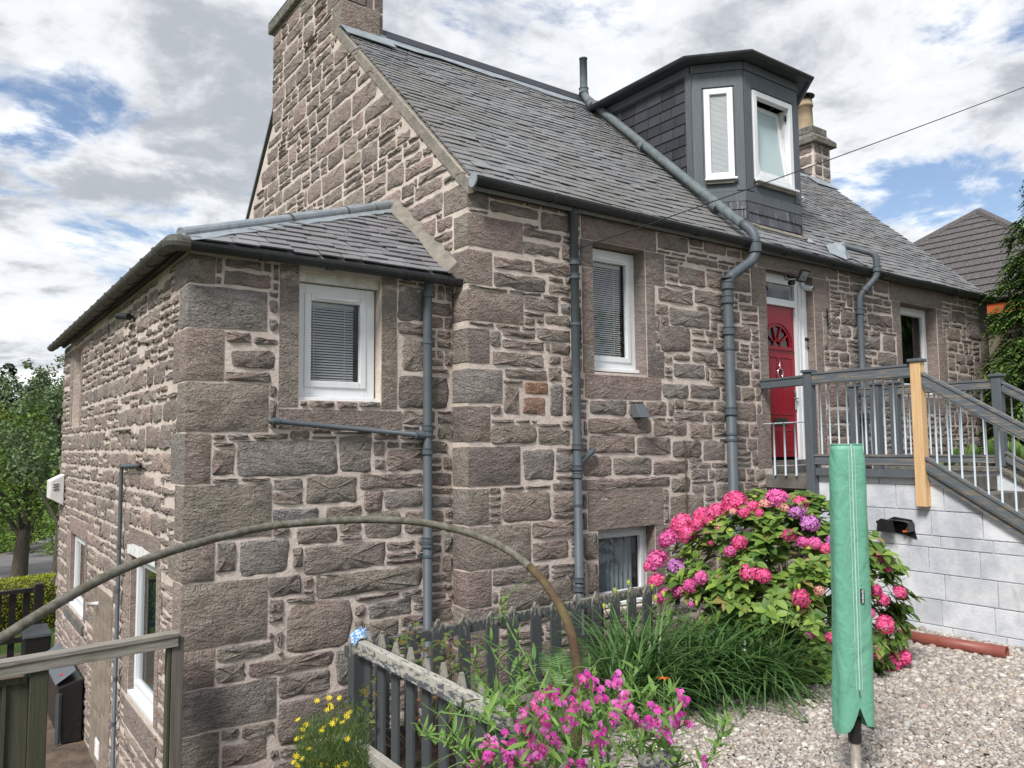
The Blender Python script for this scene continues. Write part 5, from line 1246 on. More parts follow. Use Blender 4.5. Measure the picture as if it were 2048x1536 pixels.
# lead roll along the hip
hd = (HT-HC).normalized(); n1 = Vector((0, -fV.z, fV.y)); n2 = Vector((-sV.z, 0, sV.x))
hp0 = HC+Vector((0.02, 0.02, 0.03)); 
for i, (a, b) in enumerate(((0.0, 0.42), (0.42, 0.70), (0.70, 0.86), (0.86, 0.995))):
    p = hp0.lerp(HT+Vector((0, 0, 0.03)), a); q = hp0.lerp(HT+Vector((0, 0, 0.03)), b+0.008); e = 0.003*i
    t = MB(); t.tube([p+Vector((0, 0, 0.018+e)), q+Vector((0, 0, 0.018+e))], 0.046+e, 14)
    wv = [0.11+0.012*math.sin(k*2.2+i) for k in range(7)]
    fw_ = n1.cross(hd); fw_ = fw_ if fw_.z < 0 else -fw_; sw_ = n2.cross(hd); sw_ = sw_ if sw_.z < 0 else -sw_
    for k in range(6):
        c0, c1 = p.lerp(q, k/6), p.lerp(q, (k+1)/6)
        for w_, nn in ((fw_, n1), (sw_, n2)):
            t.prism([c0+nn*0.018, c1+nn*0.018, c1+w_*wv[k+1]+nn*0.016, c0+w_*wv[k]+nn*0.016], nn*0.006)
    t.build('lead_hip_roll', M['lead'], ann, smooth=False)
    if i: 
        t = MB(); t.tube([p+Vector((0, 0, 0.02))-hd*0.008, p+Vector((0, 0, 0.02))+hd*0.008], 0.055, 14); t.build('lead_lap', M['gutter_brown'], ann)
# cement fillet against the gable
t = MB(); N_ = 12
for i in range(N_):
    a, b = i/N_, (i+1)/N_; p = HR.lerp(HT, a)+Vector((0, -0.02, 0)); q = HR.lerp(HT, b)+Vector((0, -0.02, 0)); w0 = 0.115+0.02*math.sin(a*9); w1 = 0.115+0.02*math.sin(b*9)
    t.hexa([p+Vector((-w0*0.5, 0, 0.0)), p+Vector((0, 0, -0.02)), q+Vector((0, 0, -0.02)), q+Vector((-w1*0.5, 0, 0)), p+Vector((-w0, 0, 0.03)), p+Vector((0, 0, 0.15)), q+Vector((0, 0, 0.15)), q+Vector((-w1, 0, 0.03))])
t.build('cement_fillet', M['cement'], ann)
# gutters
g_end = Vector((GX+0.055, 5.93, 1.475))
gutter('gutter', ann, [(1.36, 5.92, 1.49), (GX+0.05, 5.92, 1.475)], 0.058, M['gutter'], joints=[(0, 0.25), (0, 0.47), (0, 0.76), (0, 0.93)])
gutter('gutter', ann, [(1.31, 13.35, 1.50), (1.31, 6.0, 1.50)], 0.058, M['gutter_brown'], joints=[(0, k) for k in np.linspace(0.05, 0.96, 17)])
t = MB(); t.tube(smooth_path([(1.31, 6.01, 1.475), (1.31, 5.92, 1.475), (1.42, 5.92, 1.475)], 0.09), 0.06, 12); t.build('gutter_corner', M['gutter_brown'], ann)
t = MB(); t.box((AX-0.05, AY-0.045, 1.475), (GX, AY-0.005, 1.53)); t.box((AX-0.045, AY, 1.475), (AX-0.005, AEND, 1.53)); t.build('dark_eave_strip', M['gutter'], ann)
t = MB(); t.tube([(GX+0.052, 5.92, 1.47), (GX+0.062, 5.92, 1.47)], 0.05, 12); t.build('gutter_end_cap', M['gutter'], ann)
# downpipe by the corner and the sloping waste
px2 = aY(855, 900, AY-0.06).x; r = 0.04; t = MB(); t.tube([(px2, AY-0.062, -2.7), (px2, AY-0.062, 1.33), (px2, AY-0.10, 1.44)], r, 16); dp2 = t.build('downpipe', M['pipe'], ann, smooth=True)
for yy in (588, 856, 866, 902, 1080, 1088): sockets(dp2, (px2, AY-0.062, aY(855, yy, AY-0.06).z), (0, 0, 1), r, M['pipe'], 0.055)
for yy in (685, 1112): bracket(dp2, px2, AY-0.062, aY(855, yy, AY-0.06).z, r, AY, M['pipe'])
w0 = aY(546, 842, AY-0.05); w1 = aY(838, 870, AY-0.06)
t = MB(); t.tube([w0+Vector((-0.0, 0.06, 0)), w0, w0+Vector((0.02, 0, 0)), w1], 0.021, 12); ws = t.build('waste_pipe', M['pipe'], ann, smooth=True)
sockets(ws, w1+Vector((0.0, 0, 0)), (1, 0, -0.06), 0.03, M['pipe'], 0.08); t = MB(); t.tube([w1, (px2, AY-0.062, w1.z-0.01)], 0.034, 12); t.build('pipe_tee', M['pipe'], ws)
t = MB(); t.tube([w0-Vector((0.005, 0, 0)), w0+Vector((0.05, 0, -0.003))], 0.027, 12); t.build('pipe_elbow', M['pipe'], ws)
# thin service pipe on the side, stubs and vent grille
c0 = aX(243, 935, AX-0.05); c1 = aX(232, 1500, AX-0.05)
t = MB(); t.tube(smooth_path([aX(278, 931, AX-0.01), aX(278, 931, AX-0.05), Vector((AX-0.05, c0.y, c0.z+0.01)), Vector((AX-0.05, c0.y, -3.0))], 0.03), 0.018, 10); svc = t.build('service_pipe', M['pipe'], ann, smooth=True)
for zz_ in (-0.9, -1.3, -2.1, -2.5): sockets(svc, (AX-0.05, c0.y, zz_), (0, 0, 1), 0.018, M['pipe'], 0.03)
t = MB(); t.tube([(AX-0.05, c0.y, -2.98), (AX-0.05, c0.y, -3.06)], 0.035, 12); t.tube([(AX-0.05, c0.y-0.03, -3.02), (AX-0.05, c0.y-0.07, -3.02)], 0.02, 10); t.build('stop_valve', M['iron'], svc)
s0 = aX(235, 862, AX-0.02); s1 = aX(263, 860, AX-0.02); t = MB(); t.tube([(AX+0.01, s0.y, s0.z), (AX-0.03, s0.y, s0.z), (AX-0.03, s1.y, s1.z)], 0.010, 8); t.build('pipe_stub', M['iron'], ann, smooth=True)
s0 = aX(198, 1207, AX); t = MB(); t.tube([s0, s0+Vector((-0.12, 0, 0))], 0.022, 10); t.build('pipe_stub', M['white_paint'], ann, smooth=True)
vg = aX(194, 1498, AX-0.02); t = MB()
t.box((AX-0.022, vg.y-0.11, vg.z-0.09), (AX-0.014, vg.y+0.11, vg.z+0.09))
for k in range(7): t.box((AX-0.03, vg.y-0.1, vg.z-0.08+k*0.024), (AX-0.022, vg.y+0.1, vg.z-0.07+k*0.024))
t.build('vent_grille', M['white_paint'], ann)

# ------------------------------------------------------------------ things fixed to the walls
def thing(name, loc, label, cat, group=None): return empty(name, loc, label, cat, group)
# louvred white box on the side wall
b0 = aX(132, 948, AX); t_ = thing('vent_box', (AX-0.15, b0.y, b0.z-0.42), 'white louvred metal box fixed to the far end of the annex side', 'vent box')
z1 = b0.z-0.02; z0 = z1-0.36; yb = b0.y-0.05
t = MB(); t.hexa([(AX-0.19, yb, z0+0.05), (AX-0.02, yb, z0-0.05), (AX-0.02, yb+0.4, z0-0.05), (AX-0.19, yb+0.4, z0+0.05), (AX-0.19, yb, z1-0.07), (AX-0.02, yb, z1+0.02), (AX-0.02, yb+0.4, z1+0.02), (AX-0.19, yb+0.4, z1-0.07)]); t.build('casing', M['white_paint'], t_, bevel=0.01)
for k in range(3): t = MB(); t.hexa([(AX-0.155, yb-0.004, z1-0.13-k*0.035), (AX-0.09, yb-0.004, z1-0.115-k*0.035), (AX-0.09, yb-0.001, z1-0.115-k*0.035), (AX-0.155, yb-0.001, z1-0.13-k*0.035), (AX-0.155, yb-0.016, z1-0.118-k*0.035), (AX-0.09, yb-0.016, z1-0.103-k*0.035), (AX-0.09, yb-0.001, z1-0.103-k*0.035), (AX-0.155, yb-0.001, z1-0.118-k*0.035)]); t.build('louvre', M['iron'], t_)
# black camera under the annex side gutter
c = aX(270, 634, AX); t_ = thing('security_camera', c, 'black bullet camera on the annex side wall under the gutter', 'camera')
t = MB(); t.tube([c+Vector((0.0, 0, 0)), c+Vector((-0.02, 0, 0))], 0.045, 14); t.tube([c+Vector((-0.02, 0, 0)), c+Vector((-0.07, 0.02, 0.0))], 0.015, 8); t.build('bracket', M['black'], t_)
t = MB(); t.tube([c+Vector((-0.06, -0.05, -0.01)), c+Vector((-0.13, 0.10, 0.01))], 0.032, 14); t.build('camera_body', M['black'], t_)
# wall light under the main window: wedge shaped
p = aY(1272, 822, FY); t_ = thing('wall_light', (p.x, FY-0.05, p.z-0.09), 'grey wedge shaped wall light below the main window sill', 'wall light')
t = MB(); t.hexa([(p.x-0.07, FY-0.14, p.z-0.07), (p.x+0.07, FY-0.14, p.z-0.07), (p.x+0.07, FY-0.012, p.z-0.07), (p.x-0.07, FY-0.012, p.z-0.07), (p.x-0.06, FY-0.06, p.z+0.07), (p.x+0.06, FY-0.06, p.z+0.07), (p.x+0.07, FY-0.012, p.z+0.07), (p.x-0.07, FY-0.012, p.z+0.07)]); t.build('housing', M['paint_grey'], t_, bevel=0.004)
t = MB(); t.box((p.x-0.05, FY-0.12, p.z-0.074), (p.x+0.05, FY-0.03, p.z-0.071)); t.build('lens', M['black'], t_)
# floodlight and sensor above the door
p = aY(1585, 545, FY-0.02); t_ = thing('floodlight', (p.x, FY-0.02, p.z-0.05), 'black floodlight with motion sensor above the red door', 'floodlight')
p = Vector((8.42, FY-0.0, 2.07))
t = MB(); c_ = Vector((8.48, FY-0.16, 2.04)); ax_ = Vector((1, 0, 0)); dn = Vector((0, -0.55, 0.84)).normalized(); th = ax_.cross(dn)
q = [c_-ax_*0.09-dn*0.08-th*0.014, c_+ax_*0.09-dn*0.08-th*0.014, c_+ax_*0.09-dn*0.08+th*0.014, c_-ax_*0.09-dn*0.08+th*0.014]; t.hexa(q+[v+dn*0.16 for v in q]); t.build('lamp_head', M['black'], t_, bevel=0.004)
t = MB(); q = [c_-ax_*0.07-dn*0.06-th*0.016, c_+ax_*0.07-dn*0.06-th*0.016, c_+ax_*0.07+dn*0.06-th*0.016, c_-ax_*0.07+dn*0.06-th*0.016]; t.add(q+[v+Vector(th)*0.032 for v in q], [(0,1,2,3),(4,5,6,7)]); t.build('lamp_glass', M['lead'], t_)
t = MB(); t.tube([c_+th*0.01, (8.42, FY-0.03, 2.04), (8.42, FY+0.02, 2.06)], 0.018, 8); t.tube([(8.40, FY-0.02, 1.97), (8.40, FY-0.08, 1.96)], 0.035, 12); t.build('bracket', M['black'], t_)
t = MB(); t.tube(smooth_path([(8.42, FY-0.03, 2.05), (8.33, FY-0.02, 1.98), (8.30, FY-0.02, 2.06), (8.05, FY+0.02, 2.09)], 0.05), 0.006, 6); t.build('cable', M['black'], t_)
# white camera in the corner of the door frame
p = aY(1608, 572, dY-0.05); t_ = thing('security_camera', p, 'white bullet camera in the top corner of the door frame', 'camera')
t = MB(); t.tube([p+Vector((0, 0, -0.02)), p+Vector((0.04, -0.10, -0.05))], 0.036, 16); t.build('camera_body', M['upvc'], t_, smooth=False)
t = MB(); t.tube([p+Vector((0.0402, -0.1005, -0.0502)), p+Vector((0.042, -0.105, -0.0525))], 0.031, 16); t.build('lens', M['black'], t_)
t = MB(); t.tube([p+Vector((-0.05, 0, -0.005)), p+Vector((-0.05, -0.0, 0.08))], 0.012, 8); t.tube([p+Vector((-0.05, 0, 0)), p+Vector((0, -0.02, -0.02))], 0.010, 8); t.build('bracket', M['upvc'], t_)
# doorbell
p = aY(1612, 685, dY-0.05); t_ = thing('doorbell', (8.89, dY-0.05, p.z-0.05), 'silver and black video doorbell on the white door frame', 'doorbell')
t = MB(); t.box((8.862, dY-0.068, p.z-0.06), (8.915, dY-0.046, p.z+0.015)); t.build('housing', M['chrome'], t_, bevel=0.003)
t = MB(); t.box((8.862, dY-0.069, p.z+0.016), (8.915, dY-0.046, p.z+0.06)); t.build('lens_panel', M['black'], t_, bevel=0.003)
# black iron bracket right of the door
p = aY(1655, 640, FY-0.02); t_ = thing('iron_bracket', (p.x, FY-0.02, p.z-0.12), 'small black iron hook bracket on the stone right of the door', 'bracket')
t = MB(); t.box((p.x-0.008, FY-0.03, p.z-0.13), (p.x+0.008, FY-0.014, p.z+0.14)); t.build('bracket', M['black'], t_)
t = MB(); t.tube([(p.x, FY-0.03, p.z+0.10), (p.x+0.05, FY-0.20, p.z+0.11)], 0.006, 6); t.tube([(p.x, FY-0.03, p.z-0.06), (p.x+0.05, FY-0.20, p.z+0.11)], 0.005, 6); t.build('hook', M['black'], t_)
# thin rod on the wall above the hydrangea
p = aY(1370, 885, FY-0.03); q = aY(1374, 1035, FY-0.03); t = MB(); t.tube([p+Vector((-0.02, 0, 0.02)), p, Vector((p.x, p.y, q.z))], 0.008, 6); o = t.build('wall_rod', M['rust'], None); tag(o, 'thin rusty rod standing up the front wall above the hydrangea', 'rod')
# overhead cable
A_ = aY(1158, 497, FY-0.05); B_ = aD(2048, 169, 10.0); B_ = A_+(B_-A_)*1.35
t = MB(); t.tube([A_.lerp(B_, k/14)-Vector((0, 0, 1))*0.5*(k/14)*(1-k/14)*0.35 for k in range(15)], 0.006, 6)
o = t.build('overhead_cable', M['black'], None); tag(o, 'thin black cable running from the main window lintel up past the dormer', 'cable')
t = MB(); t.tube(smooth_path([A_, A_+Vector((-0.03, 0.02, -0.02)), (px1+0.06, FY-0.03, 1.5), (px1+0.10, FY-0.03, 1.1), (px1+0.05, FY-0.03, 0.7)], 0.05), 0.006, 6); o = t.build('loose_cable', M['black'], None); tag(o, 'loose black cable hanging beside the window downpipe', 'cable')

# ================================================================== STAIRS, WHITE WALL, RAILINGS
stw = thing('white_block_wall', (WX+0.1, 4, GZ), 'patchy white painted block wall holding the stair and landing', 'wall')
WE = 5.15; NP = 3.96                                             # wall end, new post
def topz(y): return -0.335 if y >= NP-0.02 else -0.335-0.62*(NP-0.02-y)
YN = 1.35
t = MB(); t.prism([(WX+0.012, WE, GZ-0.2), (WX+0.012, WE, -0.34), (WX+0.012, NP, -0.34), (WX+0.012, YN, topz(YN)-0.005), (WX+0.012, YN, GZ-0.2)], (0.2, 0, 0)); t.build('wall_core', M['block_joint'], stw)
courses = []; z = -0.335
for h in (0.085, 0.24, 0.24, 0.115, 0.245, 0.245, 0.245, 0.13): courses.append((z-h, z)); z -= h
while z > GZ-0.02: courses.append((z-0.24, z)); z -= 0.24
rb_ = random.Random(17)
for k, (z0, z1) in enumerate(courses):
    y = WE+(0.0 if k % 2 else 0.22)+[0, .05, -.04, .1, 0, .08, -.1, .03, 0, 0][k % 10]
    while y > YN:
        a, b = max(y-0.47, YN), min(y, WE); y -= 0.47
        if b-a < 0.04: continue
        zt_a, zt_b = min(z1, topz(a)-0.01), min(z1, topz(b)-0.01)
        if zt_b < z0+0.02: continue
        poly = [(a+0.004, z0+0.004), (b-0.004, z0+0.004), (b-0.004, min(z1-0.004, zt_b)), ]
        if zt_a > z0+0.01:
            if zt_a < z1-0.005 and topz(b) > z1: yb_ = NP-0.02-((-0.345-z1)/0.62); poly.append((min(max(yb_, a+0.01), b-0.01), z1-0.004))
            poly.append((a+0.004, min(z1-0.004, zt_a)))
        else:
            ya_ = NP-0.02-((-0.345-z0)/0.62); poly[0] = (min(max(ya_, a), b-0.02), z0+0.004)
        jx = rb_.uniform(-0.003, 0.003); mb = MB(); mb.prism([(WX+jx, p_, q_) for p_, q_ in poly], (0.03, 0, 0)); mb.build('block', M['block'], stw, bevel=0.004)
# near end face of the landing core
t = MB(); t.box((WX+0.21, NP+0.02, -0.52), (9.45, WE, -0.36)); t.box((WX+0.0, WE+0.001, -0.52), (9.45, FY-0.0, -0.352)); lan = t.build('landing_slab', M['concrete'], None, bevel=0.008); tag(lan, 'dark stained concrete landing slab bridging to the red door', 'landing')
st = thing('garden_stairs', (8.6, 3.2, GZ), 'concrete steps coming down between the white walls from the landing', 'stairs')
for k in range(8):
    y1 = NP+0.02-k*0.27; z1 = -0.36-0.17*(k+1); mb = MB(); mb.box((WX+0.215, y1-0.27, GZ-0.1), (9.44, y1-0.002, z1)); mb.build('step', M['concrete'], st)
# far planter wall with coping
pw = thing('planter_wall', (9.6, 3.8, GZ), 'white block planter wall with weathered coping behind the stair railing', 'wall')
PX = 9.46
t = MB(); t.prism([(PX, WE, GZ-0.2), (PX, WE, -0.33), (PX, 3.93, -0.33), (PX, 2.2, -0.33-0.62*1.73), (PX, 2.2, GZ-0.2)], (0.18, 0, 0)); t.build('wall_core', M['block'], pw)
for k in range(6):
    z0 = -0.6-k*0.25; mb = MB(); mb.box((PX-0.004, 2.4+max(0, (-0.6-z0))*0 , z0-0.004), (PX-0.001, 3.9 if k else 4.6, z0+0.004)); mb.build('block_joint', M['gutter'], pw)
t = MB(); t.prism([(PX-0.04, WE, -0.329), (PX-0.04, 3.94, -0.329), (PX-0.04, 3.94, -0.27), (PX-0.04, WE, -0.27)], (0.26, 0, 0)); t.prism([(PX-0.04, 3.939, -0.329), (PX-0.04, 2.2, -0.329-0.62*1.739), (PX-0.04, 2.2, -0.27-0.62*1.739), (PX-0.04, 3.939, -0.27)], (0.26, 0, 0)); t.build('coping', M['cope'], pw, bevel=0.01)
t = MB(); t.box((PX+0.181, 2.3, GZ), (13.0, 5.7, -0.42)); t.build('planter_soil', M['soil'], pw)

ral = thing('railing', (WX, 4.0, -0.35), 'peeling grey timber railing above the white wall with one new pine post', 'railing')
def post(parent, x, y, z0, z1, mat, s=0.095, cap=True, label=None):
    t = MB(); t.box((x-s/2, y-s/2, z0), (x+s/2, y+s/2, z1-0.02)); o = t.build('post', mat, parent, bevel=0.005)
    if label: o['label'] = label
    if cap: t = MB(); t.box((x-s*0.68, y-s*0.68, z1-0.019), (x+s*0.68, y+s*0.68, z1+0.012)); t.build('post_cap', M['paint_grey'], o, bevel=0.006)
    return o
RX = WX-0.045
post(ral, RX, 5.16, -0.60, 0.80, M['paint_grey']); post(ral, RX, NP-0.0, -0.62, 0.81, M['new_wood'], s=0.10, label='bare new pine post with grey cap')
def prail(parent, p0, p1, mat, h=0.11, w=0.055, name='rail'):
    p0 = Vector(p0); p1 = Vector(p1); t = MB(); t.bar(p0, p1, w, h)
    t.bar(p0+Vector((0, 0, h/2+0.012)), p1+Vector((0, 0, h/2+0.012)), w*1.35, 0.022); t.bar(p0-Vector((0, 0, h*0.25)), p1-Vector((0, 0, h*0.25)), w*1.2, 0.03)
    return t.build(name, mat, parent)
prail(ral, (RX, 5.11, 0.70), (RX, NP+0.05, 0.70), M['deck_rail']); prail(ral, (RX, 5.78, 0.68), (RX, 5.21, 0.69), M['paint_grey'], h=0.09)
prail(ral, (RX, 5.11, -0.185), (RX, NP+0.05, -0.185), M['deck_rail'], h=0.09)
t = MB(); t.box((RX-0.02, NP+0.052, -0.345), (RX+0.06, 5.11, -0.265)); t.build('edge_board', M['paint_grey'], ral)
SLP = 0.62
def slz(y, z_at): return z_at-SLP*(NP-0.05-y)
YE = 1.45
prail(ral, (RX, NP-0.05, 0.61), (RX, YE, slz(YE, 0.61)), M['deck_rail'], h=0.115); prail(ral, (RX, NP-0.05, -0.215), (RX, YE, slz(YE, -0.215)), M['deck_low'], h=0.11)
t = MB(); t.bar((RX+0.02, NP-0.05, -0.315), (RX+0.02, YE, slz(YE, -0.315)), 0.05, 0.045); t.build('stringer', M['deck_low'], ral)
post(ral, RX, YE-0.05, GZ, slz(YE, 0.81), M['paint_grey'])
bal = None
def balusters(parent, pts, r=0.0095):
    for (x, y, z0, z1) in pts:
        t = MB(); t.tube([(x, y, z0), (x, y, z1)], r, 8); t.build('baluster', M['baluster'], parent, smooth=True)
balusters(ral, [(RX, y, -0.15, 0.66) for y in np.linspace(5.03, NP+0.15, 10)])
yy = NP-0.15
L_ = []
while yy > YE+0.05: L_.append((RX, yy, slz(yy, -0.17), slz(yy, 0.56))); yy -= 0.112
balusters(ral, L_)
# low hoop rail in front of the door
t = MB(); t.tube([(RX, 5.78, 0.23), (RX, 5.21, 0.24)], 0.008, 8); lr = t.build('thin_rail', M['baluster'], ral)
balusters(ral, [(RX, y, -0.36, 0.24) for y in (5.64, 5.50, 5.36)], 0.0115)
t = MB(); t.box((WX-0.02, 5.21, -0.50), (WX+0.0, FY-0.01, -0.365)); t.build('edge_board', M['concrete'], ral)

ral2 = thing('railing', (PX, 4.6, -0.3), 'grey timber railing on the planter wall behind the stairs', 'railing')
FXR_ = PX+0.05
for (y, z1_) in ((3.95, 0.74), (5.12, 0.74)): post(ral2, FXR_, y, -0.27, z1_, M['paint_grey'], s=0.10)
prail(ral2, (FXR_, 5.07, 0.63), (FXR_, 4.0, 0.63), M['deck_rail'], h=0.09); prail(ral2, (FXR_, 5.07, -0.20), (FXR_, 4.0, -0.20), M['deck_rail'], h=0.07)
prail(ral2, (FXR_, 3.90, 0.60), (FXR_, 2.2, 0.60-0.62*1.7), M['deck_rail'], h=0.09); prail(ral2, (FXR_, 3.90, -0.17), (FXR_, 2.2, -0.17-0.62*1.7), M['deck_low'], h=0.09)
balusters(ral2, [(FXR_, y, -0.17, 0.60) for y in np.linspace(4.95, 4.12, 8)])
balusters(ral2, [(FXR_, 3.82-0.12*k, -0.17-0.62*(0.08+0.12*k), 0.56-0.62*(0.08+0.12*k)) for k in range(12)])
t = MB(); prail(ral2, (FXR_+0.0, 5.17, 0.62), (FXR_, 5.74, 0.64), M['deck_rail'], h=0.09)
ral3 = thing('railing', (8.98, 5.3, -0.35), 'short grey railing with two posts beside the door landing', 'railing')
p1_ = (9.30, 5.20); p2_ = (9.28, 5.62)
post(ral3, 9.26, 5.22, -0.35, 0.72, M['paint_grey'], s=0.10); post(ral3, 9.34, 5.56, -0.35, 0.72, M['paint_grey'], s=0.09)
balusters(ral3, [(9.30, y, -0.35, 0.55) for y in (5.32, 5.44)], 0.009)
for x in (8.2, 8.4, 8.6): pass

# hose hanger on the white wall
p = aX(1800, 1052, WX); t_ = thing('hose_hanger', (WX-0.06, p.y, p.z-0.1), 'black plastic hose hanger with orange fitting on the white wall', 'hose hanger')
c = Vector((WX, p.y, p.z))
def shell(x0, x1, ya, yb, zc):
    t = MB(); n = 10; prof = []
    for k in range(n+1):
        a = math.pi*k/n; prof.append((ya+(yb-ya)*(0.5-0.5*math.cos(a)), zc+0.035*math.sin(a)**0.6))
    vs = []; 
    for (y_, z_) in prof: vs += [(x0, y_, z_), (x1, y_, z_)]
    fs = [(2*k, 2*k+1, 2*k+3, 2*k+2) for k in range(n)]; t.add(vs, fs); t.box((x0, ya, zc-0.07), (x1, ya+0.004, zc)); t.box((x0, yb-0.004, zc-0.09), (x1, yb, zc)); return t
t = shell(WX-0.13, WX-0.002, c.y-0.15, c.y+0.16, c.z+0.03); t.build('saddle', M['black'], t_)
t = MB(); t.prism([(WX-0.012, c.y-0.17, c.z-0.11), (WX-0.012, c.y+0.10, c.z-0.05), (WX-0.012, c.y+0.12, c.z+0.06), (WX-0.012, c.y+0.05, c.z+0.09), (WX-0.012, c.y-0.13, c.z+0.07)], (0.008, 0, 0)); t.build('plate', M['black'], t_)
t = MB(); t.prism([(WX-0.135, c.y-0.02, c.z-0.05), (WX-0.135, c.y+0.17, c.z-0.055), (WX-0.135, c.y+0.16, c.z+0.05), (WX-0.135, c.y+0.12, c.z+0.075), (WX-0.135, c.y+0.0, c.z+0.06)], (0.005, 0, 0)); t.build('lip', M['black'], t_)
t = MB(); t.tube([(WX-0.06, c.y+0.165, c.z+0.03), (WX-0.06, c.y+0.21, c.z+0.03)], 0.014, 10); t.build('tap_connector', M['black'], t_)
t = MB(); t.tube([(WX-0.05, c.y-0.09, c.z-0.03), (WX-0.04, c.y-0.12, c.z+0.02)], 0.012, 10); t.tube([(WX-0.06, c.y-0.06, c.z-0.045), (WX-0.04, c.y-0.12, c.z-0.04)], 0.010, 10); t.build('hose_fitting', M['orange_fitting'], t_)
# red-brown pipe lying on the gravel
p0 = Vector((7.27, 3.99, GZ+0.058)); p1 = Vector((7.36, 3.10, GZ+0.058))
t = MB(); n = 20; r = 0.055; d = (p1-p0).normalized(); s_ = d.cross(Vector((0, 0, 1))).normalized(); u_ = s_.cross(d); vs = []
for (pp, rr_) in ((p0, r), (p1, r), (p1, r-0.006), (p0, r-0.006)):
    for k in range(n): a = 2*math.pi*k/n; vs.append(pp+s_*math.cos(a)*rr_+u_*math.sin(a)*rr_)
fs = []
for g_ in range(4):
    for k in range(n): a, b = g_*n, ((g_+1) % 4)*n; fs.append((a+k, b+k, b+(k+1) % n, a+(k+1) % n))
t.add(vs, fs); o = t.build('drain_pipe', M['clay_pipe'], None, smooth=True); tag(o, 'red-brown drain pipe lying on the gravel by the white wall', 'pipe')

# ------------------------------------------------------------------ rotary dryer in its cover
DX = aD(1712, 1530, 4.30); bx_, by_ = DX.x, DX.y
dry = thing('rotary_dryer', (bx_, by_, GZ), 'folded rotary dryer under a green zipped cover on the gravel', 'clothes dryer')
tp_ = aD(1699, 889, 4.22)
t = MB(); t.tube([(bx_, by_, GZ-0.05), (bx_, by_, -1.35)], 0.027, 16); t.build('pole', M['pole'], dry, smooth=True)
zb = aD(1712, 1478, 4.30).z
t = MB(); t.tube([(bx_, by_, zb-0.02), (bx_, by_, zb-0.015), (bx_, by_, zb+0.11), (bx_, by_, zb+0.12)], [0.032, 0.036, 0.036, 0.03], 16); t.build('pole_socket', M['black'], dry)
ct = MB(); H0, H1 = zb+0.09, tp_.z; NL, NA = 46, 36; vs = []; rc = random.Random(8)
lat = RR.copy(); lat.z = 0; lat.normalize(); fw2 = Vector((FF.x, FF.y, 0)).normalized()
for j in range(NL+1):
    f_ = j/NL; z = H0+(H1-H0)*f_; rad = 0.112-0.018*f_-0.010*math.exp(-((f_-1)/0.04)**2); lean = Vector((tp_.x-bx_, tp_.y-by_, 0))*0.5*f_
    for k in range(NA):
        a = 2*math.pi*k/NA; sq = (abs(math.cos(a))**3.2+abs(math.sin(a))**3.2)**(-1/3.2)
        w_ = 1+0.030*math.sin(3*a+5*f_)+0.02*math.sin(5*a-9*f_+1)+0.018*mnoise.noise(Vector((math.cos(a)*2, math.sin(a)*2, f_*14)))*2
        zl = z
        if j < 6:                                                 # ragged hem opening at the zip
            da = abs(((a+math.pi/2+0.0) % (2*math.pi))-0); da = min(da, 2*math.pi-da)
            zl = z+max(0, 0.10-da*0.30)*(1-j/6)-0.055*(1-j/6)*(0.5+0.5*math.cos(2*(a-0.3)))*(da > 0.4)
        vs.append(Vector((bx_, by_, 0))+lean+lat*(math.cos(a)*rad*0.92*sq*w_)+fw2*(math.sin(a)*rad*0.72*sq*w_)+Vector((0, 0, zl)))
fs = [(j*NA+k, j*NA+(k+1) % NA, (j+1)*NA+(k+1) % NA, (j+1)*NA+k) for j in range(NL) for k in range(NA)]
vs.append(sum(vs[NL*NA:], Vector())/NA+Vector((0, 0, 0.004))); fs += [(NL*NA+k, NL*NA+(k+1) % NA, len(vs)-1) for k in range(NA)]
ct.add(vs, fs); cover = ct.build('cover', M['cover'], dry, smooth=True)
zc = MB(); kz = 27                                                 # vertex column facing the camera
zline = [Vector(vs[j*NA+kz])-fw2*0.002 for j in range(6, NL+1)]
M['zip'] = mk('pale_zip_tape', (0.40,0.55,0.50), (0.5,0.62,0.58), 60, 0.6, 60, 0, 0)
zc.tube(zline, 0.0035, 6); zc.build('zip', M['zip'], cover)
for off in (-0.016, 0.016): m2 = MB(); m2.tube([p+lat*off+fw2*0.0015 for p in zline], 0.0016, 5); m2.build('seam', M['zip'], cover)
hem = MB(); hem.tube([Vector(vs[NL*NA+k])*1.0 for k in range(NA)], 0.004, 5, closed=True); hem.build('hem', M['cover'], cover)
hem = MB(); hem.tube([zline[0], zline[0]+Vector((0, 0, -0.03))-fw2*0.004], 0.005, 6); hem.build('zip_pull', M['chrome'], cover)
lbp = aD(1714, 1188, 4.30); k_ = int((lbp.z-H0)/(H1-H0)*NL); lc = (Vector(vs[k_*NA+kz])+Vector(vs[k_*NA+kz+1]))/2
q0 = Vector(vs[k_*NA+kz+1]); qd = (Vector(vs[k_*NA+kz+2])-Vector(vs[k_*NA+kz])); qd.z = 0; qd.normalize(); qn = Vector((qd.y, -qd.x, 0)); 
if qn.dot(FF) > 0: qn = -qn
lc = Vector(vs[k_*NA+kz])+qd*0.030+qn*0.008; lc.z = lbp.z
t = MB(); t.hexa([lc-qd*0.011+qn*0-Vector((0,0,0.037)), lc+qd*0.011-Vector((0,0,0.037)), lc+qd*0.011-qn*0.003-Vector((0,0,0.037)), lc-qd*0.011-qn*0.003-Vector((0,0,0.037)), lc-qd*0.011+Vector((0,0,0.037)), lc+qd*0.011+Vector((0,0,0.037)), lc+qd*0.011-qn*0.003+Vector((0,0,0.037)), lc-qd*0.011-qn*0.003+Vector((0,0,0.037))])
lab = t.build('brand_label', M['black'], cover)
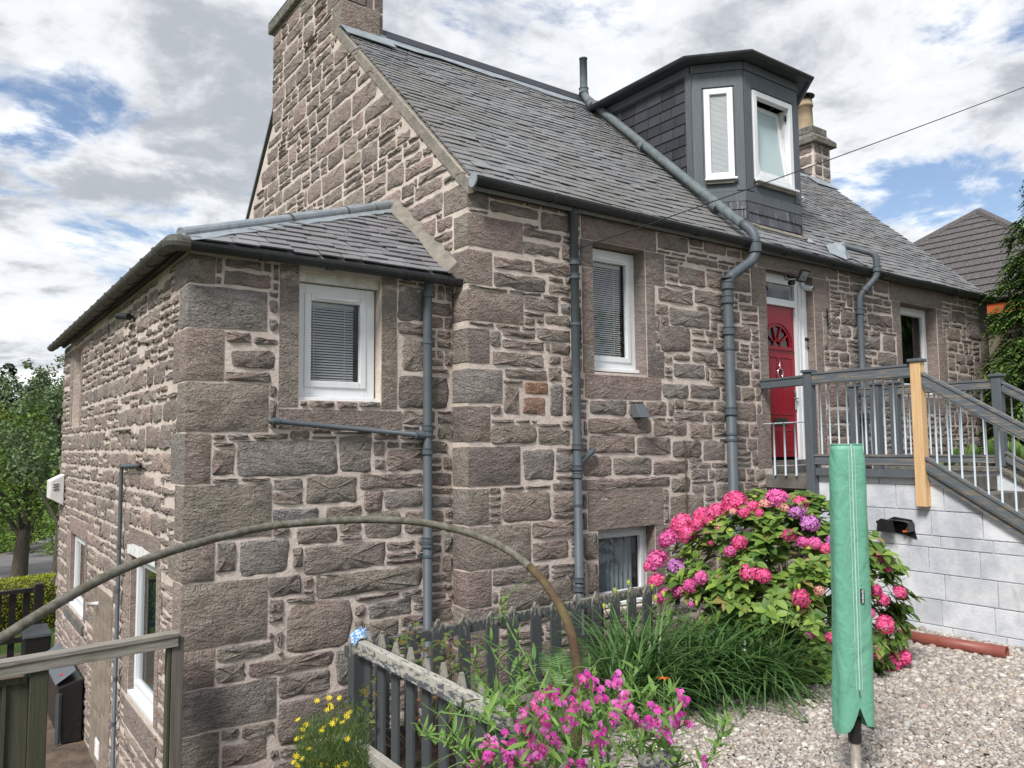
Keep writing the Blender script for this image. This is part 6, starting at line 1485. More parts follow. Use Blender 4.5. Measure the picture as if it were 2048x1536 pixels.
fc = bpy.data.curves.new('lettering', 'FONT'); fc.body = 'brabantia'; fc.size = 0.0185; fc.align_x = 'CENTER'; fc.align_y = 'CENTER'; fc.extrude = 0.0002; fc.offset = 0.0002
_tmp = bpy.data.objects.new('tmp', fc); COL.objects.link(_tmp); bpy.context.view_layer.update()
fm = bpy.data.meshes.new_from_object(_tmp.evaluated_get(bpy.context.evaluated_depsgraph_get())); bpy.data.objects.remove(_tmp)
fm.materials.clear(); fm.materials.append(M['upvc'])
fo = bpy.data.objects.new('lettering', fm); COL.objects.link(fo); fo.parent = cover
xa = Vector((0, 0, 1)); ya = xa.cross(-qn).normalized(); za = xa.cross(ya)
mw = Matrix((( xa.x, ya.x, za.x, 0), (xa.y, ya.y, za.y, 0), (xa.z, ya.z, za.z, 0), (0, 0, 0, 1)))
if za.dot(qn) < 0: ya = -ya; za = -za; mw = Matrix(((xa.x, ya.x, za.x, 0), (xa.y, ya.y, za.y, 0), (xa.z, ya.z, za.z, 0), (0, 0, 0, 1)))
fo.rotation_euler = mw.to_euler(); fo.location = lc+qn*0.0012-wloc(cover)

# ================================================================== FENCES
def picket(parent, p, w, h, d, U, N, mat, tip=0.075, cut=0.0):
    """pointed board: p base centre, U along the fence, N its face normal"""
    p = Vector(p); U = Vector(U); N = Vector(N); t = MB(); Z = Vector((0, 0, 1))
    pts = [p-U*w/2, p+U*w/2, p+U*w/2+Z*(h-tip), p+U*w*0.08+Z*(h-cut), p-U*w*0.10+Z*(h-cut*0.6), p-U*w/2+Z*(h-tip*0.9)]
    t.prism([q+N*d/2 for q in pts], -N*d); return t.build('picket', mat, parent, bevel=0.003)
rf = random.Random(12)
fa = thing('picket_fence', (3.5, 4.86, GZ), 'dark flaking picket fence running along the house wall', 'fence')
px_tips = [(765,1262),(822,1247),(877,1238),(929,1228),(983,1222),(1026,1210),(1071,1202),(1110,1196),(1152,1188),(1192,1181),(1229,1175),(1262,1172),(1293,1168)]
for i, (x, y) in enumerate(px_tips):
    q = aY(x, y, 4.87); picket(fa, (q.x, 4.87+rf.uniform(-0.004, 0.004), -2.35), 0.099+rf.uniform(-0.006, 0.006), q.z+2.35, 0.02, (1, 0, rf.uniform(-0.02, 0.02)), (0, -1, 0), M['picket'], 0.07+rf.uniform(-0.01, 0.015), rf.uniform(0, 0.012))
e0, e1 = aY(735, 1300, 4.9), aY(1310, 1178, 4.9)
t = MB(); t.bar((2.2, 4.905, e0.z+0.01), (e1.x, 4.905, e1.z-0.0), 0.045, 0.075); t.build('rail', M['picket'], fa, bevel=0.004)
t = MB(); t.bar((2.2, 4.905, e0.z-0.62), (e1.x, 4.905, e1.z-0.62), 0.045, 0.075); t.build('rail', M['picket'], fa, bevel=0.004)
q = aY(1200, 1200, 4.92); t = MB(); t.box((q.x-0.05, 4.93, -2.4), (q.x+0.05, 5.02, q.z+0.0)); t.build('post', M['picket'], fa, bevel=0.005)
fb = thing('picket_fence', (2.2, 3.8, GZ), 'picket fence with bleached flaking top rail coming towards the viewer', 'fence')
r0, r1 = aD(719, 1293, 4.98), aD(1040, 1452, 3.62); BX = (r0.x+r1.x)/2
r0 = aX(719, 1293, 2.15); r1 = aX(1040, 1452, 2.15); r2 = aX(1300, 1585, 2.15)
rr0 = Vector((2.15, r0.y+0.02, r0.z)); rr1 = Vector((2.15, r1.y-0.02, r1.z)); 
t = MB(); t.bar(rr0, rr1, 0.05, 0.085); t.build('rail', M['flaky_rail'], fb, bevel=0.005)
l0 = aX(722, 1498, 2.15); t = MB(); t.bar((2.15, rr0.y, l0.z), (2.15, rr1.y, l0.z-(rr0.z-rr1.z)), 0.05, 0.085); t.build('rail', M['flaky_low'], fb, bevel=0.005)
for k in range(10):
    f_ = k/9; y = rr0.y-0.06-(rr0.y-rr1.y-0.10)*f_; z = rr0.z+(rr1.z-rr0.z)*f_+0.10+rf.uniform(-0.015, 0.02)
    picket(fb, (2.192, y, -2.45), 0.078, z+2.45, 0.02, (0, 1, 0), (-1, 0, 0), M['picket'], 0.08, rf.uniform(0, 0.02))
t = MB(); t.box((2.13, rr0.y+0.02, -2.5), (2.22, rr0.y+0.11, rr0.z+0.02)); t.build('post', M['picket'], fb, bevel=0.005)
# return section further along, only its rail end shows
r3 = aZ(1290, 1532, rr1.z-0.02); r4 = aZ(1340, 1524, rr1.z-0.02)
t = MB(); t.bar((r3.x-0.02, r3.y, r3.z), (r4.x+0.03, r4.y, r4.z), 0.05, 0.08); o = t.build('fence_rail_end', M['flaky_rail'], None, bevel=0.004); tag(o, 'bleached rail end poking out below the sweet peas', 'fence rail')
t = MB(); c_ = r4; t.box((c_.x-0.03, c_.y+0.03, -2.3), (c_.x+0.05, c_.y+0.1, c_.z+0.03)); 
c_ = aX(742, 1272, 2.17); o = MB()
vs = []; n = 9; rag = MB()
for j in range(n):
    for i in range(n):
        u_, v_ = i/(n-1)-0.5, j/(n-1)-0.5; nz = mnoise.noise(Vector((u_*6, v_*6, 3))); vs.append((2.16+u_*0.13+0.02*nz, rr0.y+0.0+v_*0.12, rr0.z+0.06+0.05*(1-4*(u_*u_+v_*v_))*0.8+0.035*nz))
rag.add(vs, [(j*n+i, j*n+i+1, (j+1)*n+i+1, (j+1)*n+i) for j in range(n-1) for i in range(n-1)]); o = rag.build('cloth_rag', M['rag'], None, smooth=True); tag(o, 'crumpled blue and white rag on the fence corner', 'rag')

# left green timber screen against the annex corner
sc = thing('timber_screen', (0.6, 5.83, LZ), 'mossy green timber screen with open corner at the annex', 'fence')
SY = 5.85; lr_ = aY(358, 1256, SY-0.03); ll_ = aY(0, 1316, SY-0.03)
t = MB(); a_ = Vector((lr_.x-0.01, SY-0.02, lr_.z-0.035)); b_ = ll_+(ll_-Vector((lr_.x, SY, lr_.z)))*0.6; b_ = Vector((b_.x, SY-0.02, b_.z-0.035)); t.bar(b_, a_, 0.11, 0.028); t.bar(b_-Vector((0, 0.035, 0.045)), a_-Vector((0, 0.035, 0.045)), 0.022, 0.07); t.build('rail', M['rail_weather'], sc, bevel=0.003)
def zat(x): f_ = (x-b_.x)/(a_.x-b_.x); return b_.z+(a_.z-b_.z)*f_
for (x0, x1) in ((aY(330, 1400, SY).x, aY(338, 1400, SY).x-0.003), (aY(338, 1400, SY).x, aY(362, 1400, SY).x)):
    t = MB(); t.box((x0, SY-0.05, LZ), (x1, SY+0.03, zat(x1)-0.02)); t.build('post', M['gate_wood'] if x0 < aY(334, 1400, SY).x else M['post_grey'], sc, bevel=0.005)
x = -1.0; edges = [(-22, 6), (8, 45), (47, 52), (55, 92)]
for (a, b) in ((-60, -14), (-12, 6), (9, 54)):
    x0, x1 = aY(a, 1450, SY).x, aY(b, 1450, SY).x; t = MB(); t.box((x0, SY-0.012, LZ), (x1, SY+0.01, zat(x0)-0.11)); t.build('board', M['gate_wood'], sc, bevel=0.003)
for (a, b) in ((55, 92),):
    x0, x1 = aY(a, 1450, SY).x, aY(b, 1450, SY).x; t = MB(); t.box((x0, SY-0.05, LZ), (x1, SY+0.05, zat(x0)-0.05)); t.build('post', M['gate_wood'], sc, bevel=0.006)
x0, x1 = aY(-60, 1330, SY).x, aY(54, 1330, SY).x; t = MB(); t.box((x0, SY-0.035, zat(x0)-0.13), (x1, SY-0.013, zat(x0)-0.095)); t.build('batten', M['gate_wood'], sc)
x0, x1 = aY(1, 1450, SY).x, aY(9, 1450, SY).x; t = MB(); t.box((x0, SY-0.03, LZ), (x1, SY-0.0125, zat(x0)-0.135)); t.build('batten', M['gate_wood'], sc)

# black yard gate further back
bgz = thing('black_fence', (0.9, 14.6, LZ), 'black slatted yard fence in front of the golden hedge', 'fence')
for k in range(11):
    x = 1.22-0.185*k; t = MB(); t.box((x-0.045, 14.58, LZ), (x+0.045, 14.61, -2.18-0.02*k*0.3)); t.build('slat', M['black'], bgz)
t = MB(); t.bar((1.3, 14.55, -2.16), (-0.9, 14.55, -2.24), 0.07, 0.06); t.build('rail', M['black'], bgz); t = MB(); t.bar((1.3, 14.56, -2.9), (-0.9, 14.56, -2.95), 0.05, 0.08); t.build('rail', M['black'], bgz)
t = MB(); t.box((1.32, 14.52, LZ), (1.44, 14.64, -2.08)); t.build('post', M['black'], bgz, bevel=0.01)
# dark storage bins by the side wall
bn = thing('storage_box', (1.27, 10.9, LZ), 'black storage box with sloped grey lid beside the annex', 'storage box')
t = MB(); X0_, X1_ = 1.19, 1.43; t.hexa([(X0_+0.04, 10.22, LZ+0.02), (X1_, 10.22, LZ+0.02), (X1_, 11.75, LZ+0.02), (X0_+0.04, 11.75, LZ+0.02), (X0_, 10.22, -2.62), (X1_, 10.22, -2.55), (X1_, 11.75, -2.55), (X0_, 11.75, -2.62)]); t.build('box_body', M['black'], bn, bevel=0.01)
t = MB(); t.hexa([(X0_-0.03, 10.26, -2.60), (X1_-0.07, 10.26, -2.47), (X1_-0.07, 11.78, -2.47), (X0_-0.03, 11.78, -2.60), (X0_-0.02, 10.27, -2.575), (X1_-0.07, 10.27, -2.445), (X1_-0.07, 11.78, -2.445), (X0_-0.02, 11.78, -2.575)]); t.build('lid', M['paint_grey'], bn, bevel=0.012)
for k in range(3): t = MB(); t.box((X0_+0.0-0.012*k, 10.21-0.008*k-0.004, LZ+0.03), (X0_+0.03-0.012*k, 10.215-0.008*k, -2.68)); t.build('edge_rib', M['paint_grey'], bn)
q = Vector((1.24, 10.42, -2.53)); t = MB(); t.box((q.x-0.02, q.y-0.02, -2.55), (q.x+0.025, q.y+0.02, -2.515)); o = t.build('plastic_peg', M['plastic_red'], None, bevel=0.01); tag(o, 'small red plastic peg lying on the grey lid of the storage box', 'peg')
bn2 = thing('wheelie_bin', (1.25, 13.6, LZ), 'black lidded bin standing in front of the golden hedge', 'bin')
t = MB(); t.hexa([(1.14, 13.35, LZ), (1.42, 13.35, LZ), (1.42, 13.85, LZ), (1.14, 13.85, LZ), (1.10, 13.3, -2.66), (1.44, 13.3, -2.66), (1.44, 13.9, -2.66), (1.10, 13.9, -2.66)]); t.build('bin_body', M['black'], bn2, bevel=0.02)
t = MB(); t.hexa([(1.08, 13.28, -2.655), (1.45, 13.28, -2.655), (1.45, 13.92, -2.655), (1.08, 13.92, -2.655), (1.10, 13.32, -2.62), (1.44, 13.32, -2.62), (1.44, 13.92, -2.58), (1.10, 13.92, -2.58)]); t.build('lid', M['gutter'], bn2, bevel=0.01)

# rusty garden hoop
hp = [(-120,1330,2.75),(0,1277,2.95),(60,1240,3.05),(150,1186,3.25),(240,1140,3.45),(330,1106,3.65),(430,1077,3.9),(520,1056,4.1),(600,1046,4.22),(700,1040,4.35),(780,1040,4.42),(850,1046,4.45),(920,1061,4.45),(980,1082,4.4),(1030,1110,4.3),(1075,1149,4.2),(1110,1196,4.1),(1136,1248,4.02),(1150,1300,3.97),(1155,1350,3.95),(1156,1420,3.92),(1155,1500,3.9),(1156,1590,3.9)]
P = [aD(x, y, d) for x, y, d in hp]
def catmull(P, n=5):
    out = []
    for i in range(len(P)-1):
        p0, p1, p2, p3 = P[max(i-1, 0)], P[i], P[i+1], P[min(i+2, len(P)-1)]
        for k in range(n):
            t = k/n; out.append(0.5*((2*p1)+(p2-p0)*t+(2*p0-5*p1+4*p2-p3)*t*t+(3*p1-p0-3*p2+p3)*t**3))
    out.append(P[-1]); return out
P = catmull(P); rads = []
for i, p in enumerate(P):
    f_ = i/len(P); rads.append(0.0205*(1+0.05*mnoise.noise(p*9)) if f_ < 0.62 else 0.0205+0.003*math.sin((f_-0.62)*8))
cut = int(len(P)*0.66)
t = MB(); t.tube(P[:cut+1], rads[:cut+1], 12); hoopo = t.build('garden_hoop', M['iron'], None, smooth=True)
ho = thing('garden_arch', P[-1], 'rusty mossy metal hoop arching across the front of the view', 'garden arch')
bpy.data.objects.remove(hoopo)
t = MB(); t.tube(P[:cut+1], rads[:cut+1], 12); t.build('grey_tube', M['iron'], ho, smooth=True)
t = MB(); t.tube(P[cut:], rads[cut:], 12); t.build('rusty_tube', M['rust'], ho, smooth=True)

# ================================================================== PLANTS
def leaf_tpl(L=1.0, W=0.55, fold=0.12, curl=0.25, seg=4):
    """pointed leaf from the origin along +x, folded on its midrib"""
    V = []; F = []
    for i in range(seg+1):
        t = i/seg; w = W/2*(math.sin(math.pi*min(1, t*0.93+0.05))**0.8)*(1-0.25*t); z = -curl*t*t
        if i in (0, seg): w *= 0.08
        V += [(t*L, -w, z+fold*w*2), (t*L, 0, z), (t*L, w, z+fold*w*2)]
    for i in range(seg):
        for k in (0, 1): a = i*3+k; F.append((a, a+1, a+4, a+3))
    return V, F
def frame(p, d, up, s=1.0, sy=None):
    """3x4 transform: +x -> d, z near up"""
    d = Vector(d).normalized(); up = Vector(up); y = up.cross(d)
    if y.length < 1e-3: y = d.cross(Vector((1, 0, 0)))
    y.normalize(); z = d.cross(y); sy = s if sy is None else sy
    return [(d.x*s, y.x*sy, z.x*s, p[0]), (d.y*s, y.y*sy, z.y*s, p[1]), (d.z*s, y.z*sy, z.z*s, p[2])]
def seen(p): q = proj(p); return q and -60 < q[0] < 2108 and -60 < q[1] < 1600

def place_copies(parent, name, meshes, mats4, rng):
    for m_ in mats4:
        me = rng.choice(meshes) if isinstance(meshes, list) else meshes
        o = bpy.data.objects.new(name, me); COL.objects.link(o); o.parent = parent
        mw = Matrix([list(r_) for r_ in m_]+[[0, 0, 0, 1]]); base = Matrix.Translation(-wloc(parent)) if parent else Matrix()
        o.matrix_local = base @ mw
def mesh_of(name, V, F, mat, smooth=True):
    me = bpy.data.meshes.new(name); me.from_pydata([tuple(v) for v in V], [], F); me.materials.append(mat)
    if smooth: me.shade_smooth()
    return me

# ---- hydrangea
HC_ = Vector((5.98, 4.27, -1.25)); HR_ = Vector((0.98, 0.90, 0.88))
hy = thing('hydrangea', (HC_.x, HC_.y, GZ), 'large hydrangea bush with pink and mauve flower heads by the white wall', 'shrub')
rh = random.Random(44)
ex = RR.copy(); ex.z = 0; ex.normalize(); ey = Vector((FF.x, FF.y, 0)).normalized()   # bush axes roughly as wide as it looks
def hpt(a, e, k=1.0): d = ex*(math.cos(e)*math.cos(a)*HR_.x)+ey*(math.cos(e)*math.sin(a)*HR_.y)+Vector((0, 0, math.sin(e)*HR_.z)); return HC_+d*k, (ex*(math.cos(e)*math.cos(a)/HR_.x)+ey*(math.cos(e)*math.sin(a)/HR_.y)+Vector((0, 0, math.sin(e)/HR_.z))).normalized()
def hit(px, py):
    """nearest point of the bush ellipsoid along a picture ray"""
    d = ray(px, py).normalized(); o_ = -HC_
    def loc(v): return Vector((v.dot(ex)/HR_.x, v.dot(ey)/HR_.y, v.z/HR_.z))
    o2, d2 = loc(o_), loc(d); b = o2.dot(d2); c = o2.dot(o2)-1; aa = d2.dot(d2); D = b*b-aa*c
    s_ = (-b-math.sqrt(D))/aa if D > 0 else -b/aa
    p = d*s_; l2 = loc(p-HC_); n_ = (ex*(l2.x/HR_.x)+ey*(l2.y/HR_.y)+Vector((0, 0, l2.z/HR_.z))).normalized(); return p, n_
heads = """1471,1009,26,p 1437,1029,22,p 1408,1036,20,p 1367,1050,23,p 1341,1081,22,r 1379,1071,20,p 1399,1053,15,p 1508,1017,13,p 1530,1012,12,a 1555,1003,24,r 1599,1011,17,p 1593,1027,18,m 1619,1050,19,m 1578,1073,14,p 1604,1086,13,r 1628,1089,14,r
1480,1087,16,p 1462,1105,13,r 1499,1146,19,p 1527,1152,16,p 1600,1196,19,p 1637,1181,11,a 1317,1164,18,p 1335,1194,19,r 1360,1181,15,r 1383,1172,15,r 1405,1156,15,r 1320,1122,24,r 1301,1134,11,p 1357,1133,19,m 1618,1266,10,r 1660,1273,12,p
1664,1083,14,m 1651,1100,13,p 1672,1068,8,r 1751,1114,16,p 1769,1132,14,p 1740,1105,8,a 1745,1180,15,p 1761,1198,13,p 1794,1184,14,p 1766,1247,19,p 1748,1297,17,r 1783,1317,20,p 1805,1310,15,p 1783,1343,18,p 1440,1058,10,a 1468,1027,8,a 1386,1208,6,r 1673,1190,10,p
1420,1044,12,p 1490,1030,12,p 1520,1030,10,p 1570,1020,10,a 1738,1225,10,r 1425,1088,6,p"""
def floret_head(mat, seed, n=95):
    g = random.Random(seed); V = []; F = []
    for i in range(n):
        z = 1-1.55*(i+0.5)/n; r_ = math.sqrt(max(0, 1-z*z)); a = i*2.39996+g.uniform(-0.2, 0.2); d = Vector((r_*math.cos(a), r_*math.sin(a), z*0.82)); rad = 0.84+g.uniform(-0.09, 0.12)
        nrm = (d+Vector((g.uniform(-1, 1), g.uniform(-1, 1), g.uniform(-1, 1)))*0.35).normalized(); u = nrm.cross(Vector((0.3, 0.2, 1))).normalized(); v = nrm.cross(u); c = d*rad; ph = g.uniform(0, 1.57); s_ = g.uniform(0.17, 0.235)
        for k in range(4):
            b = ph+k*math.pi/2; e1 = u*math.cos(b)+v*math.sin(b); e2 = u*math.cos(b+0.75)+v*math.sin(b+0.75); e0 = u*math.cos(b-0.75)+v*math.sin(b-0.75); j = len(V); lift = nrm*g.uniform(-0.03, 0.06)
            V += [c, c+e0*s_*0.75+lift, c+e1*s_*1.05+lift*1.6, c+e2*s_*0.75+lift]; F.append((j, j+1, j+2, j+3))
    return mesh_of('flower_head', V, F, mat, False)
fh = {'p': [floret_head(M['pink'], s_) for s_ in (1, 2)], 'r': [floret_head(M['rosepink'], s_) for s_ in (3, 4)], 'm': [floret_head(M['mauve'], 5)], 'a': [floret_head(M['palepink'], 6, 60)]}
hp_pos = []
for s_ in heads.split():
    x, y, r_, c_ = s_.split(','); x, y, r_ = float(x), float(y), float(r_)
    p, n_ = hit(x, y); dep = p.dot(FF); R_ = r_*1.08*dep/FPX; dd = (n_+Vector((0, 0, 0.9))).normalized(); u = dd.cross(Vector((rh.uniform(-1, 1), rh.uniform(-1, 1), 0.1))).normalized(); v = dd.cross(u); p = p+n_*0.02
    place_copies(hy, 'flower_head', fh[c_], [[(u.x*R_, v.x*R_, dd.x*R_, p.x), (u.y*R_, v.y*R_, dd.y*R_, p.y), (u.z*R_, v.z*R_, dd.z*R_, p.z)]], rh); hp_pos.append((p, R_))
for (x, y) in ((1510, 1001), (1422, 1053), (1461, 1069), (1771, 1271), (1617, 1105), (1757, 1130)):
    p, n_ = hit(x, y); R_ = 0.028; place_copies(hy, 'flower_bud', [mesh_of('flower_bud', *[list(z) for z in ([(0,0,0),(1,0,0.4),(0.3,0.95,0.4),(-0.8,0.6,0.4),(-0.8,-0.6,0.4),(0.3,-0.95,0.4),(0,0,1)], [(0,2,1),(0,3,2),(0,4,3),(0,5,4),(0,1,5),(6,1,2),(6,2,3),(6,3,4),(6,4,5),(6,5,1)])], M['limebud'])], [[(R_, 0, 0, p.x), (0, R_, 0, p.y), (0, 0, R_, p.z+0.02)]], rh)
LT = leaf_tpl(1, 0.62, 0.16, 0.22, 4); lm = [mesh_of('leaf', *leaf_tpl(1, 0.62, 0.16, 0.22, 4), M['hyd_leaf']), mesh_of('leaf', *leaf_tpl(1, 0.55, 0.22, 0.38, 4), M['hyd_leaf']), mesh_of('leaf', *leaf_tpl(1, 0.68, 0.10, 0.10, 4), M['hyd_leaf'])]
near, rest = [], []
def rosette(p, n_, s_, k):
    axis = (n_*0.75+Vector((0, 0, 0.75))+Vector((rh.uniform(-1, 1), rh.uniform(-1, 1), rh.uniform(-1, 1)))*0.25).normalized(); u = axis.cross(Vector((0.2, 0.1, 1))); u.normalize(); v = axis.cross(u); a0 = rh.uniform(0, 6.28)
    for i in range(k):
        a = a0+i*2*math.pi/k*1.0+rh.uniform(-0.25, 0.25); up = 0.55 if i % 2 else 0.15; d = u*math.cos(a)+v*math.sin(a)+axis*up; L = s_*rh.uniform(0.75, 1.15); m4 = frame(p-axis*0.02, d, axis, L, L)
        yield m4
cand = []
TOPX = [-1.2, -0.95, -0.72, -0.36, 0.0, 0.3, 0.52, 0.75, 0.92, 1.0]; TOPZ = [-1.05, -0.93, -0.62, -0.42, -0.39, -0.48, -0.74, -0.92, -1.2, -1.5]
for i in range(2100):
    a = rh.uniform(math.pi, 2*math.pi) if i % 6 else rh.uniform(0, math.pi); e = math.asin(rh.uniform(-0.72, 1.0)); k = rh.uniform(0.90, 1.04) if rh.random() < 0.7 else rh.uniform(0.6, 0.9)
    bump_ = 1+0.15*mnoise.noise(Vector((a*2.6, e*3.2, 1.3)))
    p, n_ = hpt(a, e, k*bump_)
    if p.z < GZ+0.03: continue
    lt_ = (p-HC_).dot(ex)/HR_.x
    if lt_ > 0.93+0.06*rh.random() and p.z > -1.6: continue
    if p.z > np.interp(lt_, TOPX, TOPZ)+0.05*mnoise.noise(Vector((lt_*7, 2, 1))): continue
    if mnoise.noise(p*3.3) < -0.07 and e < 0.9: continue
    cand.append((k, p, n_))
mats = []
for k, p, n_ in cand:
    for m4 in rosette(p, n_, rh.uniform(0.065, 0.125), rh.choice((4, 5, 6))): mats.append((k, Vector((m4[0][3], m4[1][3], m4[2][3])), m4))
frontm = [m for m in mats if m[0] > 0.9 and (m[1]-HC_).dot(ey) < 0 and seen(m[1])]
rh.shuffle(frontm); chosen = frontm[:300]; ids = {id(m) for m in chosen}; restm = [m[2] for m in mats if id(m) not in ids]
place_copies(hy, 'leaf', lm, [m[2] for m in chosen], rh)
V, F = scatter(LT[0], LT[1], restm); o = np_mesh('foliage', V, F, M['hyd_leaf'], hy, smooth=True, origin=tuple(HC_)); o['kind'] = 'stuff'
t = MB()
for i in range(90):
    a = rh.uniform(0, 6.28); e = rh.uniform(-0.5, 1.2); p, n_ = hpt(a, e, rh.uniform(0.65, 0.98)); b = Vector((HC_.x+rh.uniform(-0.3, 0.3), HC_.y+rh.uniform(-0.3, 0.3), GZ))
    m_ = b.lerp(p, 0.5)+Vector((rh.uniform(-0.12, 0.12), rh.uniform(-0.12, 0.12), 0.1)); t.tube([b, m_, p], [0.007, 0.005, 0.002], 5, cap=False)
for i in range(160):
    a = rh.uniform(math.pi, 2*math.pi); p, n_ = hpt(a, rh.uniform(-0.75, 0.3), rh.uniform(0.75, 0.97)); q = p+Vector((rh.uniform(-1, 1), rh.uniform(-1, 1), rh.uniform(-0.3, 1)))*0.12; t.tube([p, q], [0.0025, 0.0012], 4, cap=False)
o = t.build('woody_stems', M['twig'], hy); o['kind'] = 'stuff'

# ---- strap leaved clump
def straps(name, parent, base_pts, n, L, W, mat, rng, spread=1.0, stiff=0.5, lean=None):
    V = []; F = []; seg = 7
    for i in range(n):
        b = rng.choice(base_pts); b = Vector(b)+Vector((rng.gauss(0, 0.05), rng.gauss(0, 0.05), 0)); a = rng.uniform(0, 6.28); l_ = L*rng.uniform(0.6, 1.15); w = W*rng.uniform(0.7, 1.2)
        el = rng.uniform(0.75, 1.45) if rng.random() < stiff else rng.uniform(0.3, 0.95)
        h = Vector((math.cos(a), math.sin(a), 0))
        if lean: h = (h+Vector(lean)*0.5).normalized()
        sd_ = h.cross(Vector((0, 0, 1))); p = b; ang = el; droop = rng.uniform(1.3, 2.8)*spread; j = len(V)
        for k in range(seg+1):
            t = k/seg; ww = w/2*(1-t**2.5)+0.0006; V += [p-sd_*ww, p+sd_*ww]; st_ = l_/seg; p = p+(h*math.cos(ang)+Vector((0, 0, 1))*math.sin(ang))*st_; ang -= droop/seg*(0.4+1.2*t)
            if p.z < GZ+0.01 and b.z > GZ-0.1: p.z = GZ+0.01
        F += [(j+2*k, j+2*k+1, j+2*k+3, j+2*k+2) for k in range(seg)]
    o = np_mesh(name, [tuple(v) for v in V], F, mat, parent, smooth=True, origin=tuple(base_pts[0])); o['kind'] = 'stuff'; return o
rs2 = random.Random(9)
g0 = [aD(x, y, d) for x, y, d in ((1300, 1330, 5.6), (1390, 1330, 5.65), (1470, 1340, 5.8), (1540, 1350, 5.9), (1260, 1300, 5.9), (1430, 1290, 6.1), (1340, 1270, 6.1), (1250, 1330, 5.4), (1510, 1300, 6.3))]
g0 = [Vector((p.x, p.y, GZ)) for p in g0]
dl = thing('strap_leaf_clump', g0[1], 'big clump of arching strap-like leaves between fence and hydrangea', 'plant')
straps('leaf_blades', dl, g0, 1700, 0.82, 0.021, M['strap_leaf'], rs2, 1.0, 0.62)
t = MB()
for i in range(9):
    b = rs2.choice(g0); q = b+Vector((rs2.uniform(-0.3, 0.3), rs2.uniform(-0.3, 0.3), rs2.uniform(0.6, 0.85))); t = MB(); t.tube([b, b.lerp(q, 0.6)+Vector((0, 0, 0.1)), q], 0.004, 5); s0_ = t.build('flower_stalk', M['stem'], dl, smooth=True)
    m2 = MB(); m2.tube([q-Vector((0, 0, 0.012)), q, q+Vector((0, 0, 0.02)), q+Vector((0, 0, 0.032))], [0.004, 0.012, 0.012, 0.002], 8); m2.build('seed_head', M['limebud'], s0_, smooth=True)
# one orange lily
p = aD(1327, 1357, 4.6); t_ = thing('orange_lily', (p.x, p.y, GZ), 'single orange flower in front of the strap-leaf clump', 'flower')
t = MB(); t.tube([(p.x, p.y, GZ), (p.x, p.y, p.z)], 0.003, 5); t.build('stem', M['stem'], t_)
V, F = leaf_tpl(0.045, 0.016, 0.1, 0.006); place_copies(t_, 'petal', mesh_of('petal', V, F, M['orangefl']), [frame(p, (math.cos(a), math.sin(a), 0.15), (0, 0, 1)) for a in np.linspace(0, 6.28, 7)[:-1]], rs2)

# ---- sweet peas over the fence corner
rp = random.Random(77)
sp_ = thing('sweet_pea', aD(1200, 1560, 3.3), 'sprawling sweet pea with magenta flowers in front of the picket fence', 'climbing plant')
def stem_path(pts): return catmull([aD(*q) for q in pts], 4)
mains = [[(1120,1600,3.3),(1105,1450,3.35),(1060,1330,3.5),(1020,1260,3.6),(1000,1205,3.65)], [(1150,1600,3.3),(1130,1480,3.3),(1080,1390,3.4),(1010,1340,3.5),(980,1290,3.55)],
         [(1180,1600,3.2),(1190,1480,3.3),(1230,1400,3.4),(1285,1330,3.5)], [(1100,1600,3.2),(1050,1500,3.3),(960,1440,3.4),(880,1425,3.5)], [(1250,1600,3.1),(1290,1520,3.2),(1330,1440,3.3),(1352,1385,3.35)],
         [(1060,1600,3.1),(1040,1500,3.2),(1030,1400,3.3),(1045,1330,3.4)], [(1000,1600,3.0),(930,1520,3.1),(880,1480,3.2),(840,1470,3.3)], [(1200,1600,3.0),(1250,1500,3.1),(1310,1480,3.15),(1350,1520,3.15)],
         [(1120,1600,3.2),(1150,1500,3.25),(1170,1400,3.35),(1180,1340,3.4)], [(1090,1600,3.3),(1060,1480,3.35),(1000,1400,3.4),(960,1360,3.5),(950,1320,3.5)], [(1040,1600,3.2),(1080,1520,3.25),(1110,1400,3.3),(1125,1350,3.4)],
         [(980,1600,2.9),(960,1540,3.0),(940,1500,3.1),(910,1470,3.2)],[(1380,1600,3.1),(1410,1530,3.15),(1440,1480,3.2),(1450,1440,3.2)],[(1230,1600,3.1),(1215,1500,3.2),(1220,1420,3.3),(1260,1370,3.4)]]
stems = []; 
t = MB()
for m_ in mains: P_ = stem_path(m_); stems.append(P_); t.tube(P_, 0.0042, 6)
for i in range(60):
    P_ = rp.choice(stems); k = rp.randrange(3, len(P_)); b = P_[k]; q = b+Vector((rp.uniform(-1, 1), rp.uniform(-1, 1), rp.uniform(-0.2, 1.0)))*0.14; t.tube([b, b.lerp(q, 0.5)+Vector((0, 0, 0.02)), q], [0.0028, 0.002, 0.0012], 4, cap=False)
o = t.build('stems', M['stem'], sp_, smooth=True); o['kind'] = 'stuff'
LV, LF = leaf_tpl(1, 0.24, 0.15, 0.15, 5); pm = [mesh_of('leaf', LV, LF, M['pea_leaf']), mesh_of('leaf', *leaf_tpl(1, 0.30, 0.1, -0.2, 5), M['pea_leaf'])]
lm4 = []
for P_ in stems:
    for k in range(2, len(P_)):
        for j in range(3):
            b = P_[k]+Vector((rp.uniform(-1, 1), rp.uniform(-1, 1), rp.uniform(-1, 1)))*0.02; d = Vector((rp.uniform(-1, 1), rp.uniform(-1, 1), rp.uniform(0.0, 1.3))); lm4.append(frame(b, d, (rp.uniform(-0.5, 0.5), rp.uniform(-0.5, 0.5), 1), rp.uniform(0.045, 0.085)))
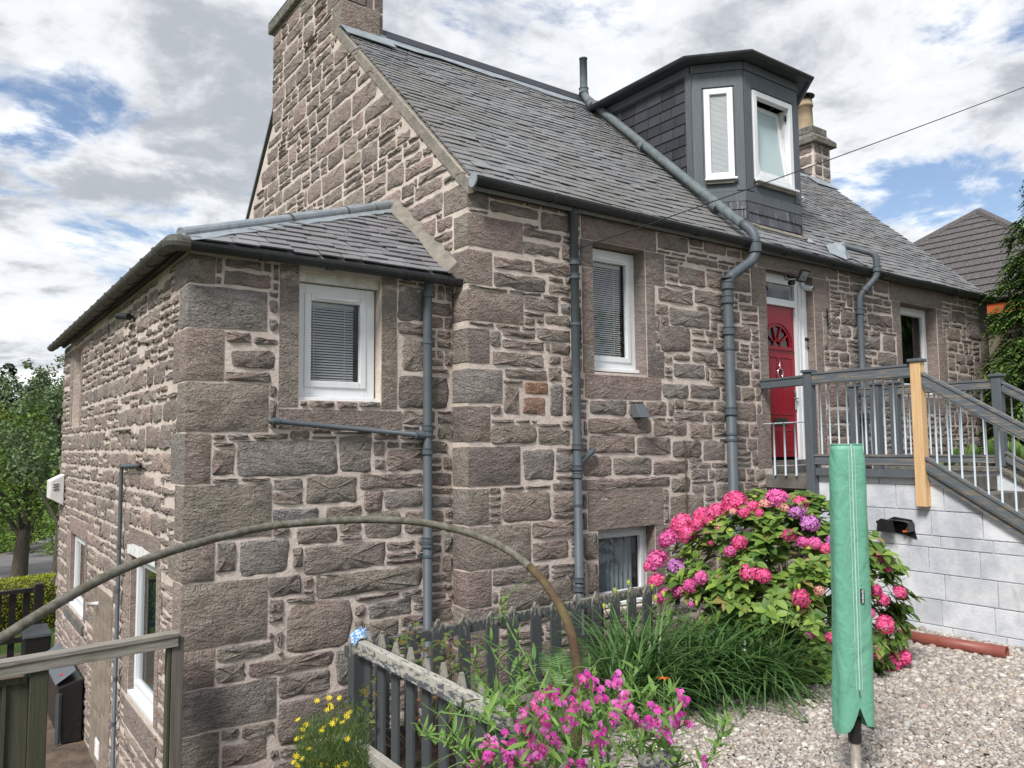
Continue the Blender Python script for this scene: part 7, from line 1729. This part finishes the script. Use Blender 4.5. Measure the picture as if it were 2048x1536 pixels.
for i in range(520):                                             # leafy filling low down
    x = rp.uniform(960, 1360); y = rp.uniform(1380, 1590); b = aD(x, y, rp.uniform(2.95, 3.5)); d = Vector((rp.uniform(-1, 1), rp.uniform(-1, 1), rp.uniform(-0.2, 1.2))); lm4.append(frame(b, d, (rp.uniform(-0.6, 0.6), rp.uniform(-0.6, 0.6), 1), rp.uniform(0.05, 0.10)))
rp.shuffle(lm4)
place_copies(sp_, 'leaf', pm, lm4[:300], rp); V, F = scatter(LV, LF, lm4[300:]); o = np_mesh('small_leaves', V, F, M['pea_leaf'], sp_, smooth=True, origin=tuple(wloc(sp_))); o['kind'] = 'stuff'
def pea_flower(mat, seed):
    g = random.Random(seed); V = []; F = []
    n = 7
    for k in range(n):                                            # standard petal: a fan, upright and flared
        pass
    def fan(c, u, v, nn, r0, a0, a1, m_, curve):
        j = len(V); V.append(c)
        for i in range(m_+1):
            a = a0+(a1-a0)*i/m_; rr_ = r0*(1+0.12*math.sin(i*2.3+seed)); V.append(c+u*math.cos(a)*rr_+v*math.sin(a)*rr_+nn*curve*math.sin(a)**2)
        for i in range(m_): F.append((j, j+1+i, j+2+i))
    X, Y, Z = Vector((1, 0, 0)), Vector((0, 1, 0)), Vector((0, 0, 1))
    fan(Vector((0, 0, 0)), X, Z, Y, 1.0, -0.35, math.pi+0.35, 8, 0.25); fan(Vector((0, -0.15, -0.05)), X*0.5, Z*-1, Y*-1, 0.75, -0.2, math.pi+0.2, 6, 0.35); fan(Vector((0, -0.2, 0)), Y*-1, Z*0.7, X, 0.6, -1.2, 1.4, 5, 0.1)
    return mesh_of('flower', V, F, mat, False)
pf = [pea_flower(M['magenta'], 1), pea_flower(M['magenta'], 2), pea_flower(M['rosepink'], 3)]
sprays = """1180,1372,3 1168,1360,3 1110,1385,3 1098,1378,2 1225,1360,2 1235,1355,2 1145,1385,2 1200,1390,3 1245,1395,3 1240,1415,3 1175,1405,2 1075,1405,2 1045,1432,3 1045,1450,3 1082,1425,2 1090,1440,2 1360,1393,3 1365,1410,3 1355,1430,3 1345,1445,2 1372,1440,2 1310,1425,3 1305,1445,3 1315,1455,3 1268,1440,2 1280,1445,2
1200,1462,3 1195,1480,3 1205,1495,2 1145,1440,2 1130,1450,2 1060,1470,2 1070,1490,2 1017,1480,2 1015,1505,3 1022,1520,2 1085,1500,3 1110,1490,2 1140,1525,3 1165,1528,3 1075,1515,2 1060,1530,3 1050,1515,2 985,1487,3 978,1500,2 972,1510,2 1330,1470,2 1335,1480,1 1405,1528,1 955,1535,2 945,1528,2 1180,1415,1 1232,1430,2 1225,1445,1 1150,1415,2 1097,1465,1 1120,1410,1 1255,1415,1"""
for s_ in sprays.split():
    x, y, k = s_.split(','); x, y, k = float(x), float(y), int(k); m4 = []
    for j in range(k+3):
        p = aD(x+rp.uniform(-10, 10), y+rp.uniform(-15, 15), 3.12+rp.uniform(-0.05, 0.05)); a = rp.uniform(-1, 1); u = (RR*math.cos(a)+FF*math.sin(a)).normalized(); z = (Vector((0, 0, 1))+RR*rp.uniform(-0.5, 0.5)-FF*rp.uniform(0, 0.5)).normalized(); yv = z.cross(u).normalized(); u = yv.cross(z); s2 = rp.uniform(0.011, 0.020)
        m4.append([(u.x*s2, yv.x*s2, z.x*s2, p.x), (u.y*s2, yv.y*s2, z.y*s2, p.y), (u.z*s2, yv.z*s2, z.z*s2, p.z)])
    place_copies(sp_, 'flower', pf, m4, rp)
# tendrils
t = MB()
for i in range(40):
    P_ = rp.choice(stems); b = P_[rp.randrange(5, len(P_))]; pts = [b]; d = Vector((rp.uniform(-1, 1), rp.uniform(-1, 1), rp.uniform(0, 1))).normalized()
    for k in range(8): d = (d+Vector((rp.uniform(-1, 1), rp.uniform(-1, 1), rp.uniform(-1, 1)))*0.45).normalized(); pts.append(pts[-1]+d*0.022)
    t.tube(pts, 0.0009, 4, cap=False)
o = t.build('tendrils', M['stem'], sp_); o['kind'] = 'stuff'

# ---- yellow coreopsis below the fence
cy_ = thing('coreopsis', aD(660, 1560, 3.9), 'feathery coreopsis with small yellow star flowers left of the fence', 'flower clump')
rc2 = random.Random(13); V = []; F = []
bs = [aD(rc2.uniform(610, 720), rc2.uniform(1530, 1600), rc2.uniform(3.75, 4.15)) for _ in range(60)]
for i in range(4200):
    b = aD(rc2.uniform(595, 735), 1540-abs(rc2.gauss(0, 1))*70+30, rc2.uniform(3.7, 4.2)); 
    if proj(b)[1] < 1400+abs(proj(b)[0]-690)*0.6: continue
    d = Vector((rc2.uniform(-1, 1), rc2.uniform(-1, 1), rc2.uniform(0.2, 1.6))).normalized(); l_ = rc2.uniform(0.04, 0.09); s_ = d.cross(Vector((rc2.random(), rc2.random(), 0.2))).normalized()*0.0017; j = len(V); V += [b-s_, b+s_, b+d*l_]; F.append((j, j+1, j+2))
o = np_mesh('feathery_foliage', [tuple(v) for v in V], F, M['fine_leaf'], cy_, origin=tuple(bs[0])); o['kind'] = 'stuff'
V, F = leaf_tpl(1, 0.36, 0.05, -0.1, 2); V2 = []; F2 = []
for k in range(8):
    m_ = np.array(frame((0, 0, 0), (math.cos(k*0.785), math.sin(k*0.785), 0.12), (0, 0, 1), 1)); vv, ff = scatter(V, F, [m_]); F2 += (ff+len(V2)).tolist(); V2 += vv.tolist()
star = mesh_of('flower', V2, F2, M['yellow'])
yl_ = [(658,1396),(679,1396),(634,1402),(660,1410),(655,1420),(663,1417),(700,1425),(693,1433),(672,1440),(685,1445),(596,1440),(612,1450),(605,1460),(648,1455),(665,1447),(643,1462),(695,1478),(594,1478),(606,1475),(618,1498),(592,1513),(605,1518),(588,1525),(622,1520),(657,1525),(692,1528),(640,1530),(707,1532),(595,1532),(676,1535)]
for (x, y) in yl_:
    p = aD(x, y, 3.85+rc2.uniform(-0.1, 0.1)); nd = (-FF*rc2.uniform(0.2, 1)+Vector((0, 0, 1))+RR*rc2.uniform(-0.5, 0.5)).normalized(); u = nd.cross(Vector((rc2.random(), 1, 0))).normalized(); v = nd.cross(u); s_ = rc2.uniform(0.016, 0.022)
    place_copies(cy_, 'flower', star, [[(u.x*s_, v.x*s_, nd.x*s_, p.x), (u.y*s_, v.y*s_, nd.y*s_, p.y), (u.z*s_, v.z*s_, nd.z*s_, p.z)]], rc2)
t = MB()
for (x, y) in yl_: p = aD(x, y, 3.86); q = aD(x*0.45+665*0.55, 1590, 3.95); t.tube([q, q.lerp(p, 0.6)+Vector((0.0, 0, 0.03)), p], 0.0014, 4, cap=False)
o = t.build('thin_stems', M['stem'], cy_); o['kind'] = 'stuff'

# ---- rose scrambling through the picket fence, and ferns
ro_ = thing('rambling_rose', aY(860, 1500, 4.6), 'leafy rose with faded brown blooms scrambling through the pickets', 'climbing plant')
rr2 = random.Random(5); cl = [(905,1290),(885,1320),(850,1285),(820,1290),(840,1320),(870,1300),(910,1320),(925,1305),(880,1345),(850,1350),(900,1345),(740,1390),(725,1380),(718,1400),(735,1435),(730,1455),(828,1440),(880,1430),(905,1460),(865,1400),(890,1400),(900,1270),(815,1275),(795,1300),(870,1380),(905,1385),(930,1350),(858,1460),(880,1490)]
LV2, LF2 = leaf_tpl(1, 0.6, 0.12, 0.15, 4); rm = mesh_of('leaf', LV2, LF2, M['rose_leaf']); m4 = []
t = MB(); base = aY(870, 1560, 4.6)
for (x, y) in cl:
    c_ = aY(x, y, 4.62 if x > 780 else 4.45); t.tube([base+Vector((rr2.uniform(-0.1, 0.1), 0, 0)), base.lerp(c_, 0.6)+Vector((rr2.uniform(-0.1, 0.1), 0, 0.05)), c_], [0.005, 0.003, 0.0015], 5, cap=False)
    for k in range(8):
        p = c_+Vector((rr2.gauss(0, 0.045), rr2.gauss(0, 0.05), rr2.gauss(0, 0.04))); m4.append(frame(p, (rr2.uniform(-1, 1), rr2.uniform(-1, 0.5), rr2.uniform(-0.5, 0.7)), (rr2.uniform(-0.4, 0.4), -0.6, 1), rr2.uniform(0.035, 0.06)))
place_copies(ro_, 'leaf', rm, m4, rr2); o = t.build('canes', M['twig'], ro_); o['kind'] = 'stuff'
fb_ = floret_head(M['rose_leaf'], 11, 26); fb_.materials.clear(); M['faded'] = petal('faded_petal', (0.35,0.20,0.06), (0.42,0.28,0.12)); fb_.materials.append(M['faded'])
for (x, y) in ((852, 1298), (876, 1284), (858, 1308), (832, 1305), (905, 1300), (838, 1400), (870, 1395), (912, 1438)):
    p = aY(x, y, 4.58); s_ = 0.02; place_copies(ro_, 'faded_bloom', fb_, [[(s_, 0, 0, p.x), (0, s_, 0, p.y), (0, 0, s_, p.z)]], rr2)
def fern(x, y, dist, nfr, L, rng, label):
    b = aD(x, y, dist); t_ = thing('fern', b, label, 'fern'); 
    for k in range(nfr):
        a = rng.uniform(0, 6.28); el = rng.uniform(0.9, 1.4); h = Vector((math.cos(a), math.sin(a), 0)); p = Vector(b); V = []; F = []; ang = el; s_ = h.cross(Vector((0, 0, 1)))
        for i in range(24):
            t = i/24; q = p+(h*math.cos(ang)+Vector((0, 0, 1))*math.sin(ang))*L/24; d = (q-p).normalized(); w = L*0.20*math.sin(math.pi*(0.12+0.85*t))
            for sg in (-1, 1): j = len(V); e = s_*sg*w+d*w*0.25; V += [p, p+d*L/24*0.75, p+e+d*0.004, p+e]; F.append((j, j+1, j+2, j+3))
            p = q; ang -= 1.1/24
        mb = MB(); mb.add(V, F); mb.build('frond', M['strap_leaf'], t_)
fern(1120, 1400, 4.2, 7, 0.32, rr2, 'small green fern growing beside the rusty hoop foot'); fern(975, 1420, 4.4, 6, 0.26, rr2, 'small fern between the two picket fences')
gs = [aZ(x, y, GZ) for x, y in ((1290, 1440), (1180, 1460), (1100, 1480))]
und = thing('ground_leaves', (gs[0].x, gs[0].y, GZ), 'grassy undergrowth round the foot of the sweet peas', 'undergrowth'); und['kind'] = 'stuff'
straps('grass_blades', und, gs+[Vector((2.5, 3.9, -1.95)), Vector((2.9, 4.3, -1.9)), Vector((3.3, 4.5, -1.9))], 500, 0.30, 0.006, M['strap_leaf'], rr2, 1.0, 0.8)

# big pale leaves in the planter
cb = thing('leafy_plant', (10.1, 4.6, -0.42), 'broad pale green leaved plants in the planter behind the railing', 'plant')
LV3, LF3 = leaf_tpl(1, 0.55, 0.2, -0.3, 5); cm = mesh_of('leaf', LV3, LF3, M['cabbage']); m4 = []
for (x, y) in ((1905, 905), (1945, 905), (1985, 900), (2005, 895), (2030, 900), (1900, 925), (1925, 920), (2048, 905), (1870, 925)):
    b = aX(x, y, 9.85 if x < 1990 else 10.2); b.z = min(b.z, -0.1)-0.12
    for k in range(9): a = rr2.uniform(0, 6.28); m4.append(frame(b, (math.cos(a), math.sin(a), rr2.uniform(0.6, 2.2)), (0, 0, 1), rr2.uniform(0.14, 0.26)))
place_copies(cb, 'leaf', cm, m4, rr2)

# ================================================================== NEIGHBOUR HOUSE
nb = thing('neighbour_house', (17, 8, GZ), 'roughcast neighbouring house with brown tiled hip roof behind the conifer', 'house')
NE = 14.95; NZ = 2.45; AP = Vector((18.5, 7.86, 5.02)); Yn, Yf = 4.3, 11.4
t = MB(); t.box((15.25, 4.6, -2.2), (21.75, 11.1, NZ-0.12)); t.build('wall', M['roughcast'], nb)
t = MB(); t.box((NE+0.02, Yn+0.02, NZ-0.20), (NE+0.05, Yf, NZ-0.02)); t.box((NE+0.05, Yn+0.02, NZ-0.2), (22.0, Yn+0.05, NZ-0.02)); t.build('fascia', M['orange'], nb)
t = MB(); t.prism([(NE+0.05, Yn+0.05, NZ-0.19), (22, Yn+0.05, NZ-0.19), (22, Yf, NZ-0.19), (NE+0.05, Yf, NZ-0.19)], (0, 0, 0.02)); t.build('soffit', M['orange'], nb)
t = MB(); A2 = (22.0, Yn, NZ); B2 = (22.0, Yf, NZ); t.add([(NE, Yn, NZ), (NE, Yf, NZ), tuple(AP), A2, B2], [(0, 2, 1), (0, 3, 2), (3, 4, 2), (4, 1, 2)]); t.build('roof', M['tile_brown'], nb)
NV = Vector((AP.x-NE, 0, AP.z-NZ)); nl = NV.length; NV.normalize(); nn = Vector((-NV.z, 0, NV.x)); rows = 14; 
for k in range(rows):
    v0_, v1_ = nl*k/rows, nl*(k+1)/rows; f0, f1 = k/rows, (k+1)/rows; ya, yb_ = Yn+(AP.y-Yn)*f0, Yf+(AP.y-Yf)*f0; y = ya
    while y < yb_-0.05:
        e = min(y+0.33, yb_); c_ = (y+e)/2
        if c_ < 9.9:
            B = Vector((NE-0.03, 0, NZ+0.004)); P0 = B+NV*v0_; P1 = B+NV*(v1_+0.05); mb = MB()
            pl_ = [(y+0.004, 0.0), (e-0.004, 0.0), (e-0.004, 1.0), (y+0.004, 1.0)]; s0y, s1y = Yn+(AP.y-Yn)*f0, Yn+(AP.y-Yn)*f1; t0y, t1y = Yf+(AP.y-Yf)*f0, Yf+(AP.y-Yf)*f1
            pl_ = clip_poly(pl_, (s1y, 1.0), (s0y, 0.0)); pl_ = clip_poly(pl_, (t0y, 0.0), (t1y, 1.0)) if len(pl_) > 2 else pl_
            if len(pl_) > 2: mb.prism([P0.lerp(P1, v_)+Vector((0, u_, 0))+nn*(0.034-0.028*v_) for u_, v_ in pl_], nn*0.03); mb.build('roof_tile', M['tile_brown'], nb)
        y = e
hipn = MB(); hipn.tube([(NE, Yn, NZ+0.03), tuple(AP+Vector((0, 0, 0.05)))], 0.10, 8); hipn.build('hip_tiles', M['tile_brown'], nb); hipn = MB(); hipn.tube([(NE, Yf, NZ+0.03), tuple(AP+Vector((0, 0, 0.05)))], 0.10, 8); hipn.build('hip_tiles', M['tile_brown'], nb)

# ================================================================== TREES
def tree(name, base, h, rad, label, cat, mat, rng, nl=5000, ls=0.12, trunk_r=0.18, low=0.25, lobes=9, lean=0.0, shape=1.0, group=None, limbs=7, shared=None):
    base = Vector(base); t_ = thing(name, base, label, cat, group); t = MB(); top = base+Vector((lean*h, 0, h*0.86)); P_ = [base-Vector((0, 0, 0.3)), base+Vector((0, 0, h*0.1)), base.lerp(top, 0.4)+Vector((rng.uniform(-.2, .2), rng.uniform(-.2, .2), 0)), top]; t.tube(P_, [trunk_r*1.25, trunk_r, trunk_r*0.7, trunk_r*0.12], 9)
    cl_ = []
    for i in range(lobes):
        f_ = low+(1-low)*((i+0.5)/lobes); a = i*2.4+rng.uniform(-0.4, 0.4); env = rad*math.sin(math.pi*min(1, (f_-low)/(1-low)*0.80+0.17))**0.7*shape; r0 = env*rng.uniform(0.35, 0.75); c = base+Vector((lean*h*f_, 0, h*f_))+Vector((math.cos(a)*r0, math.sin(a)*r0, 0)); cl_.append((c, max(0.35, env*rng.uniform(0.42, 0.62))))
    cl_.append((base+Vector((lean*h, 0, h*0.93)), rad*0.3))
    for c, r_ in cl_[:limbs*2]:
        b = base.lerp(top, max(0.15, min(0.8, (c.z-base.z)/h-0.18))); t.tube([b, b.lerp(c, 0.6)+Vector((0, 0, 0.1)), c], [trunk_r*0.35, trunk_r*0.2, trunk_r*0.06], 6, cap=False)
    t.build('trunk', M['bark'], t_, smooth=True)
    M4 = []; W_ = sum(r_**2 for _, r_ in cl_)
    for c, r_ in cl_:
        sub = [(c+Vector((rng.gauss(0, 1), rng.gauss(0, 1), rng.gauss(0, 0.8)))*r_*0.55, r_*rng.uniform(0.22, 0.42)) for _ in range(9)]
        for _ in range(int(nl*r_**2/W_)):
            s0, sr = rng.choice(sub); d = Vector((rng.gauss(0, 1), rng.gauss(0, 1), rng.gauss(0, 1))); d.normalize(); p = s0+d*sr*rng.uniform(0.55, 1.1)
            M4.append(frame(p, (rng.uniform(-1, 1), rng.uniform(-1, 1), rng.uniform(-0.8, 0.4)), d+Vector((0, 0, 0.8)), ls*rng.uniform(0.6, 1.3)))
    V, F = scatter([(0, 0, 0), (0.5, -0.32, 0.06), (1, 0, -0.1), (0.5, 0.32, 0.06)], [(0, 1, 2, 3)], M4); o = np_mesh('crown', V, F, mat, t_, origin=tuple(base)); o['kind'] = 'stuff'; return t_
rt = random.Random(202)
def gp(x, y0, dist): p = aD(x, y0, dist); return Vector((p.x, p.y, tz(p.x, p.y)))
p = gp(38, 1170, 27); tree('roadside_tree', p, 6.6, 2.3, 'leafy roadside tree with bare lower trunk left of the road', 'tree', M['tree_leaf'], rt, 9000, 0.13, 0.26, low=0.42, lobes=12)
p = gp(118, 1130, 24); tree('roadside_tree', p, 7.4, 2.0, 'grey-green roadside tree tight against the annex corner', 'tree', M['tree_leaf_grey'], rt, 7500, 0.12, 0.2, low=0.45, lobes=11)
p = gp(-90, 1150, 29); tree('roadside_tree', p, 6.5, 2.8, 'dark leafy tree half cut by the left picture edge', 'tree', M['tree_leaf'], rt, 8000, 0.14, 0.26, low=0.34, lobes=12)
p = gp(20, 1000, 44); tree('field_tree', p, 7.0, 3.2, 'yellow-green tree across the road at the left edge', 'tree', M['tree_leaf_yellow'], rt, 6000, 0.19, 0.2, low=0.06, lobes=10)
p = gp(95, 1000, 50); tree('field_tree', p, 7.4, 3.0, 'dark tree across the road behind the trunks', 'tree', M['tree_leaf'], rt, 6000, 0.20, 0.2, low=0.04, lobes=10)
p = gp(60, 1000, 38); tree('field_tree', p, 3.0, 2.6, 'low dark shrub on the far verge of the road', 'shrub', M['tree_leaf'], rt, 4500, 0.17, 0.08, low=0.03, lobes=8)
p = gp(190, 1000, 46); tree('field_tree', p, 3.4, 2.4, 'low grey shrub on the far verge behind the annex corner', 'shrub', M['tree_leaf_grey'], rt, 4500, 0.17, 0.08, low=0.03, lobes=8)
tree('garden_tree', (14.2, -3.0, GZ-0.06), 5.4, 2.3, 'leafy garden tree that shows mirrored in the main window glass', 'tree', M['tree_leaf'], rt, 5000, 0.13, 0.15, low=0.12, lobes=10)
# far wood on the hill: one mass
M4 = []
for i in range(46):
    x = rt.uniform(-260, 230); d_ = rt.uniform(100, 150); c = aD(x, 800, d_); zb_ = tz(c.x, c.y); hh = rt.uniform(7, 12)
    for k in range(420):
        u = rt.random(); dv = Vector((rt.gauss(0, 1), rt.gauss(0, 1), 0)); dv.normalize(); rr_ = (1-u)**0.6*hh*0.34*rt.uniform(0.6, 1.1); p = Vector((c.x, c.y, zb_+u*hh))+dv*rr_; M4.append(frame(p, (rt.uniform(-1, 1), rt.uniform(-1, 1), -0.4), (0, 0, 1), rt.uniform(0.6, 1.1)))
V, F = scatter([(0, 0, 0), (0.5, -0.32, 0.06), (1, 0, -0.1), (0.5, 0.32, 0.06)], [(0, 1, 2, 3)], M4)
M['far_leaf'] = leaf_mat('far_dark_conifer', (0.022,0.036,0.022), (0.04,0.06,0.032), 0.8, 0.05)
o = np_mesh('wood', V, F, M['far_leaf']); tag(o, 'dark wood on the far hill above the roadside trees', 'wood', kind='stuff')
# road, verge
def strip(name, mat, c_pts, w, dz, kind='structure'):
    V = []; F = []
    for i, (x, y) in enumerate(c_pts):
        a = Vector(c_pts[max(i-1, 0)]); b = Vector(c_pts[min(i+1, len(c_pts)-1)]); d = (b-a).normalized(); s_ = Vector((-d.y, d.x))*w/2
        for k in range(5): q = Vector((x, y))+s_*(k/2-1); V.append((q.x, q.y, tz(q.x, q.y)+dz))
    n = len(c_pts); F = [(i*5+k, i*5+k+1, (i+1)*5+k+1, (i+1)*5+k) for i in range(n-1) for k in range(4)]
    o = np_mesh(name, V, F, mat, smooth=True); o['kind'] = kind; return o
ra_, rb2 = aZ(0, 1140, -4.75), aZ(120, 1100, -4.75); rd = (rb2-ra_); rd.z = 0; rd.normalize()
rc_pts = [((ra_+rd*s_).x, (ra_+rd*s_).y) for s_ in np.arange(-60, 62, 2.0)]
strip('road', M['road'], rc_pts, 4.6, 0.09)
nrm = Vector((-rd.y, rd.x, 0)); nrm = nrm if nrm.y > 0 else -nrm
strip('grass_verge', M['grass_bright'], [(x+nrm.x*5.3, y+nrm.y*5.3) for x, y in rc_pts], 5.8, 0.05)
# bright field glimpsed behind the trunks
fc_ = aZ(110, 930, -1.0)
strip('field', M['grass_bright'], [(fc_.x+s_, 78+0.1*s_) for s_ in np.arange(-60, 62, 3.0)], 26, 0.25)
# golden hedge
hg = thing('golden_hedge', (-0.2, 17, LZ), 'clipped golden yellow hedge beyond the black yard fence', 'hedge'); M4 = []
t = MB(); n = 18
ha, hb = Vector((1.9, 17.6, 0)), Vector((-4.0, 16.0, 0))
def hz(f_): return -2.38-0.32*max(0, f_-0.25)**1.2
for i in range(15000):
    f_ = rt.random(); c = ha.lerp(hb, f_); zt_ = hz(f_); u = rt.uniform(-1, 1)
    if rt.random() < 0.6: p = Vector((c.x+0.1*u, c.y+0.55*u, zt_-0.12*u*u+rt.uniform(-0.03, 0.03)))
    else: p = Vector((c.x, c.y-0.6+rt.uniform(-0.05, 0.05), rt.uniform(LZ, zt_-0.1)))
    M4.append(frame(p, (rt.uniform(-1, 1), rt.uniform(-1, 1), rt.uniform(0, 1.2)), (rt.uniform(-0.5, 0.5), rt.uniform(-0.5, 0.5), 1), rt.uniform(0.035, 0.06)))
V, F = scatter([(0, 0, 0), (0.5, -0.25, 0.06), (1, 0, -0.1), (0.5, 0.25, 0.06)], [(0, 1, 2, 3)], M4); o = np_mesh('clipped_leaves', V, F, M['hedge'], hg); o['kind'] = 'stuff'
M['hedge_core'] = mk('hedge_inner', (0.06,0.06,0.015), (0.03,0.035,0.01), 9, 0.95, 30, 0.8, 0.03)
for k in range(10):
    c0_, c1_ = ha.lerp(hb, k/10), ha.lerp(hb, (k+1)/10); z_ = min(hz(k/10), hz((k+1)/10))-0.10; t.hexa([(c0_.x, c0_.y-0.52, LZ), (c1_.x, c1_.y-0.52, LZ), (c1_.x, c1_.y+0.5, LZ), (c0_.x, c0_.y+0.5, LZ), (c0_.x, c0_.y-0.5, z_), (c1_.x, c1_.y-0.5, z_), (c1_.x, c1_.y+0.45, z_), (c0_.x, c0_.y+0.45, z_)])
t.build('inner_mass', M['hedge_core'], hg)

# conifer at the right edge
def conifer():
    rk = random.Random(66); bx = aD(2185, 1000, 11.6); base = Vector((bx.x, bx.y, GZ)); t_ = thing('conifer_tree', base, 'drooping green conifer at the right picture edge', 'tree')
    H = 5.9; t = MB(); t.tube([base, base+Vector((0, 0, H*0.5)), base+Vector((0, 0, H))], [0.16, 0.10, 0.02], 9); t.build('trunk', M['bark'], t_, smooth=True)
    M4 = []; br = MB()
    for i in range(330):
        f_ = (i+0.5)/330; z = base.z+0.35+H*f_*0.97; a = i*2.4+rk.uniform(-0.3, 0.3); R_ = (0.35+1.05*(1-f_)**0.55)*rk.uniform(0.6, 1.15); h = Vector((math.cos(a), math.sin(a), 0)); b = Vector((base.x, base.y, z)); pts = []
        for k in range(9): t_k = k/8; pts.append(b+h*R_*t_k+Vector((0, 0, 0.22*math.sin(t_k*2.0)-0.30*t_k*t_k)))
        br.tube(pts, [0.010*(1-k/9)+0.001 for k in range(9)], 4, cap=False)
        if h.dot(FF) > 0.85 and rk.random() < 0.5: continue
        for k in range(2, 9):
            for j in range(7):
                p = pts[k]+Vector((rk.uniform(-1, 1), rk.uniform(-1, 1), rk.uniform(-0.8, 0.4)))*0.10; d = (h+Vector((rk.uniform(-1, 1), rk.uniform(-1, 1), 0))*0.9+Vector((0, 0, rk.uniform(-0.9, 0.0)))); d.normalize(); up_ = Vector((0, 0, 1))
                for m_ in range(9):                                # one flat spray: rachis with side needles
                    q = p+d*0.022*m_+Vector((0, 0, -0.0014*m_*m_)); s_ = d.cross(up_).normalized(); sg = 1 if m_ % 2 else -1; M4.append(frame(q, d*0.8+s_*sg*0.9+Vector((0, 0, -0.2)), up_, 0.11*(1-m_*0.05)*rk.uniform(0.8, 1.2)))
    V, F = scatter([(0, 0, 0), (0.45, -0.19, 0.02), (1, 0, -0.08), (0.45, 0.19, 0.02)], [(0, 1, 2, 3)], M4); o = np_mesh('foliage_sprays', V, F, M['conifer'], t_, origin=tuple(base)); o['kind'] = 'stuff'
    o = br.build('branches', M['bark'], t_); o['kind'] = 'stuff'; print('conifer', len(M4))
conifer()

# fallen petals and leaves on the gravel round the bush
M['litter'] = leaf_mat('dry_leaf_litter', (0.30, 0.17, 0.07), (0.42, 0.25, 0.12), 0.8, 0.1, edge=(0.6, 0.15, 0.25))
rl = random.Random(3); M4 = []
for i in range(260):
    a = rl.uniform(math.pi, 2*math.pi); d_ = rl.uniform(0.7, 1.35)
    p = HC_+ex*math.cos(a)*d_+ey*math.sin(a)*d_; M4.append(frame((p.x, p.y, GZ+0.016), (rl.uniform(-1, 1), rl.uniform(-1, 1), rl.uniform(-0.1, 0.3)), (0, 0, 1), rl.uniform(0.012, 0.035)))
for i in range(120): M4.append(frame((rl.uniform(3.4, 7.7), rl.uniform(1.8, 4.6), GZ+0.018), (rl.uniform(-1, 1), rl.uniform(-1, 1), 0.1), (0, 0, 1), rl.uniform(0.01, 0.024)))
V, F = scatter([(0, 0, 0), (0.5, -0.28, 0.1), (1, 0, 0.0), (0.5, 0.28, 0.1)], [(0, 1, 2, 3)], M4)
o = np_mesh('leaf_litter', V, F, M['litter']); tag(o, 'scattered dry leaves and petals on the gravel', 'leaf litter', kind='stuff')
# things of one kind share a group phrase
for base_, grp in (('roadside_tree', 'roadside trees beyond the yard'), ('field_tree', 'trees and shrubs across the road'), ('picket_fence', 'dark picket fences of the garden'), ('fern', 'small ferns by the fence'), ('security_camera', 'cameras fixed to the house'), ('railing', 'grey railings of the stairs')):
    for o in bpy.data.objects:
        if o.parent is None and o.name.split('.')[0] == base_: o['group'] = grp
